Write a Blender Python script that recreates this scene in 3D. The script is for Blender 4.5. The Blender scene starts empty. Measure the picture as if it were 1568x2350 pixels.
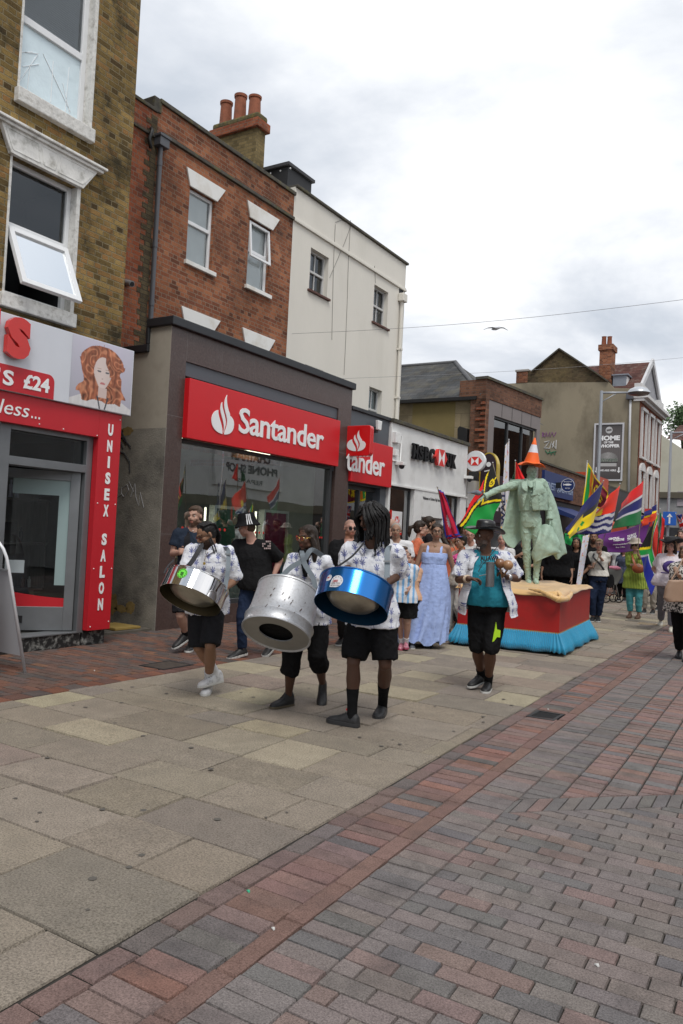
import bpy, bmesh, math, random
import numpy as np
from mathutils import Vector, Matrix, noise
random.seed(7)
R = math.radians
sc = bpy.context.scene
COL = sc.collection
# ---------------------------------------------------------------- camera
CAMZ = 1.60
YAW, PITCH, ROLL = R(31.6), R(1.65), 0.050
cam_m = Matrix.Rotation(YAW, 4, 'Z') @ Matrix.Rotation(math.pi/2 + PITCH, 4, 'X') @ Matrix.Rotation(ROLL, 4, 'Z')
cd = bpy.data.cameras.new('camera'); cam = bpy.data.objects.new('camera', cd); COL.objects.link(cam)
cam.matrix_world = Matrix.Translation((0, 0, CAMZ)) @ cam_m
cd.sensor_fit = 'VERTICAL'; cd.sensor_height = 23.5; cd.lens = 18.0; cd.clip_end = 3000; cd.clip_start = 0.05
sc.camera = cam
# ---------------------------------------------------------------- sky and sun (bright overcast)
SUN_EL, SUN_AZ = R(58), R(60)
w = bpy.data.worlds.new('World'); sc.world = w; w.use_nodes = True
nt = w.node_tree; nt.nodes.clear()
def N(t, kind, **kw):
    n = t.nodes.new(kind)
    for k, v in kw.items():
        if k == 'inp':
            for a, b in v.items(): n.inputs[a].default_value = b
        else: setattr(n, k, v)
    return n
def ramp(t, stops, interp='LINEAR'):
    n = t.nodes.new('ShaderNodeValToRGB'); cr = n.color_ramp; cr.interpolation = interp
    while len(cr.elements) > 1: cr.elements.remove(cr.elements[-1])
    cr.elements[0].position = stops[0][0]; c = stops[0][1]; cr.elements[0].color = (*c, 1) if len(c) == 3 else c
    for p, c in stops[1:]:
        e = cr.elements.new(p); e.color = (*c, 1) if len(c) == 3 else c
    return n
L = nt.links.new
sky = N(nt, 'ShaderNodeTexSky', sky_type='NISHITA', sun_disc=False, sun_elevation=SUN_EL, sun_rotation=SUN_AZ)
tc = N(nt, 'ShaderNodeTexCoord'); sx = N(nt, 'ShaderNodeSeparateXYZ'); L(tc.outputs['Generated'], sx.inputs[0])
za = N(nt, 'ShaderNodeMath', operation='ADD', inp={1: 0.22}); L(sx.outputs[2], za.inputs[0])
zm = N(nt, 'ShaderNodeMath', operation='MAXIMUM', inp={1: 0.05}); L(za.outputs[0], zm.inputs[0])
dx = N(nt, 'ShaderNodeMath', operation='DIVIDE'); L(sx.outputs[0], dx.inputs[0]); L(zm.outputs[0], dx.inputs[1])
dy = N(nt, 'ShaderNodeMath', operation='DIVIDE'); L(sx.outputs[1], dy.inputs[0]); L(zm.outputs[0], dy.inputs[1])
cb = N(nt, 'ShaderNodeCombineXYZ', inp={2: 2.3}); L(dx.outputs[0], cb.inputs[0]); L(dy.outputs[0], cb.inputs[1])
n1 = N(nt, 'ShaderNodeTexNoise', inp={'Scale': 1.15, 'Detail': 10.0, 'Roughness': 0.56, 'Distortion': 0.25}); L(cb.outputs[0], n1.inputs['Vector'])
n2 = N(nt, 'ShaderNodeTexNoise', inp={'Scale': 0.42, 'Detail': 3.0, 'Roughness': 0.5}); L(cb.outputs[0], n2.inputs['Vector'])
mx = N(nt, 'ShaderNodeMath', operation='MULTIPLY_ADD', inp={1: 0.5}); L(n2.outputs['Fac'], mx.inputs[0]); 
hf = N(nt, 'ShaderNodeMath', operation='MULTIPLY', inp={1: 0.5}); L(n1.outputs['Fac'], hf.inputs[0]); L(hf.outputs[0], mx.inputs[2])
cr = ramp(nt, [(0.37, (0.36, 0.41, 0.47)), (0.44, (0.45, 0.49, 0.55)), (0.48, (0.57, 0.60, 0.65)), (0.515, (0.71, 0.73, 0.76)), (0.58, (0.90, 0.90, 0.91))])
L(mx.outputs[0], cr.inputs[0])
bgc = N(nt, 'ShaderNodeBackground', inp={'Strength': 0.93}); L(cr.outputs[0], bgc.inputs[0])
bgs = N(nt, 'ShaderNodeBackground', inp={'Strength': 0.11}); L(sky.outputs[0], bgs.inputs[0])
mk = ramp(nt, [(0.30, (0.72, 0.72, 0.72)), (0.42, (1, 1, 1))]); L(mx.outputs[0], mk.inputs[0])
ms = N(nt, 'ShaderNodeMixShader'); L(mk.outputs[0], ms.inputs[0]); L(bgs.outputs[0], ms.inputs[1]); L(bgc.outputs[0], ms.inputs[2])
wo = N(nt, 'ShaderNodeOutputWorld'); L(ms.outputs[0], wo.inputs[0])
sd = bpy.data.lights.new('sun', 'SUN'); sd.energy = 1.35; sd.angle = R(20); sd.color = (1.0, 0.965, 0.91)
so = bpy.data.objects.new('sun', sd); COL.objects.link(so)
# the sun stands behind the photographer's right shoulder
so.rotation_euler = Vector((-0.45*math.cos(0), 0.55, -1.15)).to_track_quat('-Z', 'Y').to_euler()
sc.view_settings.view_transform = 'Standard'; sc.view_settings.look = 'None'; sc.view_settings.exposure = 0.58; sc.view_settings.gamma = 1.0
sc.view_settings.use_curve_mapping = False
sc.cycles.max_bounces = 6; sc.cycles.diffuse_bounces = 3; sc.cycles.glossy_bounces = 3; sc.cycles.transparent_max_bounces = 12
sc.cycles.transmission_bounces = 4
# ---------------------------------------------------------------- surveying: a sight line of the photograph met with a plane of the street
FD, CX, CY = 1800.0, 784.0, 1175.0
C0 = np.array([0, 0, CAMZ]); M3 = np.array(cam_m.to_3x3())
def sight(x, y): return M3 @ np.array([(x-CX)/FD, -(y-CY)/FD, -1.0])
def G(x, y, z=0.0): d = sight(x, y); return Vector(C0 + (z-CAMZ)/d[2]*d)
def PX(x, y, X): d = sight(x, y); return Vector(C0 + X/d[0]*d)
def PY(x, y, Y): d = sight(x, y); return Vector(C0 + Y/d[1]*d)
def W(x, y, dep): return Vector(C0 + dep*sight(x, y))
def depth(p): q = M3.T @ (np.array(p) - C0); return -q[2]
RIGHT = Vector(M3[:, 0]); UPV = Vector(M3[:, 1]); FWD = Vector(-M3[:, 2])
# ---------------------------------------------------------------- object helpers
INV = {}
def tag(o, label=None, cat=None, group=None, kind=None):
    if label: o['label'] = label
    if cat: o['category'] = cat
    if group: o['group'] = group
    if kind: o['kind'] = kind
    return o
def thing(name, label, cat, loc=(0, 0, 0), rotz=0.0, group=None):
    o = bpy.data.objects.new(name, None); COL.objects.link(o); o.empty_display_size = 0.2
    o.location = loc; o.rotation_euler = (0, 0, rotz)
    INV[o.name] = (Matrix.Translation(loc) @ Matrix.Rotation(rotz, 4, 'Z')).inverted()
    return tag(o, label, cat, group)
class MB:
    def __init__(s): s.v = []; s.f = []; s.c = []; s.m = []; s.cur = None; s.mi = 0
    def _a(s, vs, fs):
        b = len(s.v); s.v += [tuple(p) for p in vs]
        for f in fs:
            s.f.append([b+i for i in f]); s.c.append(s.cur); s.m.append(s.mi)
        return s
    def quad(s, a, b, c, d): return s._a([a, b, c, d], [(0, 1, 2, 3)])
    def poly(s, pts): return s._a(pts, [tuple(range(len(pts)))])
    def box(s, x0, x1, y0, y1, z0, z1):
        v = [(x0,y0,z0),(x1,y0,z0),(x1,y1,z0),(x0,y1,z0),(x0,y0,z1),(x1,y0,z1),(x1,y1,z1),(x0,y1,z1)]
        return s._a(v, [(3,2,1,0),(4,5,6,7),(0,1,5,4),(1,2,6,5),(2,3,7,6),(3,0,4,7)])
    def obox(s, c, ax, ay, az):           # centre and three half-axis vectors
        c, ax, ay, az = map(Vector, (c, ax, ay, az))
        v = [c+i*ax+j*ay+k*az for k in (-1, 1) for i, j in ((-1,-1),(1,-1),(1,1),(-1,1))]
        return s._a(v, [(3,2,1,0),(4,5,6,7),(0,1,5,4),(1,2,6,5),(2,3,7,6),(3,0,4,7)])
    def bar(s, a, b, w, h, up=(0, 0, 1)):
        a, b = Vector(a), Vector(b); d = (b-a); l = d.length; d.normalize(); up = Vector(up)
        sd = d.cross(up); 
        if sd.length < 1e-4: sd = d.cross(Vector((1, 0, 0)))
        sd.normalize(); u = sd.cross(d).normalized()
        return s.obox((a+b)/2, d*l/2, sd*w/2, u*h/2)
    def loft(s, rings, caps=True, closed=True):
        n = len(rings[0]); vs = [p for r in rings for p in r]; fs = []
        for i in range(len(rings)-1):
            for j in range(n if closed else n-1):
                k = (j+1) % n; fs.append((i*n+j, i*n+k, (i+1)*n+k, (i+1)*n+j))
        if caps:
            fs.append(tuple(range(n-1, -1, -1))); fs.append(tuple(range((len(rings)-1)*n, len(rings)*n)))
        return s._a(vs, fs)
    def tube(s, pts, rad, n=8, caps=True):
        pts = [Vector(p) for p in pts]
        if not hasattr(rad, '__len__'): rad = [rad]*len(pts)
        rings = []; u = None
        for i, p in enumerate(pts):
            d = (pts[min(i+1, len(pts)-1)] - pts[max(i-1, 0)]).normalized()
            if u is None: u = d.orthogonal().normalized()
            u = (u - d*u.dot(d)); u = u.normalized() if u.length > 1e-6 else d.orthogonal().normalized()
            v = d.cross(u); r = rad[i]
            if hasattr(r, '__len__'): r = r[0]
            rings.append([p + (u*math.cos(2*math.pi*j/n) + v*math.sin(2*math.pi*j/n))*r for j in range(n)])
        return s.loft(rings, caps)
    def ball(s, c, r, n=12, m=8, rot=None):
        c = Vector(c)
        if not hasattr(r, '__len__'): r = (r, r, r)
        rings = []
        for i in range(m+1):
            t = math.pi*(i+0.02*(i == 0)-0.02*(i == m))/m
            ring = []
            for j in range(n):
                a = 2*math.pi*j/n; p = Vector((r[0]*math.sin(t)*math.cos(a), r[1]*math.sin(t)*math.sin(a), -r[2]*math.cos(t)))
                ring.append(c + (rot @ p if rot else p))
            rings.append(ring)
        return s.loft(rings)
    def lathe(s, prof, c=(0, 0, 0), n=24, rot=None, caps=True):   # prof: (radius, height)
        c = Vector(c); rings = []
        for r, z in prof:
            ring = []
            for j in range(n):
                a = 2*math.pi*j/n; p = Vector((r*math.cos(a), r*math.sin(a), z)); ring.append(c + (rot @ p if rot else p))
            rings.append(ring)
        return s.loft(rings, caps)
    def prism(s, pts, dvec):              # flat polygon extruded along dvec
        d = Vector(dvec); a = [Vector(p) for p in pts]; b = [p+d for p in a]; n = len(a)
        return s._a(a+b, [tuple(range(n-1, -1, -1)), tuple(range(n, 2*n))] + [(i, (i+1) % n, n+(i+1) % n, n+i) for i in range(n)])
def tri_clean(me):
    bm = bmesh.new(); bm.from_mesh(me); bmesh.ops.recalc_face_normals(bm, faces=bm.faces); bm.to_mesh(me); bm.free()
def box_uv(me):
    if not len(me.polygons): return
    uv = me.uv_layers.new(name='UVMap'); vs = me.vertices
    for p in me.polygons:
        n = p.normal; ax = max(range(3), key=lambda i: abs(n[i]) + (0.01 if i == 0 else 0))
        for li in p.loop_indices:
            c = vs[me.loops[li].vertex_index].co
            uv.data[li].uv = (c.y, c.z) if ax == 0 else (c.x, c.z) if ax == 1 else (c.x, c.y)
SPLIT = {"red_dot", 'window_sill', 'stone_joint', 'panel_joint', 'electrical_casing', 'pane', 'bare_patch', 'painted_reveal', 'room_behind_window', 'coping', 'bargeboard', 'vent', 'collar', 'bracket', 'shopfront_pane', 'curtain', 'brick_front', 'cone', 'screw_cap', 'roof_edge', 'stripe', 'paint_chip', 'interior', 'cable', 'dark_smudge', 'shop_pane', 'toothed_brickwork_', 'string_course', 'cornice', 'wall_light', 'legs', 'chassis_', 'tiled_roof', 'plinth', 'upper_render', 'window_surround'}
def pieces(mb):
    par = {}
    def find(a):
        while par[a] != a: par[a] = par[par[a]]; a = par[a]
        return a
    key = [tuple(round(x, 4) for x in v) for v in mb.v]
    for k in key: par.setdefault(k, k)
    for f in mb.f:
        r = find(key[f[0]])
        for i in f[1:]:
            q = find(key[i])
            if q != r: par[q] = r
    out = {}
    for n, f in enumerate(mb.f): out.setdefault(find(key[f[0]]), []).append(n)
    res = []
    for ns in out.values():
        m = MB(); mp = {}
        for n in ns:
            for i in mb.f[n]:
                if i not in mp: mp[i] = len(m.v); m.v.append(mb.v[i])
            m.f.append([mp[i] for i in mb.f[n]]); m.c.append(mb.c[n]); m.m.append(mb.m[n])
        res.append(m)
    return res
def ob(name, mb, mat, parent=None, **k):
    if name in SPLIT and len(mb.f) > 1:
        ps = pieces(mb)
        if 1 < len(ps) <= 30: return [ob1(name, p, mat, parent, **k) for p in ps][0]
    return ob1(name, mb, mat, parent, **k)
def ob1(name, mb, mat, parent=None, smooth=False, fixn=True, bevel=0.0, angle=None):
    me = bpy.data.meshes.new(name)
    me.from_pydata(mb.v, [], mb.f); me.validate()
    if any(c is not None for c in mb.c) and len(me.polygons) == len(mb.f):
        ca = me.color_attributes.new('Col', 'FLOAT_COLOR', 'CORNER')
        for p, c in zip(me.polygons, mb.c):
            if c is None: c = (1, 1, 1)
            for li in p.loop_indices: ca.data[li].color = (*c, 1)
    if fixn: tri_clean(me)
    box_uv(me)
    mats = mat if isinstance(mat, (list, tuple)) else [mat]
    for m_ in mats: me.materials.append(m_)
    if len(mats) > 1 and len(me.polygons) == len(mb.m):
        for p, mi in zip(me.polygons, mb.m): p.material_index = mi
    if smooth:
        me.shade_smooth()
        if angle: me.set_sharp_from_angle(angle=R(angle))
    o = bpy.data.objects.new(name, me); COL.objects.link(o)
    attach(o, parent)
    if bevel:
        b = o.modifiers.new('bevel', 'BEVEL'); b.width = bevel; b.segments = 2; b.limit_method = 'ANGLE'
    return o
def attach(o, parent):
    if parent is None: return
    inv = INV[parent.name]; o.parent = parent; INV[o.name] = inv
    o.data.transform(inv)                # mesh built in street coordinates, kept in its thing's frame
    if parent.type == 'MESH': pass
def base(o, label, cat, group=None, loc=None):   # a thing that is one mesh: put its origin at its base
    cs = np.array([v.co[:] for v in o.data.vertices])
    if loc is None: loc = Vector(((cs[:, 0].min()+cs[:, 0].max())/2, (cs[:, 1].min()+cs[:, 1].max())/2, cs[:, 2].min()))
    o.data.transform(Matrix.Translation(-Vector(loc))); o.location = loc
    INV[o.name] = Matrix.Translation(loc).inverted()
    return tag(o, label, cat, group)
def struct(name, mb, mat, **k): return tag(ob(name, mb, mat, **k), kind='structure')
# ---------------------------------------------------------------- materials
MATS = {}
def M(name, col=(0.5, 0.5, 0.5), rough=0.6, metal=0.0, spec=0.5, var=0.12, vs=3.0, bump=0.0, bs=40.0, coat=0.0, sheen=0.0, stretch=None, dirt=None, sss=0, attr=False, emit=None, bd=0.01, speck=None):
    if name in MATS: return MATS[name]
    m = bpy.data.materials.new(name); m.use_nodes = True; t = m.node_tree; b = t.nodes['Principled BSDF']; l = t.links.new
    b.inputs['Roughness'].default_value = rough; b.inputs['Metallic'].default_value = metal; b.inputs['Specular IOR Level'].default_value = spec
    if coat: b.inputs['Coat Weight'].default_value = coat; b.inputs['Coat Roughness'].default_value = 0.08
    if sheen: b.inputs['Sheen Weight'].default_value = sheen
    if sss: b.inputs['Subsurface Weight'].default_value = sss; b.inputs['Subsurface Scale'].default_value = 0.01
    tc = N(t, 'ShaderNodeTexCoord'); mp = N(t, 'ShaderNodeMapping'); l(tc.outputs['Object'], mp.inputs[0])
    if stretch: mp.inputs['Scale'].default_value = stretch
    if attr:
        a = N(t, 'ShaderNodeAttribute', attribute_name='Col'); src = a.outputs['Color']
    else:
        r = N(t, 'ShaderNodeRGB'); r.outputs[0].default_value = (*col, 1); src = r.outputs[0]
    if var:
        n = N(t, 'ShaderNodeTexNoise', inp={'Scale': vs, 'Detail': 6.0, 'Roughness': 0.6}); l(mp.outputs[0], n.inputs['Vector'])
        rp = ramp(t, [(0.3, (1-var,)*3), (0.7, (1+var*0.6,)*3)]); l(n.outputs['Fac'], rp.inputs[0])
        mu = N(t, 'ShaderNodeMix', data_type='RGBA', blend_type='MULTIPLY', inp={0: 1.0}); l(src, mu.inputs[6]); l(rp.outputs[0], mu.inputs[7]); src = mu.outputs[2]
    if speck:
        n = N(t, 'ShaderNodeTexNoise', inp={'Scale': speck[0], 'Detail': 3.0, 'Roughness': 0.8}); l(mp.outputs[0], n.inputs['Vector'])
        rp = ramp(t, [(0.36, (1-speck[1],)*3), (0.5, (1,)*3), (0.66, (1+speck[1]*.8,)*3)]); l(n.outputs['Fac'], rp.inputs[0])
        mu = N(t, 'ShaderNodeMix', data_type='RGBA', blend_type='MULTIPLY', inp={0: 1.0}); l(src, mu.inputs[6]); l(rp.outputs[0], mu.inputs[7]); src = mu.outputs[2]
    if dirt:                              # (colour, amount, scale): blotches of grime with a shape of their own
        n = N(t, 'ShaderNodeTexNoise', inp={'Scale': dirt[2], 'Detail': 8.0, 'Roughness': 0.65}); l(mp.outputs[0], n.inputs['Vector'])
        rp = ramp(t, [(0.5, (0,)*3), (0.72, (dirt[1],)*3)]); l(n.outputs['Fac'], rp.inputs[0])
        mu = N(t, 'ShaderNodeMix', data_type='RGBA'); l(rp.outputs[0], mu.inputs[0]); l(src, mu.inputs[6]); mu.inputs[7].default_value = (*dirt[0], 1); src = mu.outputs[2]
    l(src, b.inputs['Base Color'])
    if bump:
        n = N(t, 'ShaderNodeTexNoise', inp={'Scale': bs, 'Detail': 4.0}); l(mp.outputs[0], n.inputs['Vector'])
        bp = N(t, 'ShaderNodeBump', inp={'Strength': bump, 'Distance': bd}); l(n.outputs['Fac'], bp.inputs['Height']); l(bp.outputs[0], b.inputs['Normal'])
    if emit: b.inputs['Emission Color'].default_value = (*emit[0], 1); b.inputs['Emission Strength'].default_value = emit[1]
    MATS[name] = m; return m
def glassmat(name, tint=(0.8, 0.85, 0.85), refl=1.0, rough=0.0, base=0.06):
    m = bpy.data.materials.new(name); m.use_nodes = True; t = m.node_tree; t.nodes.clear(); l = t.links.new
    tr = N(t, 'ShaderNodeBsdfTransparent', inp={0: (*tint, 1)}); gl = N(t, 'ShaderNodeBsdfGlossy', inp={'Roughness': rough, 'Color': (0.95, 0.98, 1, 1)})
    tc = N(t, 'ShaderNodeTexCoord'); nz = N(t, 'ShaderNodeTexNoise', inp={'Scale': 1.3, 'Detail': 1.0}); l(tc.outputs['Object'], nz.inputs['Vector'])
    bp = N(t, 'ShaderNodeBump', inp={'Strength': 0.02, 'Distance': 0.1}); l(nz.outputs['Fac'], bp.inputs['Height']); l(bp.outputs[0], gl.inputs['Normal'])
    fr = N(t, 'ShaderNodeFresnel', inp={'IOR': 1.6}); ad = N(t, 'ShaderNodeMath', operation='MULTIPLY_ADD', use_clamp=True, inp={1: refl, 2: base}); l(fr.outputs[0], ad.inputs[0])
    mx = N(t, 'ShaderNodeMixShader'); l(ad.outputs[0], mx.inputs[0]); l(tr.outputs[0], mx.inputs[1]); l(gl.outputs[0], mx.inputs[2])
    o = N(t, 'ShaderNodeOutputMaterial'); l(mx.outputs[0], o.inputs[0]); MATS[name] = m; return m
def brickmat(name, cols, mortar, bw=0.225, bh=0.075, ms=0.010, stain=None, soft=0.25, bump=0.6, flem=True, dark=(0.35, 0.6)):
    m = bpy.data.materials.new(name); m.use_nodes = True; t = m.node_tree; b = t.nodes['Principled BSDF']; l = t.links.new
    b.inputs['Roughness'].default_value = 0.9; b.inputs['Specular IOR Level'].default_value = 0.2
    uv = N(t, 'ShaderNodeUVMap'); 
    nz = N(t, 'ShaderNodeTexNoise', inp={'Scale': 9.0, 'Detail': 2.0}); l(uv.outputs[0], nz.inputs['Vector'])
    sb = N(t, 'ShaderNodeVectorMath', operation='MULTIPLY_ADD'); sb.inputs[1].default_value = (0.012, 0.012, 0); l(nz.outputs['Color'], sb.inputs[0]); l(uv.outputs[0], sb.inputs[2])
    br = N(t, 'ShaderNodeTexBrick', offset=0.5, offset_frequency=2, squash=0.5 if flem else 1.0, squash_frequency=2,
           inp={'Color1': (0, 0, 0, 1), 'Color2': (1, 1, 1, 1), 'Mortar': (0.5, 0.5, 0.5, 1), 'Scale': 1.0, 'Mortar Size': ms*0.5, 'Mortar Smooth': soft, 'Bias': 0.0, 'Brick Width': bw, 'Row Height': bh})
    l(sb.outputs[0], br.inputs['Vector'])
    k = len(cols); rp = ramp(t, [(i/(k-1) if k > 1 else 0, c) for i, c in enumerate(cols)]); l(br.outputs['Color'], rp.inputs[0])
    n2 = N(t, 'ShaderNodeTexNoise', inp={'Scale': 55.0, 'Detail': 5.0, 'Roughness': 0.7}); l(uv.outputs[0], n2.inputs['Vector'])
    r2 = ramp(t, [(0.3, (0.75,)*3), (0.7, (1.2,)*3)]); l(n2.outputs['Fac'], r2.inputs[0])
    m1 = N(t, 'ShaderNodeMix', data_type='RGBA', blend_type='MULTIPLY', inp={0: 1.0}); l(rp.outputs[0], m1.inputs[6]); l(r2.outputs[0], m1.inputs[7])
    m2 = N(t, 'ShaderNodeMix', data_type='RGBA'); l(br.outputs['Fac'], m2.inputs[0]); l(m1.outputs[2], m2.inputs[6]); m2.inputs[7].default_value = (*mortar, 1)
    n3 = N(t, 'ShaderNodeTexNoise', inp={'Scale': 0.9, 'Detail': 8.0, 'Roughness': 0.62}); l(uv.outputs[0], n3.inputs['Vector'])
    r3 = ramp(t, [(dark[0], (0.55,)*3), (dark[1], (1.08,)*3)]); l(n3.outputs['Fac'], r3.inputs[0])
    m3 = N(t, 'ShaderNodeMix', data_type='RGBA', blend_type='MULTIPLY', inp={0: 0.9}); l(m2.outputs[2], m3.inputs[6]); l(r3.outputs[0], m3.inputs[7]); src = m3.outputs[2]
    if stain:
        n4 = N(t, 'ShaderNodeTexNoise', inp={'Scale': stain[2], 'Detail': 9.0, 'Roughness': 0.7}); l(uv.outputs[0], n4.inputs['Vector'])
        r4 = ramp(t, [(0.5, (0,)*3), (0.66, (stain[1],)*3)]); l(n4.outputs['Fac'], r4.inputs[0])
        m4 = N(t, 'ShaderNodeMix', data_type='RGBA'); l(r4.outputs[0], m4.inputs[0]); l(src, m4.inputs[6]); m4.inputs[7].default_value = (*stain[0], 1); src = m4.outputs[2]
    l(src, b.inputs['Base Color'])
    iv = N(t, 'ShaderNodeMath', operation='MULTIPLY_ADD', inp={1: -1.0}); l(br.outputs['Fac'], iv.inputs[0]); l(n2.outputs['Fac'], iv.inputs[2])
    bp = N(t, 'ShaderNodeBump', inp={'Strength': bump, 'Distance': 0.012}); l(iv.outputs[0], bp.inputs['Height']); l(bp.outputs[0], b.inputs['Normal'])
    MATS[name] = m; return m
BLACK = M('black_paint', (0.012, 0.012, 0.013), 0.45)
WHITE = M('white_plastic', (0.78, 0.78, 0.77), 0.35, var=0.05, vs=6, dirt=((0.35, 0.34, 0.3), 0.35, 9))
WPAINT = M('white_paint', (0.72, 0.71, 0.68), 0.7, var=0.1, vs=5, dirt=((0.2, 0.19, 0.15), 0.75, 7), bump=0.4, bs=30)
DARK = M('dark_interior', (0.02, 0.021, 0.023), 0.8)
GLASS = glassmat('window_glass', (0.86, 0.9, 0.92), 0.8, base=0.04)
SALONGLASS = glassmat('salon_glass', (0.8, 0.86, 0.86), 0.7, base=0.03)
SHOPGLASS = glassmat('shop_glass', (0.72, 0.8, 0.77), 1.2, base=0.24)
ALU = M('aluminium', (0.42, 0.43, 0.44), 0.38, metal=0.7, var=0.1)
LETTER = M('letter_white', (0.82, 0.82, 0.82), 0.4, var=0.02)
REDSIGN = M('red_sign', (0.60, 0.012, 0.018), 0.35, var=0.04, coat=0.2)
# ---------------------------------------------------------------- lettering
def text_v(s, bold=0.0, ext=0.0, shear=0.0, res=3, space=1.0):
    cu = bpy.data.curves.new('txt', 'FONT'); cu.body = s; cu.size = 1.0; cu.extrude = ext; cu.offset = bold; cu.resolution_u = res; cu.shear = shear
    cu.space_character = space
    o = bpy.data.objects.new('txt', cu); COL.objects.link(o)
    dg = bpy.context.evaluated_depsgraph_get(); me = bpy.data.meshes.new_from_object(o.evaluated_get(dg))
    vs = [v.co.copy() for v in me.vertices]; fs = [tuple(p.vertices) for p in me.polygons]
    bpy.data.objects.remove(o); bpy.data.curves.remove(cu); bpy.data.meshes.remove(me)
    return vs, fs
def text_on(mb, s, org, ex, ey, w=None, h=None, bold=0.02, ext=0.004, lift=0.003, shear=0.0, space=1.0):
    """fit the words into a box w x h (metres) whose lower left corner is org; ex, ey unit vectors of the face"""
    vs, fs = text_v(s, bold, 0.5, shear, space=space); ex, ey = Vector(ex), Vector(ey); ez = ex.cross(ey).normalized()
    xs = [v.x for v in vs]; ys = [v.y for v in vs]; x0, x1, y0, y1 = min(xs), max(xs), min(ys), max(ys)
    sx = w/(x1-x0) if w else h/(y1-y0); sy = h/(y1-y0) if h else sx
    if not w and not h: sx = sy = 1
    mb._a([Vector(org) + ex*((v.x-x0)*sx) + ey*((v.y-y0)*sy) + ez*(lift + (v.z+0.5)*ext) for v in vs], fs)
YV, XV, ZV = Vector((0, 1, 0)), Vector((1, 0, 0)), Vector((0, 0, 1))
def textX(mb, s, X, p0, p1, **k):      # words on a face looking to +X; p0 lower left, p1 upper right as (y, z)
    text_on(mb, s, (X, p0[0], p0[1]), YV, ZV, w=p1[0]-p0[0], h=p1[1]-p0[1], **k)
def textY(mb, s, Y, p0, p1, **k):      # on a face looking to -Y
    text_on(mb, s, (p0[0], Y, p0[1]), XV, ZV, w=p1[0]-p0[0], h=p1[1]-p0[1], **k)
def sheet(name, fn, P, nu, nv, mat, parent=None, smooth=True, thick=0.0, backfn=None):
    """a sheet whose colour is a function of (u, v): P(u, v) -> point"""
    vs = [P(i/nu, j/nv) for j in range(nv+1) for i in range(nu+1)]
    fs = [(j*(nu+1)+i, j*(nu+1)+i+1, (j+1)*(nu+1)+i+1, (j+1)*(nu+1)+i) for j in range(nv) for i in range(nu)]
    me = bpy.data.meshes.new(name); me.from_pydata([tuple(p) for p in vs], [], fs)
    ca = me.color_attributes.new('Col', 'FLOAT_COLOR', 'POINT')
    for k in range(len(vs)):
        c = fn((k % (nu+1))/nu, (k//(nu+1))/nv); ca.data[k].color = (c[0], c[1], c[2], 1)
    me.materials.append(mat)
    if smooth: me.shade_smooth()
    o = bpy.data.objects.new(name, me); COL.objects.link(o); attach(o, parent)
    if thick:
        s = o.modifiers.new('thick', 'SOLIDIFY'); s.thickness = thick; s.offset = 0
    return o
# ---------------------------------------------------------------- walls and windows
def xwall(mb, X, y0, y1, z0, z1, holes, rev=0.12):
    ys = sorted({y0, y1, *[a for h in holes for a in h[:2]]}); zs = sorted({z0, z1, *[a for h in holes for a in h[2:4]]})
    ys = [a for a in ys if y0 <= a <= y1]; zs = [a for a in zs if z0 <= a <= z1]
    for a, b in zip(ys, ys[1:]):
        for c, d in zip(zs, zs[1:]):
            my, mz = (a+b)/2, (c+d)/2
            if any(h[0] < my < h[1] and h[2] < mz < h[3] for h in holes): continue
            mb.quad((X, a, c), (X, b, c), (X, b, d), (X, a, d))
    for h in holes:
        a, b, c, d = h[:4]; r = X-rev; b2 = min(b, y1); a2 = max(a, y0); d2 = min(d, z1); c2 = max(c, z0)
        mb.quad((X, a2, c2), (X, a2, d2), (r, a2, d2), (r, a2, c2)); mb.quad((X, b2, c2), (r, b2, c2), (r, b2, d2), (X, b2, d2))
        mb.quad((X, a2, c2), (r, a2, c2), (r, b2, c2), (X, b2, c2)); mb.quad((X, a2, d2), (X, b2, d2), (r, b2, d2), (r, a2, d2))
def xframe(mb, X, y0, y1, z0, z1, w=0.05, t=0.05):
    mb.box(X-t, X, y0, y0+w, z0, z1); mb.box(X-t, X, y1-w, y1, z0, z1); mb.box(X-t, X, y0+w, y1-w, z0, z0+w); mb.box(X-t, X, y0+w, y1-w, z1-w, z1)
def room(mb, X, y0, y1, z0, z1, dep=1.0):
    x = X-dep
    mb.quad((x, y0, z0), (x, y1, z0), (x, y1, z1), (x, y0, z1)); mb.quad((X, y0, z0), (X, y0, z1), (x, y0, z1), (x, y0, z0)); mb.quad((X, y1, z0), (X, y1, z1), (x, y1, z1), (x, y1, z0))
    mb.quad((X, y0, z0), (x, y0, z0), (x, y1, z0), (X, y1, z0)); mb.quad((X, y0, z1), (x, y0, z1), (x, y1, z1), (X, y1, z1))
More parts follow.
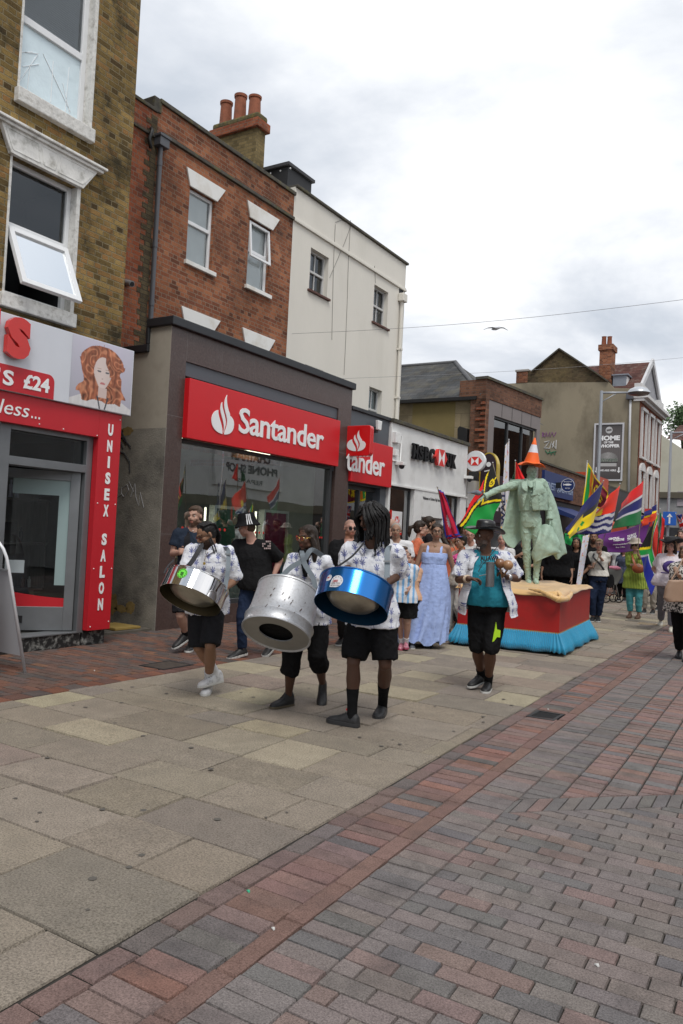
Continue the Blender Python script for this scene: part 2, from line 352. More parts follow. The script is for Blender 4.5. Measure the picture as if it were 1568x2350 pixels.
# ================================================================ GROUND AND PAVING
def shear(x, y):
    if x >= -2.17: return x - 0.036*y
    return x - 0.036*y*max(0, (x+6.03)/3.86)
PAVE = M('paving_stone', attr=True, rough=0.9, spec=0.12, var=0.16, vs=9, bump=0.7, bs=120, speck=(95, .42), dirt=((0.10, 0.09, 0.08), 0.40, 4.5))
BRK = M('paving_brick', attr=True, rough=0.9, spec=0.12, var=0.14, vs=12, bump=0.7, bs=150, speck=(130, .40), dirt=((0.06, 0.055, 0.055), 0.5, 3.2))
JOINT = M('joint_sand', (0.035, 0.030, 0.025), 0.95, var=0.3, vs=30)
gb = MB(); gb.quad((-600, -300, -0.06), (600, -300, -0.06), (600, 900, -0.06), (-600, 900, -0.06)); struct('ground', gb, M('tarmac', (0.07, 0.068, 0.065), 0.9, bump=0.3))
jb = MB(); jb.quad((-9.9, -3, -0.014), (4.2, -3, -0.014), (4.2, 90, -0.014), (-9.9, 90, -0.014)); struct('paving_bed', jb, JOINT)
def paver(mb, x0, x1, y0, y1, col, gap=0.004, tilt=0.002, bev=0.006, clip=None):
    g = gap; p = [(x0+g, y0+g), (x1-g, y0+g), (x1-g, y1-g), (x0+g, y1-g)]
    if x1-x0 < 0.03 or y1-y0 < 0.03: return
    h = random.uniform(-tilt, tilt); tx = random.uniform(-tilt, tilt); ty = random.uniform(-tilt, tilt)
    if clip: p = clip(p)
    if not p or len(p) < 3: return
    cx = sum(a for a, b in p)/len(p); cy = sum(b for a, b in p)/len(p)
    top = []; bot = []
    for a, b in p:
        dx, dy = cx-a, cy-b; l = math.hypot(dx, dy) or 1
        a2, b2 = a+dx/l*bev*1.4, b+dy/l*bev*1.4
        top.append((shear(a2, b2), b2, h + tx*(1 if a > cx else -1) + ty*(1 if b > cy else -1)))
        bot.append((shear(a, b), b, -0.011))
    n = len(p); mb.cur = col
    mb._a(bot+top, [tuple(range(n, 2*n))] + [(i, (i+1) % n, n+(i+1) % n, n+i) for i in range(n)])
def vary(c, a=0.12):
    k = random.uniform(1-a, 1+a); return (c[0]*k, c[1]*k*random.uniform(0.975, 1.005), c[2]*k*random.uniform(0.96, 1.03))
def pick(opts):
    r = random.random()*sum(o[0] for o in opts)
    for o in opts:
        r -= o[0]
        if r <= 0: return vary(o[1], o[2] if len(o) > 2 else 0.12)
    return vary(opts[0][1])
SLAB = [(10, (0.262, 0.226, 0.180), 0.09), (5, (0.288, 0.250, 0.200), 0.08), (4, (0.235, 0.206, 0.172), 0.09), (3.0, (0.35, 0.31, 0.225), 0.05), (0.6, (0.285, 0.225, 0.145), 0.06), (1.5, (0.265, 0.215, 0.175), 0.06)]
sl = MB(); y = -2.0
while y < 62:
    d = random.choice([0.44, 0.44, 0.59, 0.59, 0.36]); x = -6.03 - random.uniform(0, 0.5)
    while x < -2.19:
        l = random.choice([0.6, 0.75, 0.75, 0.9, 0.52]); a, b = max(x, -6.03), min(x+l, -2.18)
        if -2.18-b < 0.12: b = -2.18; 
        if b-a > 0.1: paver(sl, a, b, y, y+d, pick(SLAB), gap=random.choice([.003, .004, .007]), tilt=random.choice([.002, .003, .006]), bev=0.005)
        x = b if b >= -2.18 else x+l
    y += d
struct('stone_pavement', sl, PAVE)
LBR = [(5, (0.155, 0.095, 0.076), .1), (4, (0.135, 0.098, 0.085), .1), (2.5, (0.19, 0.098, 0.07), .1), (3, (0.11, 0.094, 0.088), .1), (.6, (0.22, 0.12, 0.08), .1)]
lb = MB(); y = -1.0
while y < 46:
    x = -8.62 if y > 7.9 else -9.0; i = int(round(y/0.1)); x -= 0.1*(i % 2)
    while x < -6.24:
        l = 0.21; paver(lb, x, min(x+l, -6.24), y, y+0.104, pick(LBR), gap=0.003, tilt=0.0015, bev=0.004); x += l
    y += 0.104
y = -1.0
while y < 60:
    paver(lb, -6.24, -6.035, y, y+0.21, pick([(3, (0.15, 0.085, 0.07)), (2, (0.20, 0.09, 0.06)), (1, (0.11, 0.09, 0.085))]), gap=0.003, tilt=0.001, bev=0.004); y += 0.21
struct('brick_pavement', lb, BRK)
RED = [(5, (0.225, 0.145, 0.125), .07), (3, (0.205, 0.150, 0.136), .07), (2.5, (0.155, 0.142, 0.137), .07), (2, (0.26, 0.148, 0.118), .07)]
GREY = [(6, (0.200, 0.178, 0.168), .06), (4, (0.215, 0.182, 0.170), .06), (2.5, (0.225, 0.168, 0.152), .06), (3, (0.165, 0.156, 0.153), .06)]
GREYD = [(6, (0.172, 0.160, 0.155), .06), (3, (0.188, 0.168, 0.160), .06), (0.6, (0.23, 0.165, 0.145), .06)]
rb = MB(); y = -1.5
EDGE = [(4, (0.185, 0.135, 0.124), .07), (2, (0.20, 0.138, 0.125), .07), (1.2, (0.16, 0.138, 0.132), .07)]
while y < 60:
    l = random.uniform(0.19, 0.24); paver(rb, -2.17, -2.045, y, y+l, pick(EDGE), gap=0.004, tilt=0.003, bev=0.006); y += l
y = -1.5; run = 0
while y < 60:
    if run <= 0: base_c = pick(RED); run = random.choice([1, 1, 1, 2])
    run -= 1; d = 0.107; c = vary(base_c, 0.1)
    if not (7.19 < y < 7.53): paver(rb, -2.045, -1.765, y, y+d, c, gap=0.0025, tilt=0.002, bev=0.004)
    y += d
y = -1.5
while y < 60:
    l = random.uniform(0.30, 0.45); paver(rb, -1.765, -1.665, y, y+l, vary((0.21, 0.135, 0.115), 0.10), gap=0.003, tilt=0.002, bev=0.004); y += l
y = -1.5
while y < 60: paver(rb, -1.665, -1.41, y, y+.1, pick(GREY), gap=0.0025, tilt=0.002, bev=0.003); y += .1
struct('brick_border', rb, BRK)
DA, DB = (-1.47, 4.50), (4.1, 8.05)        # near edge of the diagonal course; the slope of the line through both
def side_of(p, off): return (p[1]-DA[1]-off) - (p[0]-DA[0])*0.955
def clipper(off, keep):
    def f(p):
        out = []
        for i in range(len(p)):
            a, b = p[i], p[(i+1) % len(p)]; sa, sb_ = side_of(a, off)*keep, side_of(b, off)*keep
            if sa >= 0: out.append(a)
            if sa*sb_ < 0:
                t = sa/(sa-sb_); out.append((a[0]+(b[0]-a[0])*t, a[1]+(b[1]-a[1])*t))
        return out
    return f
gbm = MB(); y = -1.5; k = 0
while y < 10.5:
    d = 0.098; x = -1.44 - (0.1 if k % 2 else 0.0)
    while x < 4.1:
        l = .23; a = max(x, -1.41)
        if side_of((a+l/2, y), 0) < 0.25: paver(gbm, a, x+l, y, y+d, pick(GREY), gap=0.0022, tilt=0.0015, bev=0.003, clip=clipper(0.0, -1))
        x += l
    y += d; k += 1
struct('grey_brick_paving', gbm, BRK)
fb = MB(); y = 4.6
while y < 40:
    x = -1.41; ci = 1
    while x < 4.1:
        wd = 0.205
        if side_of((x+wd/2, y), 0.3) > -0.3 and x-0.036*y < 4.0:
            paver(fb, x, x+wd, y, y+0.104, pick(GREYD if ci < 2 else [(6, (0.245, 0.170, 0.152), .07), (3, (0.185, 0.174, 0.170), .07), (3, (0.215, 0.165, 0.152), .07), (1.5, (0.26, 0.165, 0.14), .07)]), gap=0.0035 if ci < 2 else 0.005, tilt=0.002, bev=0.004, clip=clipper(0.30, 1))
        x += wd; ci += 1
    y += 0.104
struct('red_brick_paving', fb, BRK)
db = MB(); s = -0.2; dv = Vector((1, 0.955)).normalized()
while s < 8.0:
    a = Vector(DA) + dv*s; b = Vector(DA) + dv*(s+0.105)
    q = [(a.x+0.002, a.y+0.003), (b.x-0.002, b.y+0.003), (b.x-0.002, b.y+0.29), (a.x+0.002, a.y+0.29)]
    cx = (q[0][0]+q[2][0])/2; cy = (q[0][1]+q[2][1])/2
    q = [(max(-1.41, a_), b_) for a_, b_ in q]
    if q[1][0] > -1.40 and q[1][0] < 4.1:
        db.cur = pick(GREYD)
        tp = [(shear(px*0.96+cx*0.04, py*0.98+cy*0.02), py*0.98+cy*0.02, random.uniform(-0.001, 0.001)) for px, py in q]; bt = [(shear(px, py), py, -0.011) for px, py in q]
        db._a(bt+tp, [(4, 5, 6, 7), (0, 1, 5, 4), (1, 2, 6, 5), (2, 3, 7, 6), (3, 0, 4, 7)])
    s += 0.108
struct('diagonal_brick_course', db, BRK)
# gully grate and inspection cover
t = thing('drain_grate', 'black iron drain grate set in the red brick border on the right', 'drain grate', (-2.2, 7.37, 0))
m = MB(); IRON = M('cast_iron', (0.035, 0.035, 0.037), 0.6, metal=0.5, var=0.3, vs=20)
gx0, gx1, gy0, gy1 = -2.305, -2.045, 7.20, 7.54
m.box(gx0, gx1, gy0, gy0+.03, -.012, .003); m.box(gx0, gx1, gy1-.03, gy1, -.012, .003); m.box(gx0, gx0+.03, gy0+.03, gy1-.03, -.012, .003); m.box(gx1-.03, gx1, gy0+.03, gy1-.03, -.012, .003)
ob('frame', m, IRON, t)
m = MB()
for i in range(7): yy = gy0+.045+i*.037; m.box(gx0+.03, gx1-.03, yy, yy+.014, -.012, .001)
ob('bars', m, IRON, t)
t = thing('inspection_cover', 'rusty square metal inspection cover in the red brick pavement', 'manhole cover', (-6.4, 6.7, 0))
m = MB(); m.box(-6.55, -6.22, 6.5, 6.93, -.01, .004); ob('cover', m, M('rusty_iron', (0.07, 0.055, 0.045), 0.8, metal=0.2, var=0.4, vs=14, bump=0.5), t)
m = MB(); m.box(-6.58, -6.19, 6.47, 6.5, -.01, .006); m.box(-6.58, -6.19, 6.93, 6.96, -.01, .006); m.box(-6.58, -6.55, 6.5, 6.93, -.01, .006); m.box(-6.22, -6.19, 6.5, 6.93, -.01, .006)
ob('rim', m, IRON, t)
# ================================================================ SALON BUILDING (left edge)
STOCK = brickmat('stock_brick', [(0.085, 0.055, 0.024), (0.19, 0.128, 0.046), (0.27, 0.18, 0.062), (0.34, 0.23, 0.085), (0.31, 0.165, 0.06), (0.22, 0.155, 0.06)], (0.27, 0.22, 0.13), ms=0.018, stain=((0.028, 0.024, 0.014), 0.85, 1.6), soft=0.5, bump=1.0)
UPVC = M('upvc_frame', (0.74, 0.75, 0.76), 0.3, var=0.04)
BLIND = M('venetian_blind', (0.50, 0.52, 0.53), 0.6, var=0.03)
FILM = M('creased_film', (0.66, 0.78, 0.83), 0.15, spec=0.8, var=0.08, vs=3, bump=0.9, bs=7)  # pale blue carries the sky's reflection as colour
sb_ = thing('salon_building', 'tall yellow brown stock brick building above the salon at the left edge', 'building', (-9.5, 5.5, 0))
UX = -8.25; H1 = (5.63, 6.57, 4.24, 5.87); H2 = (5.66, 6.68, 6.68, 9.3)
m = MB(); xwall(m, UX, -3.0, 7.44, 3.9, 12.5, [H1, H2], rev=0.16)
m.quad((UX, 7.44, 0), (UX-7, 7.44, 0), (UX-7, 7.44, 12.5), (UX, 7.44, 12.5)); m.quad((UX, 7.44, 0), (UX, 7.44, 3.9), (UX, 7.2, 3.9), (UX, 7.2, 0)); m.quad((UX, -3, 12.5), (UX, 7.44, 12.5), (UX-7, 7.44, 12.5), (UX-7, -3, 12.5)); m.quad((UX, -3, 3.9), (UX-7, -3, 3.9), (UX-7, -3, 12.5), (UX, -3, 12.5))
ob('wall', m, STOCK, sb_, fixn=False)
m = MB(); 
for h in (H1, H2): room(m, UX-0.17, h[0]+.0, h[1]-.0, h[2]+.0, h[3]-.0, 0.9)
ob('room_behind_window', m, DARK, sb_, fixn=False)
RUB = M('rough_white_paint', (0.66, 0.65, 0.62), 0.85, var=0.15, vs=9, bump=0.9, bs=22, dirt=((0.16, 0.14, 0.10), 0.55, 15))
m = MB()                                 # painted reveals
for h in (H1, H2):
    m.box(UX-0.16, UX+0.006, h[1]-0.001, h[1]+0.055, h[2], h[3]); m.box(UX-0.16, UX+0.004, h[0]-0.03, h[0]+0.001, h[2], h[3])
ob('painted_reveal', m, RUB, sb_)
m = MB(); m.box(UX-0.10, UX+0.075, 5.56, 6.63, 4.06, 4.235); m.box(UX-0.1, UX+0.085, 5.60, 6.74, 6.50, 6.675)
ob('window_sill', m, RUB, sb_, bevel=0.012)
def lintel(name, X, y0, y1, z0, y2, y3, z1, parent, mat, thick=0.05, cap=True, panels=True):
    m = MB(); m.prism([(X, y0, z0), (X, y1, z0), (X, y3, z1), (X, y2, z1)], (thick, 0, 0)); o = ob(name, m, mat, parent, bevel=0.006)
    if cap:
        c = MB(); c.box(X, X+thick+0.07, y2-0.07, y3+0.08, z1+.001, z1+0.035); c.box(X, X+thick+0.035, y2-0.03, y3+0.04, z1-0.04, z1); ob('cornice', c, mat, o, bevel=0.008)
    if panels:
        c = MB(); mid = (y0+y1)/2; f = X+thick
        def fr(a0, a1, b0, b1, w=0.014):
            lo, hi = z0+0.05, z1-0.07
            pts = [(a0, lo), (a1, lo), (b1, hi), (b0, hi)]
            for i in range(4): p, q = pts[i], pts[(i+1) % 4]; c.bar((f, *p), (f, *q), w, 0.012, up=(1, 0, 0))
        fr(y0+0.02, mid-0.13, y2+0.08, mid-0.17); fr(mid-0.08, mid+0.08, mid-0.12, mid+0.12); fr(mid+0.13, y1-0.02, mid+0.17, y3-0.08); ob('panel_moulding', c, mat, o)
    return o
lintel('window_lintel', UX, 5.57, 6.62, 5.86, 5.40, 6.86, 6.20, sb_, WPAINT, 0.06)
lintel('window_lintel', UX, 5.6, 6.72, 9.3, 5.43, 6.9, 9.66, sb_, WPAINT, 0.06)
def window(parent, X, h, mid=0.5, bar=0.055, glass=GLASS, frame=UPVC, back=None, mull=False, sill_h=0, rev=0.10, lower=True):
    y0, y1, z0, z1 = h; x = X-rev; m = MB(); zm = z0+(z1-z0)*mid
    xframe(m, x, y0, y1, z0, z1, bar, 0.06); m.box(x-0.055, x+0.008, y0+bar, y1-bar, zm-bar*0.6, zm+bar*0.6)
    if mull:
        yc = (y0+y1)/2; m.box(x-0.04, x-0.012, yc-0.012, yc+0.012, z0+bar, zm-bar*.6); m.box(x-0.04, x-0.012, yc-0.012, yc+0.012, zm+bar*.6, z1-bar)
    f = ob('window', m, frame, parent, bevel=0.006)
    p = MB(); gx = x-0.035
    p.quad((gx, y0+bar*.8, zm), (gx, y1-bar*.8, zm), (gx, y1-bar*.8, z1-bar*.8), (gx, y0+bar*.8, z1-bar*.8))
    if lower: p.quad((gx-.004, y0+bar*.8, z0+bar*.8), (gx-.004, y1-bar*.8, z0+bar*.8), (gx-.004, y1-bar*.8, zm), (gx-.004, y0+bar*.8, zm))
    ob('pane', p, glass, f, fixn=False)
    return f, x, zm
f, x, zm = window(sb_, UX, H2, mid=0.355, bar=0.075, rev=0.11)
m = MB()
for i in range(60):
    z = zm+0.03+i*0.028
    if z < 9.3: m.obox((x-0.055, (H2[0]+H2[1])/2, z), (0.011, 0, 0.006), (0, 0.44, 0), (0, 0, 0.0012))
ob('blind', m, BLIND, f)
m = MB(); m.quad((x-0.030, H2[0]+.07, H2[2]+.07), (x-0.030, H2[1]-.07, H2[2]+.07), (x-0.030, H2[1]-.07, zm-.04), (x-0.030, H2[0]+.07, zm-.04)); ob('reflective_film', m, FILM, f, fixn=False)
m = MB(); a = lambda yy, zz: Vector((x-0.026, yy, zz))
for (ya, za_, yb, zb) in [(5.75, 6.85, 5.98, 7.32), (5.98, 7.32, 5.76, 7.22), (6.2, 6.82, 6.2, 7.35), (6.42, 6.78, 6.44, 7.4), (6.05, 7.36, 6.5, 6.85), (5.78, 7.05, 6.0, 7.2), (5.74, 7.2, 5.9, 7.3), (6.5, 6.8, 6.36, 7.15), (5.86, 6.8, 5.88, 7.1)]:
    m.bar(a(ya, za_), a(yb, zb), 0.008, 0.006)
ob('film_crease', m, M('white_crease', (0.85, 0.88, 0.9), 0.3, var=0), f)
f, x, zm = window(sb_, UX, H1, mid=0.52, bar=0.06, rev=0.11, lower=False)
# the lower sash hangs open from its top edge
ctop = Vector((x+0.03, (H1[0]+H1[1])/2-0.0, zm-0.03)); dn = Vector((0.42, 0, -0.9)).normalized(); nn = Vector((0.9, 0, 0.42)).normalized(); hl = 0.80; hw = 0.43
m = MB()
for s_ in (-1, 1): m.obox(ctop+dn*hl/2+YV*s_*(hw-0.035), dn*hl/2, YV*0.035, nn*0.028)
for k_ in (0.035, hl-0.035): m.obox(ctop+dn*k_, dn*0.035, YV*(hw-0.07), nn*0.028)
f2 = ob('open_sash', m, UPVC, sb_, bevel=0.006)
m = MB(); q = [ctop+dn*0.06-YV*(hw-.06), ctop+dn*0.06+YV*(hw-.06), ctop+dn*(hl-.06)+YV*(hw-.06), ctop+dn*(hl-.06)-YV*(hw-.06)]; m.quad(*q); ob('pane', m, glassmat('frosted_pane', (0.5, 0.53, 0.55), 1.5, rough=0.12, base=0.25), f2, fixn=False)
# shopfront of the salon
SX = -8.12
SRED = M('shop_red_panel', (0.50, 0.013, 0.022), 0.4, var=0.06, vs=2)
m = MB(); m.box(UX-0.05, SX, -3, 7.33, 3.03, 3.95); ob('sign_backing', m, DARK, sb_)
m = MB(); m.box(UX-0.1, SX, -3, 5.62, 0, 0.30); m.box(UX-0.1, SX, 5.62, 6.93, 0, 0.17); m.box(UX-0.1, SX, 6.96, 7.33, 0, 0.2)
ob('plinth', m, M('black_plinth', (0.012, 0.012, 0.012), 0.6, var=0.1, dirt=((0.45, 0.45, 0.42), 0.9, 11)), sb_, bevel=0.006)
m = MB(); m.box(UX-0.12, SX+0.002, 5.60, 5.74, 0.17, 2.70); m.box(UX-0.12, SX+0.002, 6.86, 6.955, 0.17, 2.72); m.box(UX-0.12, SX+0.002, 5.74, 6.86, 2.23, 2.33); m.box(UX-0.12, SX+0.002, 5.74, 6.86, 2.64, 2.70); m.box(UX-.12, SX+.02, 5.74, 6.86, 0.17, 0.19); m.box(UX-.12, SX, -3, 5.6, 0.30, 0.36)
sf = ob('shopfront_frame', m, M('dull_aluminium', (0.20, 0.21, 0.22), 0.45, metal=0.5, var=0.12), sb_, bevel=0.004)
m = MB(); m.quad((SX-.06, 5.74, 2.33), (SX-.06, 6.86, 2.33), (SX-.06, 6.86, 2.64), (SX-.06, 5.74, 2.64)); m.quad((SX-.06, -3, 0.36), (SX-.06, 5.6, 0.36), (SX-.06, 5.6, 2.7), (SX-.06, -3, 2.7)); ob('shopfront_pane', m, SALONGLASS, sf, fixn=False)
hinge = Vector((SX-0.06, 6.84, 0)); dd = Vector((-0.62, -0.785, 0)).normalized(); dn_ = Vector((0.785, -0.62, 0)); dw, dh = 1.02, 2.03; c0 = hinge+ZV*0.2
m = MB()
m.obox(c0+dd*0.06+ZV*dh/2, dd*0.06, dn_*0.022, ZV*dh/2); m.obox(c0+dd*(dw-0.05)+ZV*dh/2, dd*0.05, dn_*0.022, ZV*dh/2)
m.obox(c0+dd*(dw/2+.01)+ZV*0.15, dd*(dw/2-.11), dn_*0.022, ZV*0.15); m.obox(c0+dd*(dw/2+.01)+ZV*(dh-.06), dd*(dw/2-.11), dn_*0.022, ZV*0.06)
dr = ob('door', m, M('dull_aluminium'), sb_, bevel=0.004)
p = lambda u, v: c0 + dd*(0.11+u*(dw-.21)) + ZV*(0.3+v*(dh-.42))
m = MB(); m.quad(p(0, 0), p(1, 0), p(1, 1), p(0, 1)); ob('pane', m, SALONGLASS, dr, fixn=False)
m = MB(); m.obox(p(0.75, 0)+ZV*-0.16+dn_*0.026, dd*0.12, dn_*0.006, ZV*0.045); ob('letterbox', m, BLACK, dr)
m = MB(); hb = p(1, 0)+dn_*0.06-dd*0.0; m.tube([hb+dd*0.04+ZV*0.65-dn_*.05, hb+dd*0.04+ZV*0.66, hb+dd*.04+ZV*1.05, hb+dd*.04+ZV*1.06-dn_*.05], 0.014); ob('handle', m, M('blue_handle', (0.01, 0.02, 0.09), 0.3), dr, smooth=True)
m = MB(); nn_ = 12
for i in range(nn_):
    u0, u1 = i/nn_, (i+1)/nn_; fz = lambda u: 0.07+0.07*(u)**2
    m.quad(p(u0, 0)+dn_*.004, p(u1, 0)+dn_*.004, p(u1, 0)+dn_*.004+ZV*(0.11+.11*u1**1.6), p(u0, 0)+dn_*.004+ZV*(0.11+.11*u0**1.6))
ob('red_swoosh', m, SRED, dr, fixn=False)
m = MB(); m.quad(p(0, .17)+dn_*.003, p(.17, .17)+dn_*.003, p(.17, 1)+dn_*.003, p(0, 1)+dn_*.003); m.quad(p(.17, .88)+dn_*.003, p(.85, .88)+dn_*.003, p(.85, 1)+dn_*.003, p(.17, 1)+dn_*.003); 
ob('frosted_band', m, M('frosted_vinyl', (0.27, 0.36, 0.36), 0.5, var=0.03), dr, fixn=False)
m = MB(); m.quad(p(.62, .26)+dn_*.006, p(.9, .26)+dn_*.006, p(.9, .36)+dn_*.006, p(.62, .36)+dn_*.006); ob('sticker', m, M('sticker', (0.5, 0.56, 0.58), 0.5), dr, fixn=False)
m = MB(); m.quad((SX-2.6, 3, 0.18), (SX-0.13, 3, 0.18), (SX-.13, 7.3, 0.18), (SX-2.6, 7.3, 0.18)); m.quad((SX-2.6, 3, 0.18), (SX-2.6, 7.3, .18), (SX-2.6, 7.3, 2.7), (SX-2.6, 3, 2.7)); m.quad((SX-2.6, 7.3, 0.18), (SX-.13, 7.3, .18), (SX-.13, 7.3, 2.7), (SX-2.6, 7.3, 2.7)); m.quad((SX-2.6, 3, 2.7), (SX-2.6, 7.3, 2.7), (SX-.13, 7.3, 2.7), (SX-.13, 3, 2.7)); m.quad((SX-2.6, 3, .18), (SX-2.6, 3, 2.7), (SX-.13, 3, 2.7), (SX-.13, 3, .18))
ob('interior', m, M('salon_interior', (0.045, 0.044, 0.042), 0.7), sb_, fixn=False)
# shelves with products behind the door
sh = thing('shelf_unit', 'grey wooden display shelves inside the salon doorway', 'shelf', (-9.3, 6.6, 0.18))
m = MB(); WD = M('grey_wood', (0.16, 0.145, 0.13), 0.6, var=0.25, stretch=(8, 8, 1))
m.box(-9.6, -9.56, 6.0, 7.28, .18, 2.3)
for zz, a0, a1 in [(0.62, 6.3, 7.2), (0.95, 6.1, 6.75), (1.25, 6.5, 7.25), (1.55, 6.1, 6.8), (1.85, 6.3, 7.25)]: m.box(-9.56, -9.26, a0, a1, zz, zz+.03)
for yy, z0_, z1_ in [(6.3, .62, 1.25), (6.75, .95, 1.55), (7.2, .62, 1.88)]: m.box(-9.56, -9.28, yy, yy+.03, z0_+.03, z1_)
ob('board', m, WD, sh)
bt = None
for i, (yy, zz, c_, r_, h_) in enumerate([(6.98, .65, (0.12, 0.05, 0.02), .03, .17), (7.08, .65, (0.5, 0.5, 0.48), .025, .15), (6.45, .98, (0.02, 0.02, 0.02), .03, .2), (6.9, 1.28, (0.03, 0.03, 0.035), .03, .2), (6.6, 1.28, (0.02, 0.02, 0.02), .03, .18), (6.7, 1.88, (0.45, 0.42, 0.5), .03, .24), (6.8, 1.88, (0.4, 0.4, 0.5), .03, .24)]):
    m = MB(); m.lathe([(r_, 0), (r_, h_*.7), (r_*.45, h_*.78), (r_*.45, h_)], (-9.4, yy, zz+.001), 12)
    o = ob('hair_product_bottle', m, M('bottle_%d' % i, c_, 0.3, var=0), None, smooth=True, angle=40)
    base(o, ['brown bottle with pale cap on the lowest salon shelf', 'small white bottle beside the brown one on the lowest salon shelf', 'black bottle on the second lowest salon shelf', 'tall dark grey bottle on the middle salon shelf', 'short black bottle on the middle salon shelf', 'left lilac spray can on the top salon shelf', 'right lilac spray can on the top salon shelf'][i], 'bottle', 'hair products on the salon shelves')
# signs of the salon
FX = -7.98
t = thing('salon_fascia_sign', 'pale fascia sign with red letter S, £24 price and portrait of a red haired woman', 'sign', (FX, 5.5, 3.05))
m = MB(); m.box(SX+.002, FX, -3, 7.44, 3.05, 3.93); ob('panel', m, M('pale_panel', (0.62, 0.64, 0.69), 0.35, var=0.03), t, bevel=0.006)
m = MB(); textX(m, "S", FX, (5.46, 3.42), (5.77, 3.90), bold=0.075, ext=0.07, lift=0.02); m.box(FX+.02, FX+.09, 5.28, 5.36, 3.75, 3.93); ob('letter', m, M('red_acrylic', (0.62, 0.02, 0.012), 0.25, coat=0.5), t)
m = MB(); z0_, z1_ = 3.055, 3.345; r_ = 0.09
pts = [(FX+.002, -1, z0_), (FX+.002, 6.19, z0_)] + [(FX+.002, 6.19-r_+r_*math.cos(a_), z1_-r_+r_*math.sin(a_)) for a_ in [i*math.pi/12 for i in range(7)]] + [(FX+.002, -1, z1_)]
m.prism(pts, (0.004, 0, 0)); ob('price_panel', m, SRED, t)
m = MB(); textX(m, "£24", FX+.006, (5.76, 3.115), (6.12, 3.29), bold=0.035); ob("price_text", m, LETTER, t); m = MB(); textX(m, "S", FX+.006, (5.49, 3.11), (5.63, 3.285), bold=0.03); m.box(FX+.008, FX+.012, 5.42, 5.45, 3.24, 3.29); ob('price_text', m, LETTER, t)
def portrait(u, v):
    bg = np.array([0.50, 0.49, 0.56])*(0.75+0.35*v) + np.array([0.03, 0.01, 0.04])*math.sin(3*u)
    x, y_ = (u-0.52)/1.0, v
    c = bg
    n_ = noise.noise(Vector((u*9, v*7, 1.3))); n2_ = noise.noise(Vector((u*26, v*9+n_*2, 4.0)))
    hw_ = 0.35+0.045*math.sin(v*9)+0.06*n_ if v > 0.2 else 0.33+0.05*n_
    if v > 0.70: hw_ = math.sqrt(max(0, 1-((v-0.70)/0.24)**2))*0.34+0.03*n_
    hair = abs(x+0.02) < hw_ and v > 0.10+0.05*n_ and v < 0.97
    body = v < 0.24-0.5*max(0, abs(x+0.02)-0.18)**1.0
    if body: c = np.array([0.62, 0.60, 0.60])*(1+.1*n2_)
    if body and abs(x) < .13 and v > 0.13: c = np.array([0.62, 0.50, 0.46])
    if hair: c = np.array([0.27, 0.085, 0.040])*(1.0+0.8*n2_+0.4*n_) + np.array([0.26, 0.13, 0.07])*max(0, math.sin(u*30+v*16+n_*9+3*math.sin(v*20)))**2
    fx, fy = (x+0.015)/0.15, (v-0.53)/0.25
    if fy < 0: fx /= (1+0.45*fy)
    if fx*fx+fy*fy < 1 and not (x > 0.06+0.04*math.sin(v*15) and v > 0.50): c = np.array([0.68, 0.56, 0.52])*(1.0-0.12*max(0, fx)-0.15*max(0, -fx-.6))
    if abs(x+0.01) < 0.07 and 0.17 < v < 0.32: c = np.array([0.60, 0.47, 0.43])
    for ex_ in (-0.075, 0.055):
        if ((x-ex_)/0.032)**2+((v-0.56)/0.014)**2 < 1: c = np.array([0.10, 0.10, 0.11])
        elif ((x-ex_)/0.042)**2+((v-0.600-.12*abs(x-ex_))/0.006)**2 < 1: c = np.array([0.42, 0.27, 0.20])
    if ((x+0.012)/0.042)**2+((v-0.385)/0.018)**2 < 1: c = np.array([0.50, 0.17, 0.17])
    if ((x+0.018)/0.014)**2+((v-0.455)/0.008)**2 < 1: c = np.array([0.45, 0.33, 0.3])
    if v < 0.19 and abs(abs(x)-0.09*(1-(0.19-v)*3)) < 0.012: c = np.array([0.05, 0.05, 0.06])
    return np.clip(c, 0.01, 1)
PIC = M('printed_picture', attr=True, rough=0.4, var=0)
sheet('portrait', portrait, lambda u, v: Vector((FX+.003, 6.42+u*1.0, 3.06+v*0.86)), 150, 120, PIC, t)
m = MB(); m.box(SX+.001, FX-.045, -3, 6.955, 2.70, 3.045); m.box(SX+.001, FX-.045, 6.957, 7.33, 0.2, 3.045)
t2 = ob('red_panel', m, SRED, None, bevel=0.003); base(t2, 'red panels with the words less and UNISEX SALON round the salon doorway', 'sign', loc=(FX, 6.9, 0.2))
m = MB(); textX(m, "less", FX-.045, (5.5, 2.79), (5.90, 2.955), bold=0.0, shear=0.2); ob('less_text', m, LETTER, t2); m = MB(); [m.box(FX-.042, FX-.038, y_, y_+.02, 2.795, 2.82) for y_ in (5.93, 5.98, 6.03)]; ob('dots', m, LETTER, t2)
m = MB(); zt = 2.90
for ch in "UNISEX SALON":
    if ch == ' ': zt -= 0.165; ob('salon_text', m, LETTER, t2); m = MB(); continue
    wd = 0.035 if ch == 'I' else 0.085
    textX(m, ch, FX-.045, (7.145-wd/2, zt-0.155), (7.145+wd/2, zt), bold=0.05); zt -= 0.2125
ob('salon_text', m, LETTER, t2)
m = MB()
for yy, zz in [(6.93, 2.72), (7.0, 1.85), (7.3, 1.85), (7.0, 1.0), (7.3, 1.0), (7.0, .25), (7.3, .3), (6.4, 2.73), (6.05, 2.74), (7.3, 2.98)]: m.ball((FX-.043, yy, zz), .009, 8, 4)
ob('screw_cap', m, WHITE, t2)
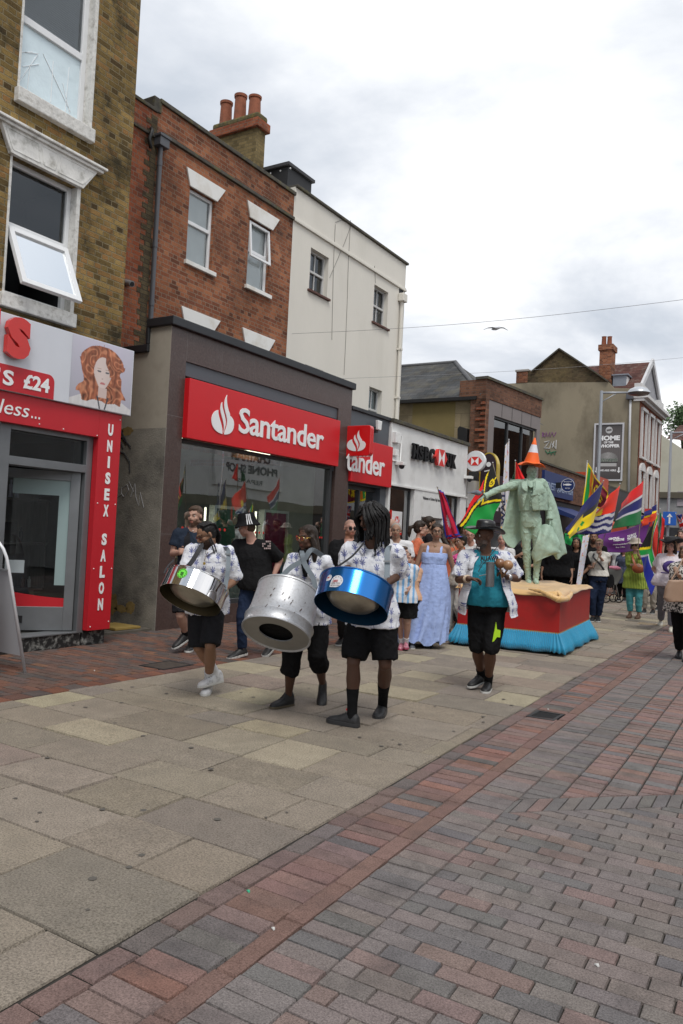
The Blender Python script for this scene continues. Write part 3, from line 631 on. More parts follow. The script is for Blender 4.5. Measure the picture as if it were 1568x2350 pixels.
# A-board
t = thing('pavement_sign', 'white folding A-board with rounded tube frame standing outside the salon', 'a-board', (-7.3, 4.95, 0))
TUBE = M('white_tube', (0.72, 0.73, 0.75), 0.3, var=0.05)
for sgn, nm in ((1, 'frame'), (-1, 'frame')):
    yb = 4.95+sgn*0.34; f3 = lambda u, z: Vector((-7.02-u, 4.95+sgn*(0.34*(1-z/1.38)+0.015), z))
    m = MB(); pts = [f3(0, 0), f3(0, 1.05)]+[f3(0.17-0.17*math.cos(a_), 1.13+0.24*math.sin(a_)) for a_ in (0.3, 0.7, 1.1, 1.5)]+[f3(0.43+0.17*math.sin(a_), 1.13+0.24*math.cos(a_)) for a_ in (0.1, .5, .9, 1.3)]+[f3(0.6, 1.05), f3(0.6, 0)]
    m.tube(pts, 0.016, 8); fr_ = ob('frame', m, TUBE, t, smooth=True)
    m = MB(); a_, b_, c_, d_ = f3(0.02, 0.18), f3(0.58, 0.18), f3(0.58, 1.06), f3(0.02, 1.06); m.prism([a_, b_, c_, d_], (0, 0.006*sgn, 0)); pn = ob('panel', m, M('board_panel', (0.50, 0.51, 0.54), 0.5, var=0.04), t)
    m = MB(); m.bar(f3(-0.005, 1.07), f3(.605, 1.07), 0.035, 0.02); ob('clip', m, ALU, t)
# ================================================================ RED BRICK BUILDING
REDB = brickmat('red_brick', [(0.13, 0.050, 0.030), (0.24, 0.085, 0.043), (0.32, 0.118, 0.058), (0.37, 0.15, 0.075), (0.27, 0.095, 0.048), (0.19, 0.068, 0.040)], (0.25, 0.19, 0.14), ms=0.013, stain=((0.05, 0.032, 0.026), 0.6, 0.8), dark=(0.3, 0.6))
REDB2 = brickmat('bright_red_brick', [(0.24, 0.068, 0.034), (0.34, 0.10, 0.048), (0.38, 0.13, 0.063), (0.19, 0.06, 0.036)], (0.22, 0.16, 0.12), ms=0.013, stain=((0.06, 0.032, 0.024), 0.55, 0.7))
BX = -9.85
t = thing('brick_building', 'red brick building with white window lintels above the bank shopfront', 'building', (-11, 11.4, 0))
WA = (10.27, 10.96, 6.37, 7.70); WB = (11.99, 12.69, 6.44, 7.78); WC = (10.33, 11.02, 4.2, 5.22); WD_ = (12.05, 12.76, 4.2, 5.27)
m = MB(); xwall(m, BX, 9.40, 13.44, 3.0, 8.80, [WA, WB, WC, WD_], rev=0.13); m.quad((BX, 13.44, 3), (BX-6, 13.44, 3), (BX-6, 13.44, 8.8), (BX, 13.44, 8.8)); m.quad((BX, 9.4, 8.6), (BX-.3, 9.4, 8.6), (BX-.3, 9.4, 8.8), (BX, 9.4, 8.8))
ob('wall', m, REDB, t, fixn=False)
m = MB(); xwall(m, BX+.001, 6.5, 9.40, 3.0, 8.62, []); ob('side_wall', m, REDB2, t, fixn=False)
m = MB()                                  # toothed older brickwork beside the pipe
for i in range(47):
    z = 4.3+i*0.09; l = 0.13+0.10*(i % 2)+random.uniform(-.03, .04); m.box(BX-.01, BX+.008, 9.40-l, 9.40+random.choice([0.0, .03]), z, z+.089)
OLD = brickmat('weathered_brick', [(0.10, 0.075, 0.042), (0.15, 0.115, 0.065), (0.075, 0.055, 0.035)], (0.07, 0.06, 0.045), ms=0.014, dark=(.3, .7)); ob('toothed_brickwork', m, OLD, t)
m = MB(); m.box(BX-5, BX-.02, 6.5, 13.42, 8.2, 8.5); ob('roof', m, M('roof_felt', (0.05, 0.05, 0.055), 0.8), t)
COPE = M('mossy_coping', (0.075, 0.068, 0.055), 0.9, var=0.4, vs=8, bump=0.8, bs=18, dirt=((0.13, 0.12, 0.03), 0.7, 6))
m = MB(); m.box(BX-.30, BX+.045, 9.42, 13.46, 8.80, 8.875); m.box(BX-.3, BX+.035, 6.5, 9.38, 8.60, 8.66); m.box(BX-.01, BX+.05, 9.5, 13.44, 8.26, 8.33); m.box(BX-.01, BX+.04, 6.5, 9.36, 8.15, 8.20); m.box(BX-.4, BX+.03, 9.28, 9.46, 8.62, 8.86)
ob('coping', m, COPE, t, bevel=0.01)
for h in (WA, WB, WC, WD_):
    r_ = MB(); room(r_, BX-.14, *h, 0.8); ob('room_behind_window', r_, DARK, t, fixn=False)
LINT = M('white_lintel', (0.76, 0.755, 0.73), 0.7, var=0.04, dirt=((0.45, 0.38, 0.27), 0.5, 2))
for h in (WA, WB, WC, WD_):
    y0, y1, z1 = h[0], h[1], h[3]; lintel('window_lintel', BX, y0-.02, y1+.03, z1+.001, y0-.13, y1+.24, z1+.30, t, LINT, 0.035, cap=False, panels=False)
m = MB()
for h in (WA, WB): m.box(BX-.1, BX+.06, h[0]-.05, h[1]+.08, h[2]-.08, h[2]-.001)
ob('window_sill', m, LINT, t, bevel=.008)
VERT = M('vertical_blind', (0.78, 0.78, 0.75), 0.7, var=0.06)
for h in (WA, WB, WC, WD_):
    f, x, zm = window(t, BX, h, mid=0.55, bar=0.055, rev=0.07)
    m = MB()
    for i in range(9):
        yy = h[0]+.07+i*(h[1]-h[0]-.22)/8; dx_ = 0.02
        m.quad((x-.065, yy, h[2]+.06), (x-.065+dx_, yy+.075, h[2]+.06), (x-.065+dx_, yy+.075, h[3]-.05), (x-.065, yy, h[3]-.05))
    ob('blind', m, VERT, f, fixn=False)
# upper sash of the second window stands open
m = MB(); c_ = Vector((BX-.03, 12.34, 7.74)); dn = Vector((0.10, 0, -0.99)).normalized(); nn = Vector((.99, 0, .1)).normalized(); hl, hw = .72, .33
for s_ in (-1, 1): m.obox(c_+dn*hl/2+YV*s_*(hw-.025), dn*hl/2, YV*.025, nn*.02)
for k_ in (.025, hl-.025): m.obox(c_+dn*k_, dn*.025, YV*(hw-.05), nn*.02)
ob('open_sash', m, UPVC, t, bevel=.004)
PIPE = M('grey_pipe', (0.085, 0.088, 0.10), 0.45, var=0.1)
dp = thing('downpipe', 'dark grey downpipe with box hopper on the red brick wall', 'downpipe', (BX+.08, 9.44, 4.7))
m = MB(); m.tube([(BX+.07, 9.44, 8.02), (BX+.07, 9.44, 4.6)], 0.04, 12); ob('pipe', m, PIPE, dp, smooth=True, angle=40)
m = MB(); m.box(BX+.005, BX+.16, 9.34, 9.56, 8.02, 8.20); m.box(BX+.002, BX+.18, 9.32, 9.58, 8.17, 8.22); ob('hopper', m, PIPE, dp, bevel=.01)
m = MB()
for zz in (7.7, 6.3, 5.3): m.lathe([(.047, 0), (.047, .09)], (BX+.07, 9.44, zz), 12)
ob('collar', m, PIPE, dp, smooth=True, angle=40)
m = MB(); m.tube([(BX+.05, 9.22, 8.25), (BX+.10, 9.2, 8.2), (BX+.07, 9.17, 8.05), (BX+.09, 9.2, 7.9)], .032, 8); ob('bent_pipe', m, M('black_plastic', (0.01, .01, .01), .5), dp, smooth=True)
cm = thing('security_camera', 'small grey round security camera on the brick wall beside the salon building', 'camera', tuple(PX(289, 648, BX)))
pc = PX(289, 648, BX); m = MB(); m.tube([pc, pc+Vector((.18, -.03, -.06))], .05, 12); ob('housing', m, M('camera_grey', (.30, .32, .33), .4), cm, smooth=True, angle=40)
m = MB(); m.tube([pc+Vector((.18, -.03, -.06)), pc+Vector((.19, -.032, -.063))], .038, 12); ob('lens', m, BLACK, cm)
# chimney
t = thing('chimney_stack', 'yellow brick chimney stack with three orange clay pots behind the brick parapet', 'chimney', tuple(PX(588, 380, -11.2)))
p0 = PX(588, 330, -11.2); cy = p0.y; xl = PY(487, 300, cy).x; cy1 = PX(608, 330, -11.2).y
zc = PX(588, 290, -11.2).z; zt_ = PX(588, 262, -11.2).z
YB = brickmat('yellow_brick', [(0.15, 0.11, 0.05), (0.25, 0.185, 0.085), (0.30, 0.22, 0.10), (0.19, 0.14, 0.065)], (0.17, 0.14, 0.08), ms=0.013, dark=(.35, .62))
m = MB(); m.box(xl+.06, -11.2, cy, cy1, 8.3, zc); ob('stack', m, YB, t)
m = MB(); m.box(xl-.02, -11.12, cy-.08, cy1+.08, zc, zc+.20); ob('cornice', m, REDB2, t, bevel=.01)
m = MB(); m.box(xl+.02, -11.16, cy-.03, cy1+.03, zc+.20, zc+.36); ob('capping', m, M('lichen_mortar', (0.10, 0.085, 0.04), .95, var=.4, vs=9, bump=1, bs=14, dirt=((0.26, 0.19, 0.03), .8, 7)), t, bevel=.05)
TERR = M('terracotta', (0.27, 0.085, 0.04), .8, var=.25, vs=7, dirt=((0.10, .05, .03), .5, 6))
for i, (px, hh) in enumerate([(519, .58), (551, .64), (584, .50)]):
    q = PY(px, 262, (cy+cy1)/2); m = MB(); w_ = 1
    m.lathe([(.155, 0), (.145, .1), (.13, hh*.9), (.15, hh*.9), (.155, hh), (.115, hh), (.10, hh*.5)], (q.x, q.y, zc+.33), 18)
    ob('chimney_pot', m, TERR, t, smooth=True, angle=45)
dm = thing('roof_dormer', 'black flat roofed box dormer beside the chimney', 'dormer', tuple(PX(662, 460, -10.6)))
d0 = PX(662, 376, -10.6); d1 = PX(716, 408, -10.6); xl2 = PY(607, 376, d0.y).x
m = MB(); m.box(xl2-.8, -10.6, d0.y, d1.y, 8.0, d0.z-.04); ob('cheeks', m, M('bitumen', (0.012, .012, .014), .6, var=.2), dm)
m = MB(); m.box(xl2-.8, -10.54, d0.y-.06, d1.y+.06, d0.z-.04, d0.z+.03); ob('roof', m, M('roof_felt', (0.05, .05, .055), .8), dm)
m = MB()
for i in range(3): m.ball((xl2+.2+i*.28, d0.y-.005, d0.z-.12), .02, 8, 4)
ob('vent', m, LETTER, dm)
# ================================================================ WHITE RENDERED BUILDING
REN = M('cream_render', (0.68, 0.65, 0.585), 0.9, var=0.04, vs=1.2, bump=0.3, bs=20, dirt=((0.50, 0.475, 0.41), 0.3, .8), stretch=(1, 1, .35))
t = thing('rendered_building', 'tall cream white rendered building with small sash windows', 'building', (-11, 16, 0))
V = [(14.16, 14.90, 6.99, 7.93), (17.05, 17.80, 7.02, 7.97), (14.17, 14.92, 4.3, 5.32), (17.05, 17.72, 4.3, 5.37)]
m = MB(); xwall(m, BX+.002, 13.44, 18.72, 3.0, 9.0, V, rev=.15); m.quad((BX, 18.72, 0), (BX-7, 18.72, 0), (BX-7, 18.72, 9), (BX, 18.72, 9)); m.box(BX-.3, BX+.001, 13.45, 18.71, 8.9, 9.0)
m.quad((BX-.3, 13.45, 8.9), (BX-.3, 18.7, 8.9), (BX-7, 18.7, 8.9), (BX-7, 13.45, 8.9))
ob('wall', m, REN, t, fixn=False)
m = MB(); m.box(BX, BX+.05, 13.445, 18.74, 8.26, 8.32); m.box(BX-.1, BX+.03, 13.445, 18.735, 8.32, 8.36); ob('string_course', m, REN, t, bevel=.008)
m = MB(); m.box(BX-.3, BX+.06, 13.47, 18.78, 9.0, 9.06); ob('coping', m, COPE, t, bevel=.01)
SASH = M('old_sash_paint', (0.50, 0.50, 0.49), .6, var=.1)
m = MB()
for h in V: room(m, BX-.17, *h, .8)
ob('room_behind_window', m, DARK, t, fixn=False)
for i, h in enumerate(V): 
    f, x, zm = window(t, BX, h, mid=0.5, bar=0.045, frame=SASH, rev=.11, mull=True)
    if i in (0, 1):
        m = MB(); m.quad((x-.09, h[0]+.05, zm+.02), (x-.09, h[0]+.33, zm+.02), (x-.09, h[0]+.33, h[3]-.04), (x-.09, h[0]+.05, h[3]-.04)); ob('curtain', m, M('grey_curtain', (.4, .4, .42), .8), f, fixn=False)
    if i == 3:
        m = MB(); m.quad((x-.09, h[0]+.05, h[2]+.05), (x-.09, h[1]-.05, h[2]+.05), (x-.09, h[1]-.05, h[3]-.04), (x-.09, h[0]+.05, h[3]-.04)); ob('curtain', m, M('teal_curtain', (.22, .28, .30), .8), f, fixn=False)
m = MB()
for h in V: m.box(BX-.1, BX+.06, h[0]-.06, h[1]+.08, h[2]-.05, h[2])
ob('window_sill', m, M('red_sill', (0.10, .045, .035), .8, var=.2), t, bevel=.006)
m = MB()
for pts in [[(805, 505), (800, 600), (797, 700), (793, 800), (790, 860)], [(770, 515), (766, 600), (764, 680), (762, 780)], [(805, 520), (790, 560), (757, 637)], [(770, 510), (785, 505), (803, 515)], [(860, 610), (862, 650)]]:
    m.tube([PX(a_, b_, BX+.012) for a_, b_ in pts], .006, 5)
ob('cable', m, M('grey_cable', (.25, .24, .22), .7), t)
dp = thing('downpipe', 'cream painted downpipe at the right edge of the white rendered wall', 'downpipe', (BX+.08, 18.45, 4.3))
m = MB(); m.tube([(BX+.07, 18.45, 7.9), (BX+.07, 18.45, 4.2)], .045, 12); ob('pipe', m, REN, dp, smooth=True, angle=40)
m = MB(); m.box(BX+.005, BX+.17, 18.33, 18.58, 7.9, 8.12); ob('hopper', m, REN, dp, bevel=.02)
m = MB()
for zz in (6.6, 5.3): m.box(BX+.005, BX+.13, 18.39, 18.51, zz, zz+.05)
ob('bracket', m, REN, dp)
m = MB(); m.box(BX+.003, BX+.012, 18.38, 18.60, 8.14, 8.28); ob('wall_hole', m, DARK, dp)
# ================================================================ BANK SHOPFRONT (protruding, dark granite)
GRAN = M('dark_granite', (0.078, 0.050, 0.044), 0.35, var=0.35, vs=30, bump=0.05, dirt=((0.12, 0.10, 0.095), .35, 12))
ANTH = M('anthracite_panel', (0.075, 0.085, 0.10), .45, var=.05)
SREDM = M('bank_red', (0.60, 0.008, 0.014), .35, var=.03)
GX = -8.6
t = thing('bank_shopfront', 'single storey dark granite bank shopfront with wide window', 'shopfront', (-9.3, 11.4, 0))
m = MB(); m.box(GX-.5, GX, 8.752, 9.10, 0, 4.2); m.box(GX-.5, GX, 13.66, 14.18, 0, 4.2); m.box(GX-.5, GX, 8.752, 14.18, 4.2, 4.68); gran = ob('granite_surround', m, GRAN, t)
m = MB()
for zz in (1.47, 3.3): m.box(GX, GX+.0015, 8.752, 9.10, zz, zz+.008); m.box(GX, GX+.0015, 13.66, 14.18, zz, zz+.008)
for yy in (9.1, 9.95, 10.8, 11.65, 12.5, 13.35): m.box(GX, GX+.0015, yy, yy+.007, 4.2, 4.68)
ob('stone_joint', m, M('pale_joint', (.16, .14, .135), .8), gran)
m = MB(); m.box(-9.11, GX+.07, 8.70, 14.22, 4.68, 4.82); ob('roof_edge', m, M('lead_flashing', (0.020, .022, .026), .5, var=.2), t, bevel=.015)
RET = M('stained_render', (0.23, 0.215, 0.185), .9, var=.25, vs=2.2, bump=.8, bs=45, dirt=((0.045, 0.043, .042), .85, 1.3)); RETT = M('smooth_render', (0.36, 0.325, .27), .85, var=.12, vs=2, dirt=((.17, .15, .12), .5, 2))
m = MB(); m.box(BX+.01, GX-.001, 8.748, 8.9, 0.0, 3.10); m.box(GX-.06, GX+.003, 8.738, 8.75, 0, 3.1); rt = ob('return_wall', m, RET, t)
m = MB(); m.box(-9.07, GX-.001, 8.749, 8.9, 3.10, 4.68); m.box(BX+.01, -9.07, 8.749, 8.9, 3.10, 4.30); ob('upper_render', m, RETT, rt)
m = MB(); m.box(BX+.0, -9.05, 8.70, 8.95, 4.30, 4.42); m.box(-9.11, -9.05, 8.70, 8.95, 4.42, 4.68); ob('roof_edge', m, M('lead_flashing'), t, bevel=.012)
# peeled yellow patches and spray paint on the return wall
def blob(cx, cz, rx, rz, seed, n=22, k=.35):
    return [(cx+rx*math.cos(a_)*(1+k*noise.noise(Vector((math.cos(a_)*2+seed, math.sin(a_)*2, seed)))*1.6), cz+rz*math.sin(a_)*(1+k*noise.noise(Vector((math.cos(a_)*2.5, math.sin(a_)*2+seed, 3)))*1.6)) for a_ in [2*math.pi*i/n for i in range(n)]]
m = MB()
for c_ in [(-9.55, .33, .12, .16, 1), (-9.35, .27, .14, .06, 2), (-9.15, .30, .10, .10, 3), (-9.45, 3.06, .14, .07, 5), (-9.6, 3.0, .08, .12, 6)]:
    m.prism([(a_, 8.7465, b_) for a_, b_ in blob(*c_)], (0, -.002, 0))
ob('bare_patch', m, M('bare_yellow_render', (.23, .16, .055), .9, var=.3, vs=14), rt)
m = MB(); YW = 8.744
def stroke(pts, r=.012): m.tube([PY(a_, b_, YW) for a_, b_ in pts], r, 5)
stroke([(268, 985), (283, 1030), (270, 990), (290, 1020), (276, 985), (300, 1030)]); stroke([(262, 1010), (282, 1005), (300, 1025)]); stroke([(262, 1035), (285, 1040), (297, 1060), (298, 1085)], .014)
ob('graffiti', m, M('black_spray', (.015, .015, .017), .7), rt)
m = MB(); stroke([(262, 1110), (268, 1120), (262, 1145), (278, 1135), (280, 1120), (292, 1112), (296, 1125), (284, 1140), (278, 1130)], .006); stroke([(300, 1140), (310, 1110), (312, 1140), (318, 1160), (322, 1130), (330, 1165)], .006); stroke([(296, 1105), (308, 1130)], .005)
ob('graffiti', m, M('grey_spray', (.30, .30, .31), .7), rt)
al = MB(); al.box(-9.84, -8.66, 7.47, 8.74, -.01, .03); struct('alley_floor', al, M('alley_concrete', (.12, .105, .085), .9, var=.3, vs=6))
pl = MB(); pl.box(-9.3, -8.75, 8.1, 8.6, .035, .07); o = ob('yellow_board', pl, M('yellow_wood', (.34, .23, .06), .7, var=.2), None, bevel=.004); base(o, 'flat yellow wooden board lying in the alley beside the salon', 'board')
# window, grey band and interior
m = MB(); m.box(GX-.3, GX-.03, 9.10, 13.66, 3.98, 4.198); m.box(GX-.3, GX-.05, 13.60, 13.66, 2.9, 3.98); ob('grey_band', m, ANTH, t)
m = MB(); m.box(GX-.2, GX-.06, 9.10, 9.15, .32, 2.99); m.box(GX-.2, GX-.05, 13.54, 13.62, .32, 2.99); m.box(GX-.2, GX-.06, 9.15, 13.54, .32, .40); m.box(GX-.2, GX-.06, 9.15, 13.54, 2.93, 2.99); wf_ = ob('window', m, M('dark_frame', (.04, .042, .045), .4), t, bevel=.004)
m = MB(); m.quad((GX-.12, 9.12, .38), (GX-.12, 13.56, .38), (GX-.12, 13.56, 2.95), (GX-.12, 9.12, 2.95)); ob('pane', m, SHOPGLASS, wf_, fixn=False)
m = MB(); m.box(GX-.3, GX-.04, 9.10, 13.66, 0, .32); ob('plinth', m, GRAN, t)
INTG = M('bank_interior', (.42, .46, .44), .8)
m = MB(); x0_, x1_ = -12.4, GX-.25
m.quad((x0_, 8.95, .1), (x0_, 14.1, .1), (x0_, 14.1, 3.15), (x0_, 8.95, 3.15)); m.quad((x1_, 8.95, .1), (x1_, 8.95, 3.15), (x0_, 8.95, 3.15), (x0_, 8.95, .1)); m.quad((x1_, 14.1, .1), (x0_, 14.1, .1), (x0_, 14.1, 3.15), (x1_, 14.1, 3.15)); m.quad((x1_, 8.95, .1), (x0_, 8.95, .1), (x0_, 14.1, .1), (x1_, 14.1, .1)); m.quad((x1_, 8.95, 3.15), (x1_, 14.1, 3.15), (x0_, 14.1, 3.15), (x0_, 8.95, 3.15))
ob('interior', m, INTG, t, fixn=False)
LAMPM = M('lit_panel', (.9, .88, .75), .5, var=0, emit=((1.0, .93, .72), 2.2))
for i, (xa, ya) in enumerate([(-9.6, 9.7), (-10.4, 10.9), (-9.8, 12.3)]):
    m = MB(); m.box(xa-.3, xa+.3, ya-.3, ya+.3, 3.12, 3.145); o = ob('ceiling_light', m, LAMPM, None); base(o, ['square lit ceiling panel nearest the left end of the bank window', 'square lit ceiling panel in the middle of the bank, deepest inside', 'square lit ceiling panel nearest the right end of the bank window'][i], 'ceiling light', 'lit ceiling panels inside the bank')
for i, (ya, lb_) in enumerate([(10.35, 'left'), (11.75, 'right')]):
    tt = thing('display_stand', 'white framed window display stand with dark screen, %s of the two in the bank' % lb_, 'display stand', (GX-.4, ya, .1), 0, 'display stands in the bank window')
    m = MB(); m.box(GX-.45, GX-.32, ya, ya+.05, .1, 2.0); m.box(GX-.45, GX-.32, ya+.75, ya+.8, .1, 2.0); m.box(GX-.45, GX-.32, ya+.05, ya+.75, 1.95, 2.0); m.box(GX-.45, GX-.32, ya+.05, ya+.75, .1, .6); ob('frame', m, M('white_stand', (.75, .8, .79), .5), tt)
    m = MB(); m.box(GX-.42, GX-.36, ya+.05, ya+.75, .6, 1.95); ob('screen', m, M('dark_poster_%d' % i, (.02, .14, .09) if i == 0 else (.30, .02, .08), .4), tt)
    m = MB(); m.box(GX-.42, GX-.39, ya-.16, ya-.14, .9, 1.95); ob('light_tube', m, LAMPM, tt)
m = MB()
for i in range(13):
    for y_, z_ in [(12.55+i*.075, 1.52)]: m.lathe([(.022, 0), (.022, .002)], (GX-.115, y_, z_), 10, rot=Matrix.Rotation(math.pi/2, 3, 'Y'))
for i in range(9): m.lathe([(.026, 0), (.026, .002)], (GX-.115, 9.35+i*.13, 1.58), 10, rot=Matrix.Rotation(math.pi/2, 3, 'Y'))
for i in range(5): m.lathe([(.024, 0), (.024, .002)], (GX-.115, 11.0+i*.12, 1.56), 10, rot=Matrix.Rotation(math.pi/2, 3, 'Y'))
ob('red_dot', m, M('red_vinyl', (.55, .03, .02), .5), wf_)
# flame emblem: pts in 0..1 box
def bez(p0, p1, p2, p3, n=10): return [tuple((1-s)**3*a+3*(1-s)**2*s*b+3*(1-s)*s*s*c+s**3*d for a, b, c, d in zip(p0, p1, p2, p3)) for s in [i/n for i in range(n)]]
F_OUT = bez((.62, 1), (.60, .86), (.66, .74), (.74, .62)) + bez((.74, .62), (.79, .56), (.80, .53), (.79, .50)) + bez((.79, .50), (.95, .46), (1, .38), (1, .29)) + bez((1, .29), (1, .10), (.76, 0), (.5, 0)) + bez((.5, 0), (.24, 0), (0, .10), (0, .29)) + bez((0, .29), (0, .44), (.12, .53), (.27, .57)) + [(.27, .57)]
F_OUT += bez((.27, .57), (.26, .44), (.50, .25), (.52, .08)) + bez((.52, .08), (.60, .28), (.38, .50), (.36, .64)) + bez((.36, .64), (.36, .72), (.40, .76), (.42, .79)) + bez((.42, .79), (.42, .62), (.66, .44), (.64, .28)) + bez((.64, .28), (.72, .45), (.52, .62), (.52, .76)) + bez((.52, .76), (.52, .88), (.57, .94), (.62, 1))
def emblem(mb, org, ex, ey, w_, h_, lift=.004, ext=.004):
    ex, ey = Vector(ex), Vector(ey); ez = ex.cross(ey)
    # the emblem as three leaves and a bowl, each a convex-enough prism
    def pr(pts): mb.prism([Vector(org)+ex*a_*w_+ey*b_*h_+ez*lift for a_, b_ in pts], ez*ext)
    pr(bez((.27, .57), (.24, .42), (.46, .28), (.50, .06), 8)+[(.50, .06), (.5, 0)]+bez((.5, 0), (.24, 0), (0, .10), (0, .29), 8)+bez((0, .29), (0, .44), (.12, .54), (.27, .57), 8))
    pr(bez((.42, .79), (.40, .62), (.66, .44), (.62, .24), 8)+bez((.62, .24), (.60, .17), (.58, .12), (.56, .04), 6)+bez((.56, .04), (.62, .3), (.32, .48), (.36, .66), 8)+[(.36, .66), (.38, .74)])
    pr(bez((.62, 1), (.60, .86), (.64, .74), (.74, .60), 8)+bez((.74, .60), (.79, .56), (.80, .53), (.79, .50), 5)+bez((.79, .50), (.95, .46), (1, .38), (1, .29), 6)+bez((1, .29), (1, .10), (.8, 0), (.58, 0), 8)+bez((.58, 0), (.62, .12), (.70, .2), (.69, .32), 6)+bez((.69, .32), (.70, .45), (.50, .60), (.52, .78), 8)+bez((.52, .78), (.54, .9), (.58, .95), (.62, 1), 5))
t = thing('bank_fascia_sign', 'long red fascia sign with white flame emblem reading Santander', 'sign', (GX, 11.4, 3.0))
m = MB(); m.box(GX-.02, GX+.10, 9.10, 13.60, 2.99, 3.93); ob('box', m, SREDM, t, bevel=.006)
fx = GX+.10; a0 = PX(483, 990, fx); a1 = PX(540, 897, fx); b0 = PX(547, 985, fx); b1 = PX(741, 1035, fx)
m = MB(); emblem(m, (fx, a0.y, 3.16), YV, ZV, a1.y-a0.y, .66, ext=.012); textX(m, "Santander", fx, (b0.y, 3.24), (b1.y, 3.68), bold=.016, ext=.012, space=.95); ob('lettering', m, LETTER, t)
# projecting square sign
yp = 14.05; q0, q1 = PY(787, 1048, yp), PY(852, 975, yp)
t = thing('projecting_sign', 'red rounded square sign with white flame emblem projecting between the two bank fronts', 'sign', (q0.x, yp, q0.z))
xa, xb, za_, zb = q0.x, q1.x, (q0.z+PY(852, 1045, yp).z)/2, (q1.z+PY(787, 978, yp).z)/2; r_ = .07
def rrect(x0, x1, z0, z1, r, y): 
    pts = []
    for cx_, cz_, a0_ in ((x1-r, z1-r, 0), (x0+r, z1-r, 90), (x0+r, z0+r, 180), (x1-r, z0+r, 270)):
        pts += [(cx_+r*math.cos(R(a0_+k*18)), y, cz_+r*math.sin(R(a0_+k*18))) for k in range(6)]
    return pts
m = MB(); m.prism(rrect(xa, xb, za_, zb, r_, yp), (0, .14, 0)); ob('case', m, M('red_gloss', (.62, .01, .012), .2, var=.03, coat=.5), t, bevel=.012)
m = MB(); emblem(m, (xa+(xb-xa)*.14, yp, za_+(zb-za_)*.16), XV, ZV, (xb-xa)*.70, (zb-za_)*.68); ob('emblem', m, LETTER, t)
m = MB(); m.box(GX+.0, xa, yp+.04, yp+.10, za_+.1, zb-.1); ob('bracket', m, BLACK, t)
# ---- second bank unit, grey fascia
t = thing('bank_side_unit', 'narrow grey fronted bank unit with dark doorway between granite pillar and white shop', 'shopfront', (-9, 15.1, 0))
m = MB(); m.box(GX-.5, GX-.05, 14.19, 15.98, 2.70, 4.28); m.box(GX-.5, GX-.06, 14.19, 14.30, 0, 2.7); m.box(GX-.5, GX-.06, 15.72, 15.98, 0, 2.7); m.box(GX-.5, GX-.08, 14.3, 15.72, 0, .15); ob('fascia', m, ANTH, t)
m = MB(); m.box(BX, GX+.0, 14.23, 15.99, 4.28, 4.36); ob('roof_edge', m, M('lead_flashing'), t, bevel=.01)
m = MB(); m.box(GX-.3, GX-.2, 14.3, 15.72, 2.6, 2.7); m.box(GX-.3, GX-.2, 15.0, 15.06, .15, 2.6); d_ = ob('door_frame', m, M('dark_frame'), t)
m = MB(); m.quad((GX-.25, 14.3, .15), (GX-.25, 15.72, .15), (GX-.25, 15.72, 2.6), (GX-.25, 14.3, 2.6)); ob('pane', m, SHOPGLASS, d_, fixn=False)
m = MB(); room(m, GX-.3, 14.25, 15.8, .1, 2.68, 2.2); ob('interior', m, M('dim_interior', (.05, .055, .06), .8), t, fixn=False)
sg = thing('bank_fascia_sign', 'short red fascia sign ending in andER lettering beside the white shop front'.replace('andER', 'tander'), 'sign', (GX, 15.2, 2.74))
m = MB(); m.box(GX-.04, GX+.06, 14.19, 16.02, 2.74, 3.68); ob('box', m, SREDM, sg, bevel=.006)
m = MB(); e0, e1 = PX(793, 1085, GX+.06), PX(881, 1098, GX+.06); textX(m, "tander", GX+.06, (e0.y, 2.95), (e1.y, 3.42), bold=.016, ext=.012, space=.95); ob('lettering', m, LETTER, sg)
fl = thing('floodlight', 'small white wall floodlight on the grey fascia beside the rendered wall', 'light', tuple(PX(862, 975, GX)))
q = PX(862, 975, GX); m = MB(); m.prism([q+Vector((.05, -.10, .09)), q+Vector((.05, .10, .09)), q+Vector((.05, .07, -.12)), q+Vector((.05, -.07, -.12))], (.07, 0, 0)); ob('lamp_head', m, WHITE, fl, bevel=.012)
m = MB(); m.box(q.x-.05, q.x+.05, q.y-.06, q.y+.06, q.z-.17, q.z-.05); ob('sensor', m, BLACK, fl, bevel=.01)
# ================================================================ WHITE BANK (hexagon emblem)
WB_ = M('white_shop_render', (.70, .70, .69), .7, var=.06, vs=2, dirt=((.42, .41, .38), .4, 2.5))
t = thing('white_bank', 'single storey white painted bank with black serif letters and hexagon', 'shopfront', (-9.3, 18.3, 0))
y0, y1 = 16.02, 20.60
def yat(px, py, X=GX): return PX(px, py, X).y
ya, yb, yc, yd, ye = yat(896, 1120)+.02, yat(949, 1140), yat(967, 1140), yat(1014, 1150), yat(1055, 1160)
m = MB(); m.box(GX-.6, GX, y0, y1, 2.84, 4.27); m.box(GX-.6, GX-.001, y0, ya, 0, 2.84); m.box(GX-.6, GX+.03, yb, yc, 0, 2.80); m.box(GX-.6, GX+.02, yd+.04, yd+.12, 0, 2.8); m.box(GX-.6, GX+.02, ye, y1, 0, 2.8); m.box(GX-.5, GX+.01, ya, yb, 0, .35); m.box(GX-.5, GX+.01, yd+.12, ye, 0, .35); m.box(GX-.6, GX+.035, yc, yd+.04, 2.15, 2.8)
wl = ob('wall', m, WB_, t, bevel=.005)
m = MB(); m.box(GX-1.2, GX-.6, yc, yc+.03, 0, 2.15); m.box(GX-1.2, GX-.6, yd, yd+.03, 0, 2.15); m.box(GX-1.2, GX-1.15, yc+.03, yd, 0, 2.15); ob('porch', m, M('porch_grey', (.36, .36, .38), .7), t)
m = MB(); m.box(GX, GX+.05, y0+.02, y1, 2.80, 2.84); ob('ledge', m, WB_, wl)
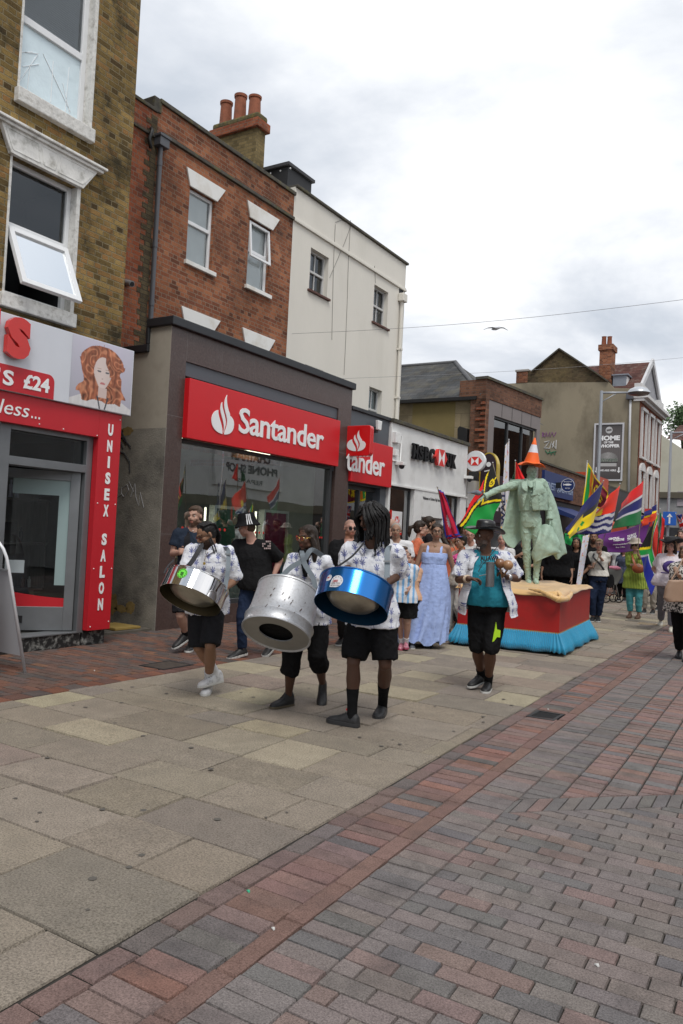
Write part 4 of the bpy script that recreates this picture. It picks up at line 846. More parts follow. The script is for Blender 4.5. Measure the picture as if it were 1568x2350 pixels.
m = MB(); m.box(BX-3, GX+.06, y0-.02, y1+.05, 4.27, 4.36); ob('roof_edge', m, COPE, t, bevel=.01)
m = MB(); xframe(m, GX-.08, ya, yb, .35, 2.8, .05, .06); xframe(m, GX-.08, yd+.12, ye, .35, 2.8, .05, .06); m.box(GX-.12, GX-.09, (yd+.12+ye)/2-.02, (yd+.12+ye)/2+.02, .4, 2.75); wn = ob('window', m, M('dark_frame'), t)
m = MB()
for u0, u1 in ((ya, yb), (yd+.12, ye)): m.quad((GX-.11, u0, .38), (GX-.11, u1, .38), (GX-.11, u1, 2.78), (GX-.11, u0, 2.78))
ob('pane', m, SHOPGLASS, wn, fixn=False)
m = MB(); room(m, GX-.61, y0, yc, .1, 2.8, 1.6); room(m, GX-.61, yd+.03, y1, .1, 2.8, 1.6); ob('interior', m, M('dim_interior'), t, fixn=False)
SER = M('black_letter', (.004, .004, .005), .5, var=0, spec=.2); HRED = M('emblem_red', (.62, .02, .015), .35, var=.02)
lt = thing('bank_lettering', 'large black raised letters HSBC UK with red and white hexagon on white wall', 'sign', (GX, 18.2, 3.5))
ex0 = yat(941, 1030); ex1 = yat(992, 1045); hx0, hx1 = yat(991.5, 1040), yat(1018, 1045); uk0, uk1 = yat(1018, 1050), yat(1042, 1060); zl, zh = 3.53, 3.90
m = MB(); wl_ = (ex1-ex0)/4
for i, ch in enumerate("HSBC"):
    a_ = ex0+i*wl_; textX(m, ch, GX+.04, (a_+.03, zl), (a_+wl_-.03, zh), bold=.05, ext=.05)
ob('lettering', m, SER, lt); m = MB()
for i, ch in enumerate("UK"):
    w2 = (uk1-uk0)/2; a_ = uk0+i*w2; textX(m, ch, GX+.04, (a_+.05, zl), (a_+w2-.03, zh), bold=.05, ext=.05)
for a_, w_ in [(ex0, .2), (ex0+wl_-.2, .2), (uk0+.0, .22), (uk0+(uk1-uk0)/2-.17, .17), (uk0+(uk1-uk0)/2+.02, .2)]:
    m.box(GX+.04, GX+.09, a_, a_+w_, zh-.05, zh+.003)
    if a_ not in (uk0, uk0+(uk1-uk0)/2-.17): m.box(GX+.04, GX+.09, a_, a_+w_, zl-.003, zl+.05)
ob('lettering', m, SER, lt)
def hexagon(parent, fn, w_, h_, ext, red=HRED, wht=LETTER):   # fn(u, v, lift) -> point, u, v in -1..1
    P2 = [(-1, 0), (-.5, 1), (.5, 1), (1, 0), (.5, -1), (-.5, -1)]
    def tri(mb, ps, l0, l1):
        a_ = [fn(u*w_, v*h_, l0) for u, v in ps]; mb.prism(a_, fn(0, 0, l1)-fn(0, 0, l0))
    mr = MB(); mw = MB()
    tri(mw, [(-.5, 1), (.5, 1), (.5, -1), (-.5, -1)], 0, ext)
    tri(mr, [(-1, 0), (-.5, 1), (-.5, -1)], 0, ext); tri(mr, [(1, 0), (.5, -1), (.5, 1)], 0, ext)
    tri(mr, [(-.5, 1), (0, 0), (.5, 1)], ext, ext+.003); tri(mr, [(-.5, -1), (.5, -1), (0, 0)], ext, ext+.003)
    ob('emblem', mr, red, parent); ob('emblem_ground', mw, wht, parent)
cyh, czh = (hx0+hx1)/2, (zl+zh)/2
hexagon(lt, lambda u, v, l: Vector((GX+.03+l, cyh+u, czh+v)), (hx1-hx0)/2, .215, .09)
m = MB(); textX(m, "Welcome", GX+.035, (yat(970, 1100), 2.585), (yat(982, 1105), 2.66), bold=.03); ob('welcome_text', m, M('dark_text', (.06, .06, .065), .5), lt); m = MB(); textX(m, "to Chatham High Street", GX+.035, (yat(983, 1105), 2.565), (yat(1010, 1110), 2.66), bold=.0); ob('welcome_text', m, M('dark_text', (.06, .06, .065), .5), lt)
# round sign
yq = 20.8; c_ = PY(1092.5, 1059, yq); rr = (PY(1115.5, 1059, yq)-c_).length
t = thing('round_sign', 'round white projecting sign with red hexagon emblem', 'sign', tuple(c_-ZV*rr))
RX = Matrix.Rotation(math.pi/2, 3, 'X')
m = MB(); m.lathe([(rr*.96, -.08), (rr, -.05), (rr, .05), (rr*.96, .08)], c_, 40, rot=RX); ob('disc', m, M('white_gloss', (.72, .73, .75), .25, var=.03), t, smooth=True, angle=40)
hexagon(t, lambda u, v, l: Vector((c_.x+u, yq-.083-l, c_.z+v)), rr*.74, rr*.41, .004)
m = MB(); m.box(GX+.0, c_.x-rr*.98, yq-.04, yq+.04, c_.z-.10, c_.z+.12); m.box(GX+.02, GX+.3, yq-.1, yq-.04, c_.z-.55, c_.z-.3); ob('bracket', m, BLACK, t)
# burglar alarm, cctv, cash machine
t = thing('electrical_box', 'white electrical box with looping conduit on the left end of the white bank', 'electrical box', tuple(PX(905, 1025, GX)))
q = PX(903, 1010, GX); m = MB(); m.box(GX, GX+.10, q.y-.06, q.y+.2, 3.8, 4.05); m.box(GX, GX+.08, q.y, q.y+.16, 3.5, 3.65); ob('electrical_casing', m, WHITE, t, bevel=.008)
m = MB(); m.tube([(GX+.03, q.y+.2, 4.0), (GX+.03, q.y+.34, 4.0), (GX+.03, q.y+.34, 3.4), (GX+.03, q.y-.05, 3.38)], .022, 8); ob('conduit', m, WHITE, t, smooth=True)
for i, px in enumerate([(910, 1068), (1067, 1099)]):
    q = PX(px[0], px[1], GX); tt = thing('dome_camera', 'white dome security camera at the %s end of the white bank front' % ('left', 'right')[i], 'camera', tuple(q), 0, 'dome cameras on the white bank')
    m = MB(); m.box(GX, GX+.22, q.y-.09, q.y+.09, q.z+.0, q.z+.08); ob('bracket', m, WHITE, tt, bevel=.01)
    m = MB(); m.ball((GX+.14, q.y, q.z-.02), .07, 12, 8); ob('dome', m, M('smoked_dome', (.02, .02, .025), .1), tt, smooth=True)
t = thing('cash_machine', 'black cash machine with red and white panel above in the white bank window', 'cash machine', (GX-.1, ya+.5, .35))
qa, qb = yat(906, 1150), yat(930, 1150)
m = MB(); m.box(GX-.5, GX-.07, qa, qb, .36, 1.65); ob('body', m, BLACK, t, bevel=.01)
m = MB(); m.box(GX-.16, GX-.06, qa, qb, 1.72, 2.22); ob('header', m, M('header_white', (.7, .7, .7), .4), t)
m = MB(); m.box(GX-.165, GX-.055, qa-.03, qa, 1.7, 2.24); m.box(GX-.16, GX-.055, qa, qb, 1.66, 1.72); ob('red_edge', m, HRED, t)
hexagon(t, lambda u, v, l: Vector((GX-.055+l, (qa+qb)/2+u, 2.0+v)), .13, .10, .003)
# ================================================================ PEOPLE: one skinned body each, clothes and hair as parts
def lerp(a, b, t): return a+(b-a)*t
def organic(name, mb, mat, parent, vox=0.01, it=4, fac=0.5, fold=None, colfn=None, remesh=True):
    me = bpy.data.meshes.new('tmp'); me.from_pydata(mb.v, [], mb.f); tri_clean(me)
    o = bpy.data.objects.new('tmp', me); COL.objects.link(o)
    if remesh:
        r = o.modifiers.new('r', 'REMESH'); r.mode = 'VOXEL'; r.voxel_size = vox; r.use_smooth_shade = True
    if it: s = o.modifiers.new('s', 'SMOOTH'); s.factor = fac; s.iterations = it
    dg = bpy.context.evaluated_depsgraph_get(); m2 = bpy.data.meshes.new_from_object(o.evaluated_get(dg)); bpy.data.objects.remove(o); bpy.data.meshes.remove(me)
    m2.name = name
    if fold:
        ns = [v.normal.copy() for v in m2.vertices]
        for v, n in zip(m2.vertices, ns): v.co += n*fold(v.co, n)
    if colfn:
        co = np.empty(len(m2.vertices)*3); m2.vertices.foreach_get('co', co); c = colfn(co.reshape(-1, 3))
        ca = m2.color_attributes.new('Col', 'FLOAT_COLOR', 'POINT'); a = np.ones((len(c), 4)); a[:, :3] = c; ca.data.foreach_set('color', a.ravel())
    m2.shade_smooth(); m2.materials.append(mat)
    o = bpy.data.objects.new(name, m2); COL.objects.link(o); attach(o, parent); return o
def folds(amp, f=7.0, fz=3.0, seed=0.0):
    def g(p, n):
        p = p+Vector((1, 1, 1))*.05*noise.noise(p*5)
        a = noise.noise(Vector((p.x*f+seed, p.y*f, p.z*fz))); b = noise.noise(Vector((p.x*f*2.3, p.y*f*2.3+seed, p.z*fz*2.6)))
        c = noise.noise(Vector((p.x*f*1.1+seed+9, p.y*f*1.1, p.z*fz*1.2+p.x*f*.8))); return max(-.0045, amp*((.6-min(1, abs(a)*4.5))*0.8+b*0.3+(.5-min(1, abs(c)*5))*.7))
    return g
SKINM = M('skin', attr=True, rough=0.55, spec=0.35, var=0.06, vs=14, sss=0.04)
SKINS = {'dark': (0.115, 0.055, 0.033), 'deep': (0.095, 0.046, 0.029), 'brown': (0.27, 0.145, 0.088), 'tan': (0.32, 0.185, 0.125), 'fair': (0.46, 0.275, 0.205), 'pink': (0.50, 0.28, 0.22), 'green': (0.345, 0.47, 0.375)}
def hairmat(name, c): return M(name, c, 0.5, spec=0.35, var=0.35, vs=30, bump=0.8, bs=90, stretch=(1, 1, 0.25))
HAIR = {'black': hairmat('black_hair', (0.010, 0.009, 0.009)), 'dark': hairmat('dark_brown_hair', (0.030, 0.019, 0.013)), 'brown': hairmat('brown_hair', (0.07, 0.042, 0.025)), 'grey': hairmat('grey_hair', (0.33, 0.31, 0.28)), 'blond': hairmat('blond_hair', (0.40, 0.31, 0.18)), 'ginger': hairmat('short_grey_brown_hair', (.13, .09, .065)), 'green': M('patina_paint', (0.345, 0.47, 0.375), 0.75, var=0.12, vs=9, bump=0.6, bs=14, bd=.03, dirt=((.40, .47, .36), .5, 5))}
def ring(c, L, D, a, b, n=18, p=2.3):
    out = []
    for i in range(n):
        t = 2*math.pi*i/n; ct, st = math.cos(t), math.sin(t)
        out.append(c + L*(a*math.copysign(abs(ct)**(2/p), ct)) + D*(b*math.copysign(abs(st)**(2/p), st)))
    return out
class Fig: pass
def ik(a, b, l1, l2, pole):
    d = b-a; dist = min(d.length, (l1+l2)*0.999); dn = d.normalized(); b2 = a+dn*dist
    x = (l1*l1-l2*l2+dist*dist)/(2*dist); h = math.sqrt(max(0, l1*l1-x*x)); p = pole-dn*pole.dot(dn); p = p.normalized() if p.length > 1e-4 else dn.orthogonal().normalized()
    return a+dn*x+p*h, b2
def figure(at, h, face, px=None, dep=None, lean=0.0, twist=0.0, look=None, nod=0.0, tilt=0.0, female=False, bulk=1.0, belly=0.0, stride=0.0, gg=None, sh=1.0):
    """at: ground point; face: heading in degrees seen from above (0 = +X, 90 = +Y); px: joints sighted in the photograph as (x, y, depth offset)"""
    q = Fig(); s = h/1.75; q.s = s; q.h = h; q.female = female; q.bulk = bulk; q.belly = belly
    P = Vector((at[0], at[1], 0)); F = Vector((math.cos(R(face)), math.sin(R(face)), 0)); Rt = F.cross(ZV); q.F, q.R, q.P = F, Rt, P
    if px and 'head' in px and 'neck' not in px and nod < 15:
        d0_ = depth(P) if dep is None else dep; hz = W(px['head'][0], px['head'][1], d0_+px['head'][2]).z; h = max(h*.90, min(h*1.13, hz/1.605*1.75)); s = h/1.75; q.s = s; q.h = h
    q.rotz = R(face-90); dep = depth(P) if dep is None else dep; q.dep = dep; px = px or {}; gg = gg or {}
    up = (ZV + F*lean).normalized()
    if 'head' in px:
        hv = W(px['head'][0], px['head'][1], dep+px['head'][2])-F*(.03+.05*max(0, math.sin(R(nod))))-(P+ZV*.93*s); hv.x *= .85; hv.y *= .85; hh_ = math.hypot(hv.x, hv.y); k_ = min(1, .26*abs(hv.z)/(hh_+1e-6)); up = Vector((hv.x*k_, hv.y*k_, hv.z)).normalized()
    def L_(x, y, z): return P + Rt*x*s + F*y*s + ZV*z*s
    def spine(z, y=0): return P + ZV*0.93*s + up*(z-0.93)*s + F*y*s
    q.up = up
    J = {}
    J['pel'] = L_(0, 0, 0.93); J['neck'] = spine(1.46)
    tw = Matrix.Rotation(R(twist), 3, 'Z'); Rs = tw @ Rt; Fs = tw @ F; q.Rs, q.Fs = Rs, Fs; w = (0.165 if female else 0.190)*sh
    J['rs'] = spine(1.39)+Rs*w*s; J['ls'] = spine(1.39)-Rs*w*s
    J['rh'] = L_(0.088, 0, 0.92); J['lh'] = L_(-0.088, 0, 0.92)
    for k in ('neck', 'rs', 'ls', 'rh', 'lh', 'pel'):
        if k in px: J[k] = W(px[k][0], px[k][1], dep+px[k][2])
    q.mids = (J['rs']+J['ls'])/2; q.midh = (J['rh']+J['lh'])/2
    if 'neck' not in px: J['neck'] = q.mids+up*0.075*s
    yaw = R(look if look is not None else twist); Hf = (Matrix.Rotation(yaw, 3, 'Z') @ F)
    Hf = (Hf*math.cos(R(nod)) - ZV*math.sin(R(nod))).normalized(); Hr = Hf.cross(ZV).normalized(); Hr = (Matrix.Rotation(R(tilt), 3, Hf) @ Hr); Hu = Hr.cross(Hf).normalized()
    q.Hf, q.Hr, q.Hu = Hf, Hr, Hu
    J['head'] = W(px['head'][0], px['head'][1], dep+px['head'][2]) if 'head' in px else J['neck']+up*0.138*s+Hf*0.025*s
    for sd, sg in (('r', 1), ('l', -1)):
        hip = J[sd+'h']; kneeL, calfL = 0.435*s, 0.415*s
        if sd in gg:       # flat foot: toe and heel seen on the paving
            t_, h_ = G(*gg[sd][0]), G(*gg[sd][1]); f = (t_-h_); f.z = 0; f.normalize(); J[sd+'a'] = Vector((t_.x, t_.y, 0))-f*0.215*s+ZV*0.085*s; J[sd+'t'] = Vector((t_.x, t_.y, 0.0))
        else:
            st = stride*sg; J[sd+'a'] = L_(0.09*sg, 0.20*st, 0.085+(0.06 if st < 0 else 0)*abs(stride)) ; J[sd+'t'] = J[sd+'a']+F*0.215*s-ZV*(0.085 if st >= 0 else 0.13)*s
        for k in ('a', 't', 'k'):
            if sd+k in px: J[sd+k] = W(px[sd+k][0], px[sd+k][1], dep+px[sd+k][2])
        if sd+'a' in px and sd+'t' not in px and sd not in gg: J[sd+'t'] = J[sd+'a']+F*0.215*s-ZV*0.085*s
        if sd+'k' not in px: J[sd+'k'], _ = ik(hip, J[sd+'a'], kneeL, calfL, F+Rt*0.1*sg)
        if sd+'w' in px: J[sd+'w'] = W(px[sd+'w'][0], px[sd+'w'][1], dep+px[sd+'w'][2])
        else: J[sd+'w'] = J[sd+'s']+Rs*0.07*s*sg-ZV*0.53*s+F*(0.10-0.16*stride*sg)*s
        if sd+'e' in px: J[sd+'e'] = W(px[sd+'e'][0], px[sd+'e'][1], dep+px[sd+'e'][2])
        else: J[sd+'e'], J[sd+'w'] = ik(J[sd+'s'], J[sd+'w'], 0.29*s, 0.255*s, -Fs*0.6+Rs*sg*0.7-ZV*0.5)
        wd = (J[sd+'w']-J[sd+'e']).normalized(); q.__dict__[sd+'hd'] = wd
    q.J = J
    q.L1 = (J['rh']-J['lh']).normalized(); q.L2 = (J['rs']-J['ls']).normalized(); q.mids = (J['rs']+J['ls'])/2; q.midh = (J['rh']+J['lh'])/2
    return q
def torso_rings(q, e=0.0, lo=0.0, hi=1.0, extra=None, n=20, flare=0.0, neckr=None):
    s, bk = q.s, q.bulk; ax = (q.mids-q.midh); up = ax.normalized(); f = q.female
    # t, half width, half depth, forward shift
    K = [(-0.16, .150, .115, 0), (0.0, .178 if f else .168, .128, 0), (0.38, .135 if f else .150, .105, 0), (0.72, .152 if f else .172, .118, .0), (0.93, .150 if f else .168, .098, -.008), (1.03, .105, .078, -.012), (1.13, .060, .058, -.004)]
    out = []
    ts = sorted(set([lo, hi]+[k[0] for k in K if lo < k[0] < hi]+[x/10 for x in range(-14, 12) if lo < x/10 < hi]))
    for t in ts:
        i = 0
        while i < len(K)-2 and K[i+1][0] < t: i += 1
        k0, k1 = K[i], K[i+1]; u = (t-k0[0])/(k1[0]-k0[0]); u = max(-2, min(1, u)); a, b, sh_ = [lerp(k0[j], k1[j], max(0, u)) for j in (1, 2, 3)]
        bl = q.belly*math.exp(-((t-0.28)/0.3)**2); b += bl*0.5; sh_ += bl*0.5; a += bl*0.35
        ee = e*(1.0 if t < 0.9 else max(0.35, 1-(t-0.9)*4)); a = a*s*bk+ee; b = b*s*bk+ee
        if t < 0.35 and flare: a += flare*(0.35-t); b += flare*(0.35-t)*0.8
        L = lerp(q.L1, q.L2, max(0, min(1, t))).normalized(); D = up.cross(L).normalized()
        if D.dot(q.F) < 0: D = -D
        c = q.midh+ax*t+D*sh_*s
        out.append(ring(c, L, D, a, b, n))
    return out
def limb(mb, pts, rad, n=12): mb.tube(pts, rad, n)
def hand(mb, w, d, n, side, s, curl=0.5, spread=0.10, thumb=0.5):
    """palm from the wrist along d; n = out of the palm; side = towards the thumb"""
    d = d.normalized(); n = (n-d*n.dot(d)).normalized(); side = (side-d*side.dot(d)-n*side.dot(n)).normalized(); s = s*1.0
    mb.loft([ring(w+d*x*s, side, n, a*s, b*s, 10) for x, a, b in ((-0.02, .024, .019), (.02, .030, .018), (.055, .040, .016), (.088, .040, .013), (.096, .034, .010))])
    for i, (o, l, g_) in enumerate([(.030, .070, .9), (.010, .078, 1.0), (-.011, .072, 1.05), (-.031, .056, 1.15)]):
        p = w+d*0.083*s+side*o*1.12*s; dr = (d+side*o*spread*12).normalized(); pts = [p]; a = 0.0
        for k, fr in enumerate((.44, .31, .25)):
            a += curl*g_*(0.8 if k == 0 else 1.0); dd_ = dr*math.cos(a)+n*math.sin(a); p = p+dd_*l*fr*s; pts.append(p)
        limb(mb, pts, [.0095*s, .0088*s, .008*s, .0062*s], 7)
    p = w+d*.022*s+side*.026*s; q1 = p+(d*.55+side*.75+n*thumb*.6).normalized()*.036*s; q2 = q1+(d*.85+side*.25+n*thumb).normalized()*.030*s; q3 = q2+(d*.9+n*thumb*.9-side*.1).normalized()*.024*s
    limb(mb, [p, q1, q2, q3], [.014*s, .0115*s, .0095*s, .0075*s], 7)
def headm(q): 
    m = Matrix((q.Hr, q.Hf, q.Hu)).transposed(); return m
def build(q, label, cat='person', skin='fair', group=None, vox=0.008, beard=None, hands=None, scalp=None, lips=True, feet=True, jaw=1.0, name='person'):
    t = thing(name, label, cat, tuple(q.P), q.rotz, group); q.t = t; J, s = q.J, q.s; bk = q.bulk; m = MB(); hm = headm(q); c = J['head']; f = q.female
    H = lambda x, y, z: c+hm @ Vector((x, y, z))*s*HS
    HS = 1.0
    q.H = H; q.hm = hm
    m.ball(H(0, -.012, .035), (.074*s, .092*s, .082*s), 16, 10, hm); m.ball(H(0, .022, -.035), (.058*s*jaw, .066*s, .066*s), 14, 9, hm); m.ball(H(0, .056, -.088), (.024*s*jaw, .024*s, .020*s), 8, 6, hm)
    for sg in (-1, 1):
        m.ball(H(.034*sg, .052, -.022), (.027*s, .028*s, .028*s), 8, 6, hm); m.ball(H(.046*sg*jaw, .012, -.062), (.022*s, .035*s, .022*s), 8, 6, hm)
        m.ball(H(.077*sg, -.008, -.004), (.008*s, .015*s, .027*s), 8, 6, hm)
    m.tube([H(0, .078, .024), H(0, .094, .0), H(0, .106, -.020)], [.008*s, .0105*s, .014*s], 8); m.ball(H(0, .094, -.027), (.019*s, .014*s, .010*s), 8, 6, hm)
    m.tube([H(-.040, .070, .030), H(-.015, .083, .030), H(.015, .083, .030), H(.040, .070, .030)], .0095*s, 8)
    m.tube([H(-.022, .076, -.050), H(0, .088, -.048), H(.022, .076, -.050)], .0085*s, 8); m.tube([H(-.018, .075, -.064), H(0, .085, -.064), H(.018, .075, -.064)], .0095*s, 8)
    nr = (.046 if f else .058)*s; m.tube([J['neck']-q.up*.03*s, lerp(J['neck'], H(0, -.02, -.05), .5), H(0, -.015, -.04)], [nr*1.18, nr, nr*1.0], 14)
    m.loft(torso_rings(q, 0, -0.16, 1.13))
    for sd, sg in (('r', 1), ('l', -1)):
        S_, E_, W_ = J[sd+'s'], J[sd+'e'], J[sd+'w']; af = (.85 if f else 1.0)*s*(0.6+.4*bk); m.ball(S_, .056*af); m.ball(E_, .040*af)
        limb(m, [lerp(q.mids, S_, .15)+q.up*.050*s, lerp(q.mids, S_, .6)+q.up*.016*s, S_], [.046*af, .054*af, .056*af]); limb(m, [S_, lerp(S_, E_, .35), E_], [.055*af, .048*af, .039*af]); limb(m, [E_, lerp(E_, W_, .28), W_], [.039*af, .041*af, .025*af])
        hp, kn, an, to = J[sd+'h'], J[sd+'k'], J[sd+'a'], J[sd+'t']; lf = s*(0.5+.5*bk); m.ball(kn, .054*lf)
        limb(m, [hp+q.up*.03*s, lerp(hp, kn, .35), kn], [.092*lf, .080*lf, .054*lf]); bk_ = (-q.F)*.012*s
        limb(m, [kn, lerp(kn, an, .30)+bk_, lerp(kn, an, .65)+bk_*.4, an], [.050*lf, .060*lf, .043*lf, .030*lf])
        if feet: limb(m, [an-ZV*.02*s, lerp(an, to, .5)-ZV*.008*s, lerp(an, to, .85)], [.036*s, .032*s, .024*s])
        hd = (hands or {}).get(sd, {}); d = hd.get('d', q.__dict__[sd+'hd']); n = hd.get('n', -q.R*sg*1.0); side = hd.get('side', q.F)
        hand(m, W_, Vector(d), Vector(n), Vector(side), s*(0.92 if f else 1.0), hd.get('curl', .45), thumb=hd.get('thumb', .5))
    base_c = np.array(SKINS[skin]); hmi = np.array(hm.transposed()); cc = np.array(c)
    def cf(p):
        l = (p-cc) @ hmi.T / (s*HS); out = np.tile(base_c, (len(p), 1)); x, y, z = l[:, 0], l[:, 1], l[:, 2]; near = (np.abs(l) < 0.2).all(1)
        if lips:
            k = near & (np.abs(x) < .024) & (y > .068) & (z > -.072) & (z < -.043); out[k] = out[k]*np.array([1.0, .66, .66]) if skin not in ('deep', 'dark') else out[k]*np.array([1.3, .85, .85])
        k = near & (np.abs(z-.034) < .006) & (np.abs(np.abs(x)-.031) < .017) & (y > .06) & (skin != 'green'); out[k] = out[k]*0.25
        if beard:
            k = near & (z < -.030-0.0*x) & (y > -.01) & (z > -.13) & ~((np.abs(x) < .020) & (z > -.070) & (z < -.052)) & ~((z > -.045) & (np.abs(x) < .050)) ; 
            k2 = near & (np.abs(x) < .028) & (z > -.045) & (z < -.034) & (y > .07); k = k | k2
            out[k] = np.array(beard[0])*beard[1]+out[k]*(1-beard[1])
        if scalp:
            k = near & (z > .028+(y+.02)*0.55) & (l[:, 2] > -.03); k |= near & (y < -.035) & (z > -.05); out[k] = np.array(scalp[0])*scalp[1]+out[k]*(1-scalp[1])
        return out
    mat = SKINM if skin != 'green' else HAIR['green']
    organic('body', m, mat, t, vox, 3, .45, colfn=cf)
    return q
EYEW, EYED = M('eye_white', (.6, .58, .55), .2, var=0), M('iris', (.02, .013, .01), .1, var=0)
def eyes(q, closed=False):
    if closed: return
    for sg in (-1, 1):
        m = MB(); m.ball(q.H(.031*sg, .0695, .010), .0098*q.s, 10, 6); m.mi = 1; m.ball(q.H(.031*sg+.0, .0752, .0095), .0070*q.s, 8, 5); ob('eye', m, [EYEW, EYED], q.t, smooth=True)
def collar(q, mat, r=.10):
    F, up = q.Fs, q.up; N_ = q.J['neck']; L = q.L2
    for sg in (-1, 1):
        cl = [N_-F*.07*q.s+up*.012, N_+L*sg*.070*q.s-F*.01+up*.018, N_+L*sg*.055*q.s+F*.075*q.s-up*.012, N_+L*sg*.030*q.s+F*.125*q.s-up*.075]; w_ = [.035, .045, .055, .03]
        rows = [[p, p+(L*sg*.8-up*.75-F*.1).normalized()*w*.55, p+(L*sg*.75-up*.85).normalized()*w] for p, w in zip(cl, w_)]; drape('collar', rows, mat, q.t, 3, 4, .006)
def hair(q, style, col, ln=0.0):
    H, s, hm = q.H, q.s, q.hm; m = MB(); mat = HAIR[col] if isinstance(col, str) else col
    cap = lambda e=0: (m.ball(H(0, -.024, .046), ((.080+e)*s, (.096+e)*s, (.084+e)*s), 16, 10, hm), m.ball(H(0, -.045, .0), ((.074+e)*s, (.070+e)*s, (.078+e)*s), 14, 8, hm))
    if style == 'short':
        cap(); m.ball(H(0, .018, .090), (.060*s, .062*s, .036*s), 12, 6, hm); m.ball(H(.02, .052, .083), (.040*s, .026*s, .020*s), 10, 6, hm)
        return organic('hair', m, mat, q.t, .008, 2, .4, fold=folds(.004, 40, 30))
    if style == 'crop':
        m.ball(H(0, -.020, .040), (.078*s, .093*s, .082*s), 16, 10, hm); m.ball(H(0, -.045, .0), (.071*s, .066*s, .07*s), 14, 8, hm); return organic('hair', m, mat, q.t, .008, 2, .4, fold=folds(.002, 60, 60))
    if style in ('long', 'pony', 'bun', 'bob', 'side'):
        cap(.003)
        for sg in (-1, 1): m.ball(H(.044*sg, .012 if style == 'long' else .022, .078), (.038*s, .046*s, .035*s), 10, 6, hm)
        if style == 'long':
            for sg in (-1, 1): m.tube([H(.066*sg, .004, .03), H(.082*sg, -.01, -.05), H(.088*sg, -.015, -.13), H(.085*sg, -.01, -.13-ln)], [.026*s, .030*s, .032*s, .018*s], 10)
            m.loft([ring(H(0, y, z), q.Hr, q.Hf, a*s, b*s, 14) for y, z, a, b in ((-.05, .02, .078, .05), (-.065, -.06, .09, .045), (-.07, -.14, .10, .04), (-.065, -.14-ln, .085, .02))])
        if style == 'bob':
            for sg in (-1, 1): m.tube([H(.066*sg, .010, .03), H(.080*sg, .0, -.04), H(.078*sg, .004, -.085)], [.024*s, .028*s, .018*s], 10)
            m.ball(H(0, -.05, -.03), (.082*s, .05*s, .08*s), 12, 8, hm)
        if style == 'pony': m.ball(H(0, -.125, .03), .03*s, 8, 6); m.tube([H(0, -.11, .03), H(0, -.165, .02), H(0, -.18, -.06), H(0, -.17, -.14-ln)], [.022*s, .036*s, .034*s, .010*s], 10)
        if style == 'bun': m.ball(H(0, -.10, .055), .045*s, 10, 8)
        if style == 'side': m.tube([H(-.05, -.07, .0), H(-.085, -.055, -.07), H(-.115, -.03, -.13), H(-.16, -.01, -.175), H(-.20, .0, -.20)], [.04*s, .04*s, .034*s, .026*s, .012*s], 10)
        return organic('hair', m, mat, q.t, .009, 3, .5, fold=folds(.005, 34, 9))
def neckc(q): return q.J['neck']
def top(q, mat, e=.022, hem=-0.12, sleeve=0.75, sl_e=.022, flare=0.10, name='shirt', fold=.007, vox=.011, hi=1.07, it=5, collar=False, bust=True, seed=0., tail=None):
    m = MB(); s = q.s; m.loft(torso_rings(q, e, hem, hi, flare=flare)); J = q.J
    if q.female and bust:
        for sg in (-1, 1): m.ball(lerp(q.midh, q.mids, .72)+q.L2*.068*s*sg+q.Fs*(.075*s*q.bulk+e*.6), (.068*s*q.bulk, .060*s*q.bulk, .062*s*q.bulk), 12, 8)
    for sd in 'rl':
        S_, E_, W_ = J[sd+'s'], J[sd+'e'], J[sd+'w']; af = s*(0.6+.4*q.bulk)*(0.88 if q.female else 1); m.ball(S_, .059*af+sl_e*.72)
        if sleeve > 1: m.ball(E_, .043*af+sl_e)
        limb(m, [lerp(q.mids, S_, .2)+q.up*.040*s, lerp(q.mids, S_, .6)+q.up*.014*s, S_], [.046*af+e*.5, .055*af+e*.5, .057*af+sl_e*.6])
        if sleeve > 0:
            if sleeve <= 1: limb(m, [S_, lerp(S_, E_, sleeve*.5), lerp(S_, E_, sleeve)], [.058*af+sl_e*.7, .052*af+sl_e, .048*af+sl_e*1.25])
            else: limb(m, [S_, E_, lerp(E_, W_, sleeve-1)], [.056*af+sl_e*.7, .042*af+sl_e, .032*af+sl_e*.9])
    o = organic(name, m, mat, q.t, vox, it, .5, fold=folds(fold, 7, 3.5, seed)); 
    return o
def bottoms(q, mat, length=0.9, e=.020, name='trousers', cuff=.0, fold=.008, vox=.012, waist=.22, knee=None, seed=3.):
    """length: 0..1 hip to knee, 1..2 knee to ankle"""
    m = MB(); s = q.s; J = q.J; m.loft(torso_rings(q, e*.7, -0.16, waist)); lf = s*(0.5+.5*q.bulk)
    for sd in 'rl':
        hp, kn, an = J[sd+'h'], J[sd+'k'], J[sd+'a']
        if length <= 1: pts = [hp+q.up*.05*s, lerp(hp, kn, length*.5), lerp(hp, kn, length)]; rr = [.096*lf+e*.6, .086*lf+e, .070*lf+e*1.15+cuff]
        else: u = length-1; pts = [hp+q.up*.05*s, lerp(hp, kn, .5), kn, lerp(kn, an, u*.5), lerp(kn, an, u)]; rr = [.096*lf+e*.5, .082*lf+e*.9, .060*lf+e, .056*lf+e*.8+cuff*.5, .042*lf+e*.8+cuff]
        limb(m, pts, rr, 14)
    return organic(name, m, mat, q.t, vox, 5, .5, fold=folds(fold, 8, 5, seed))
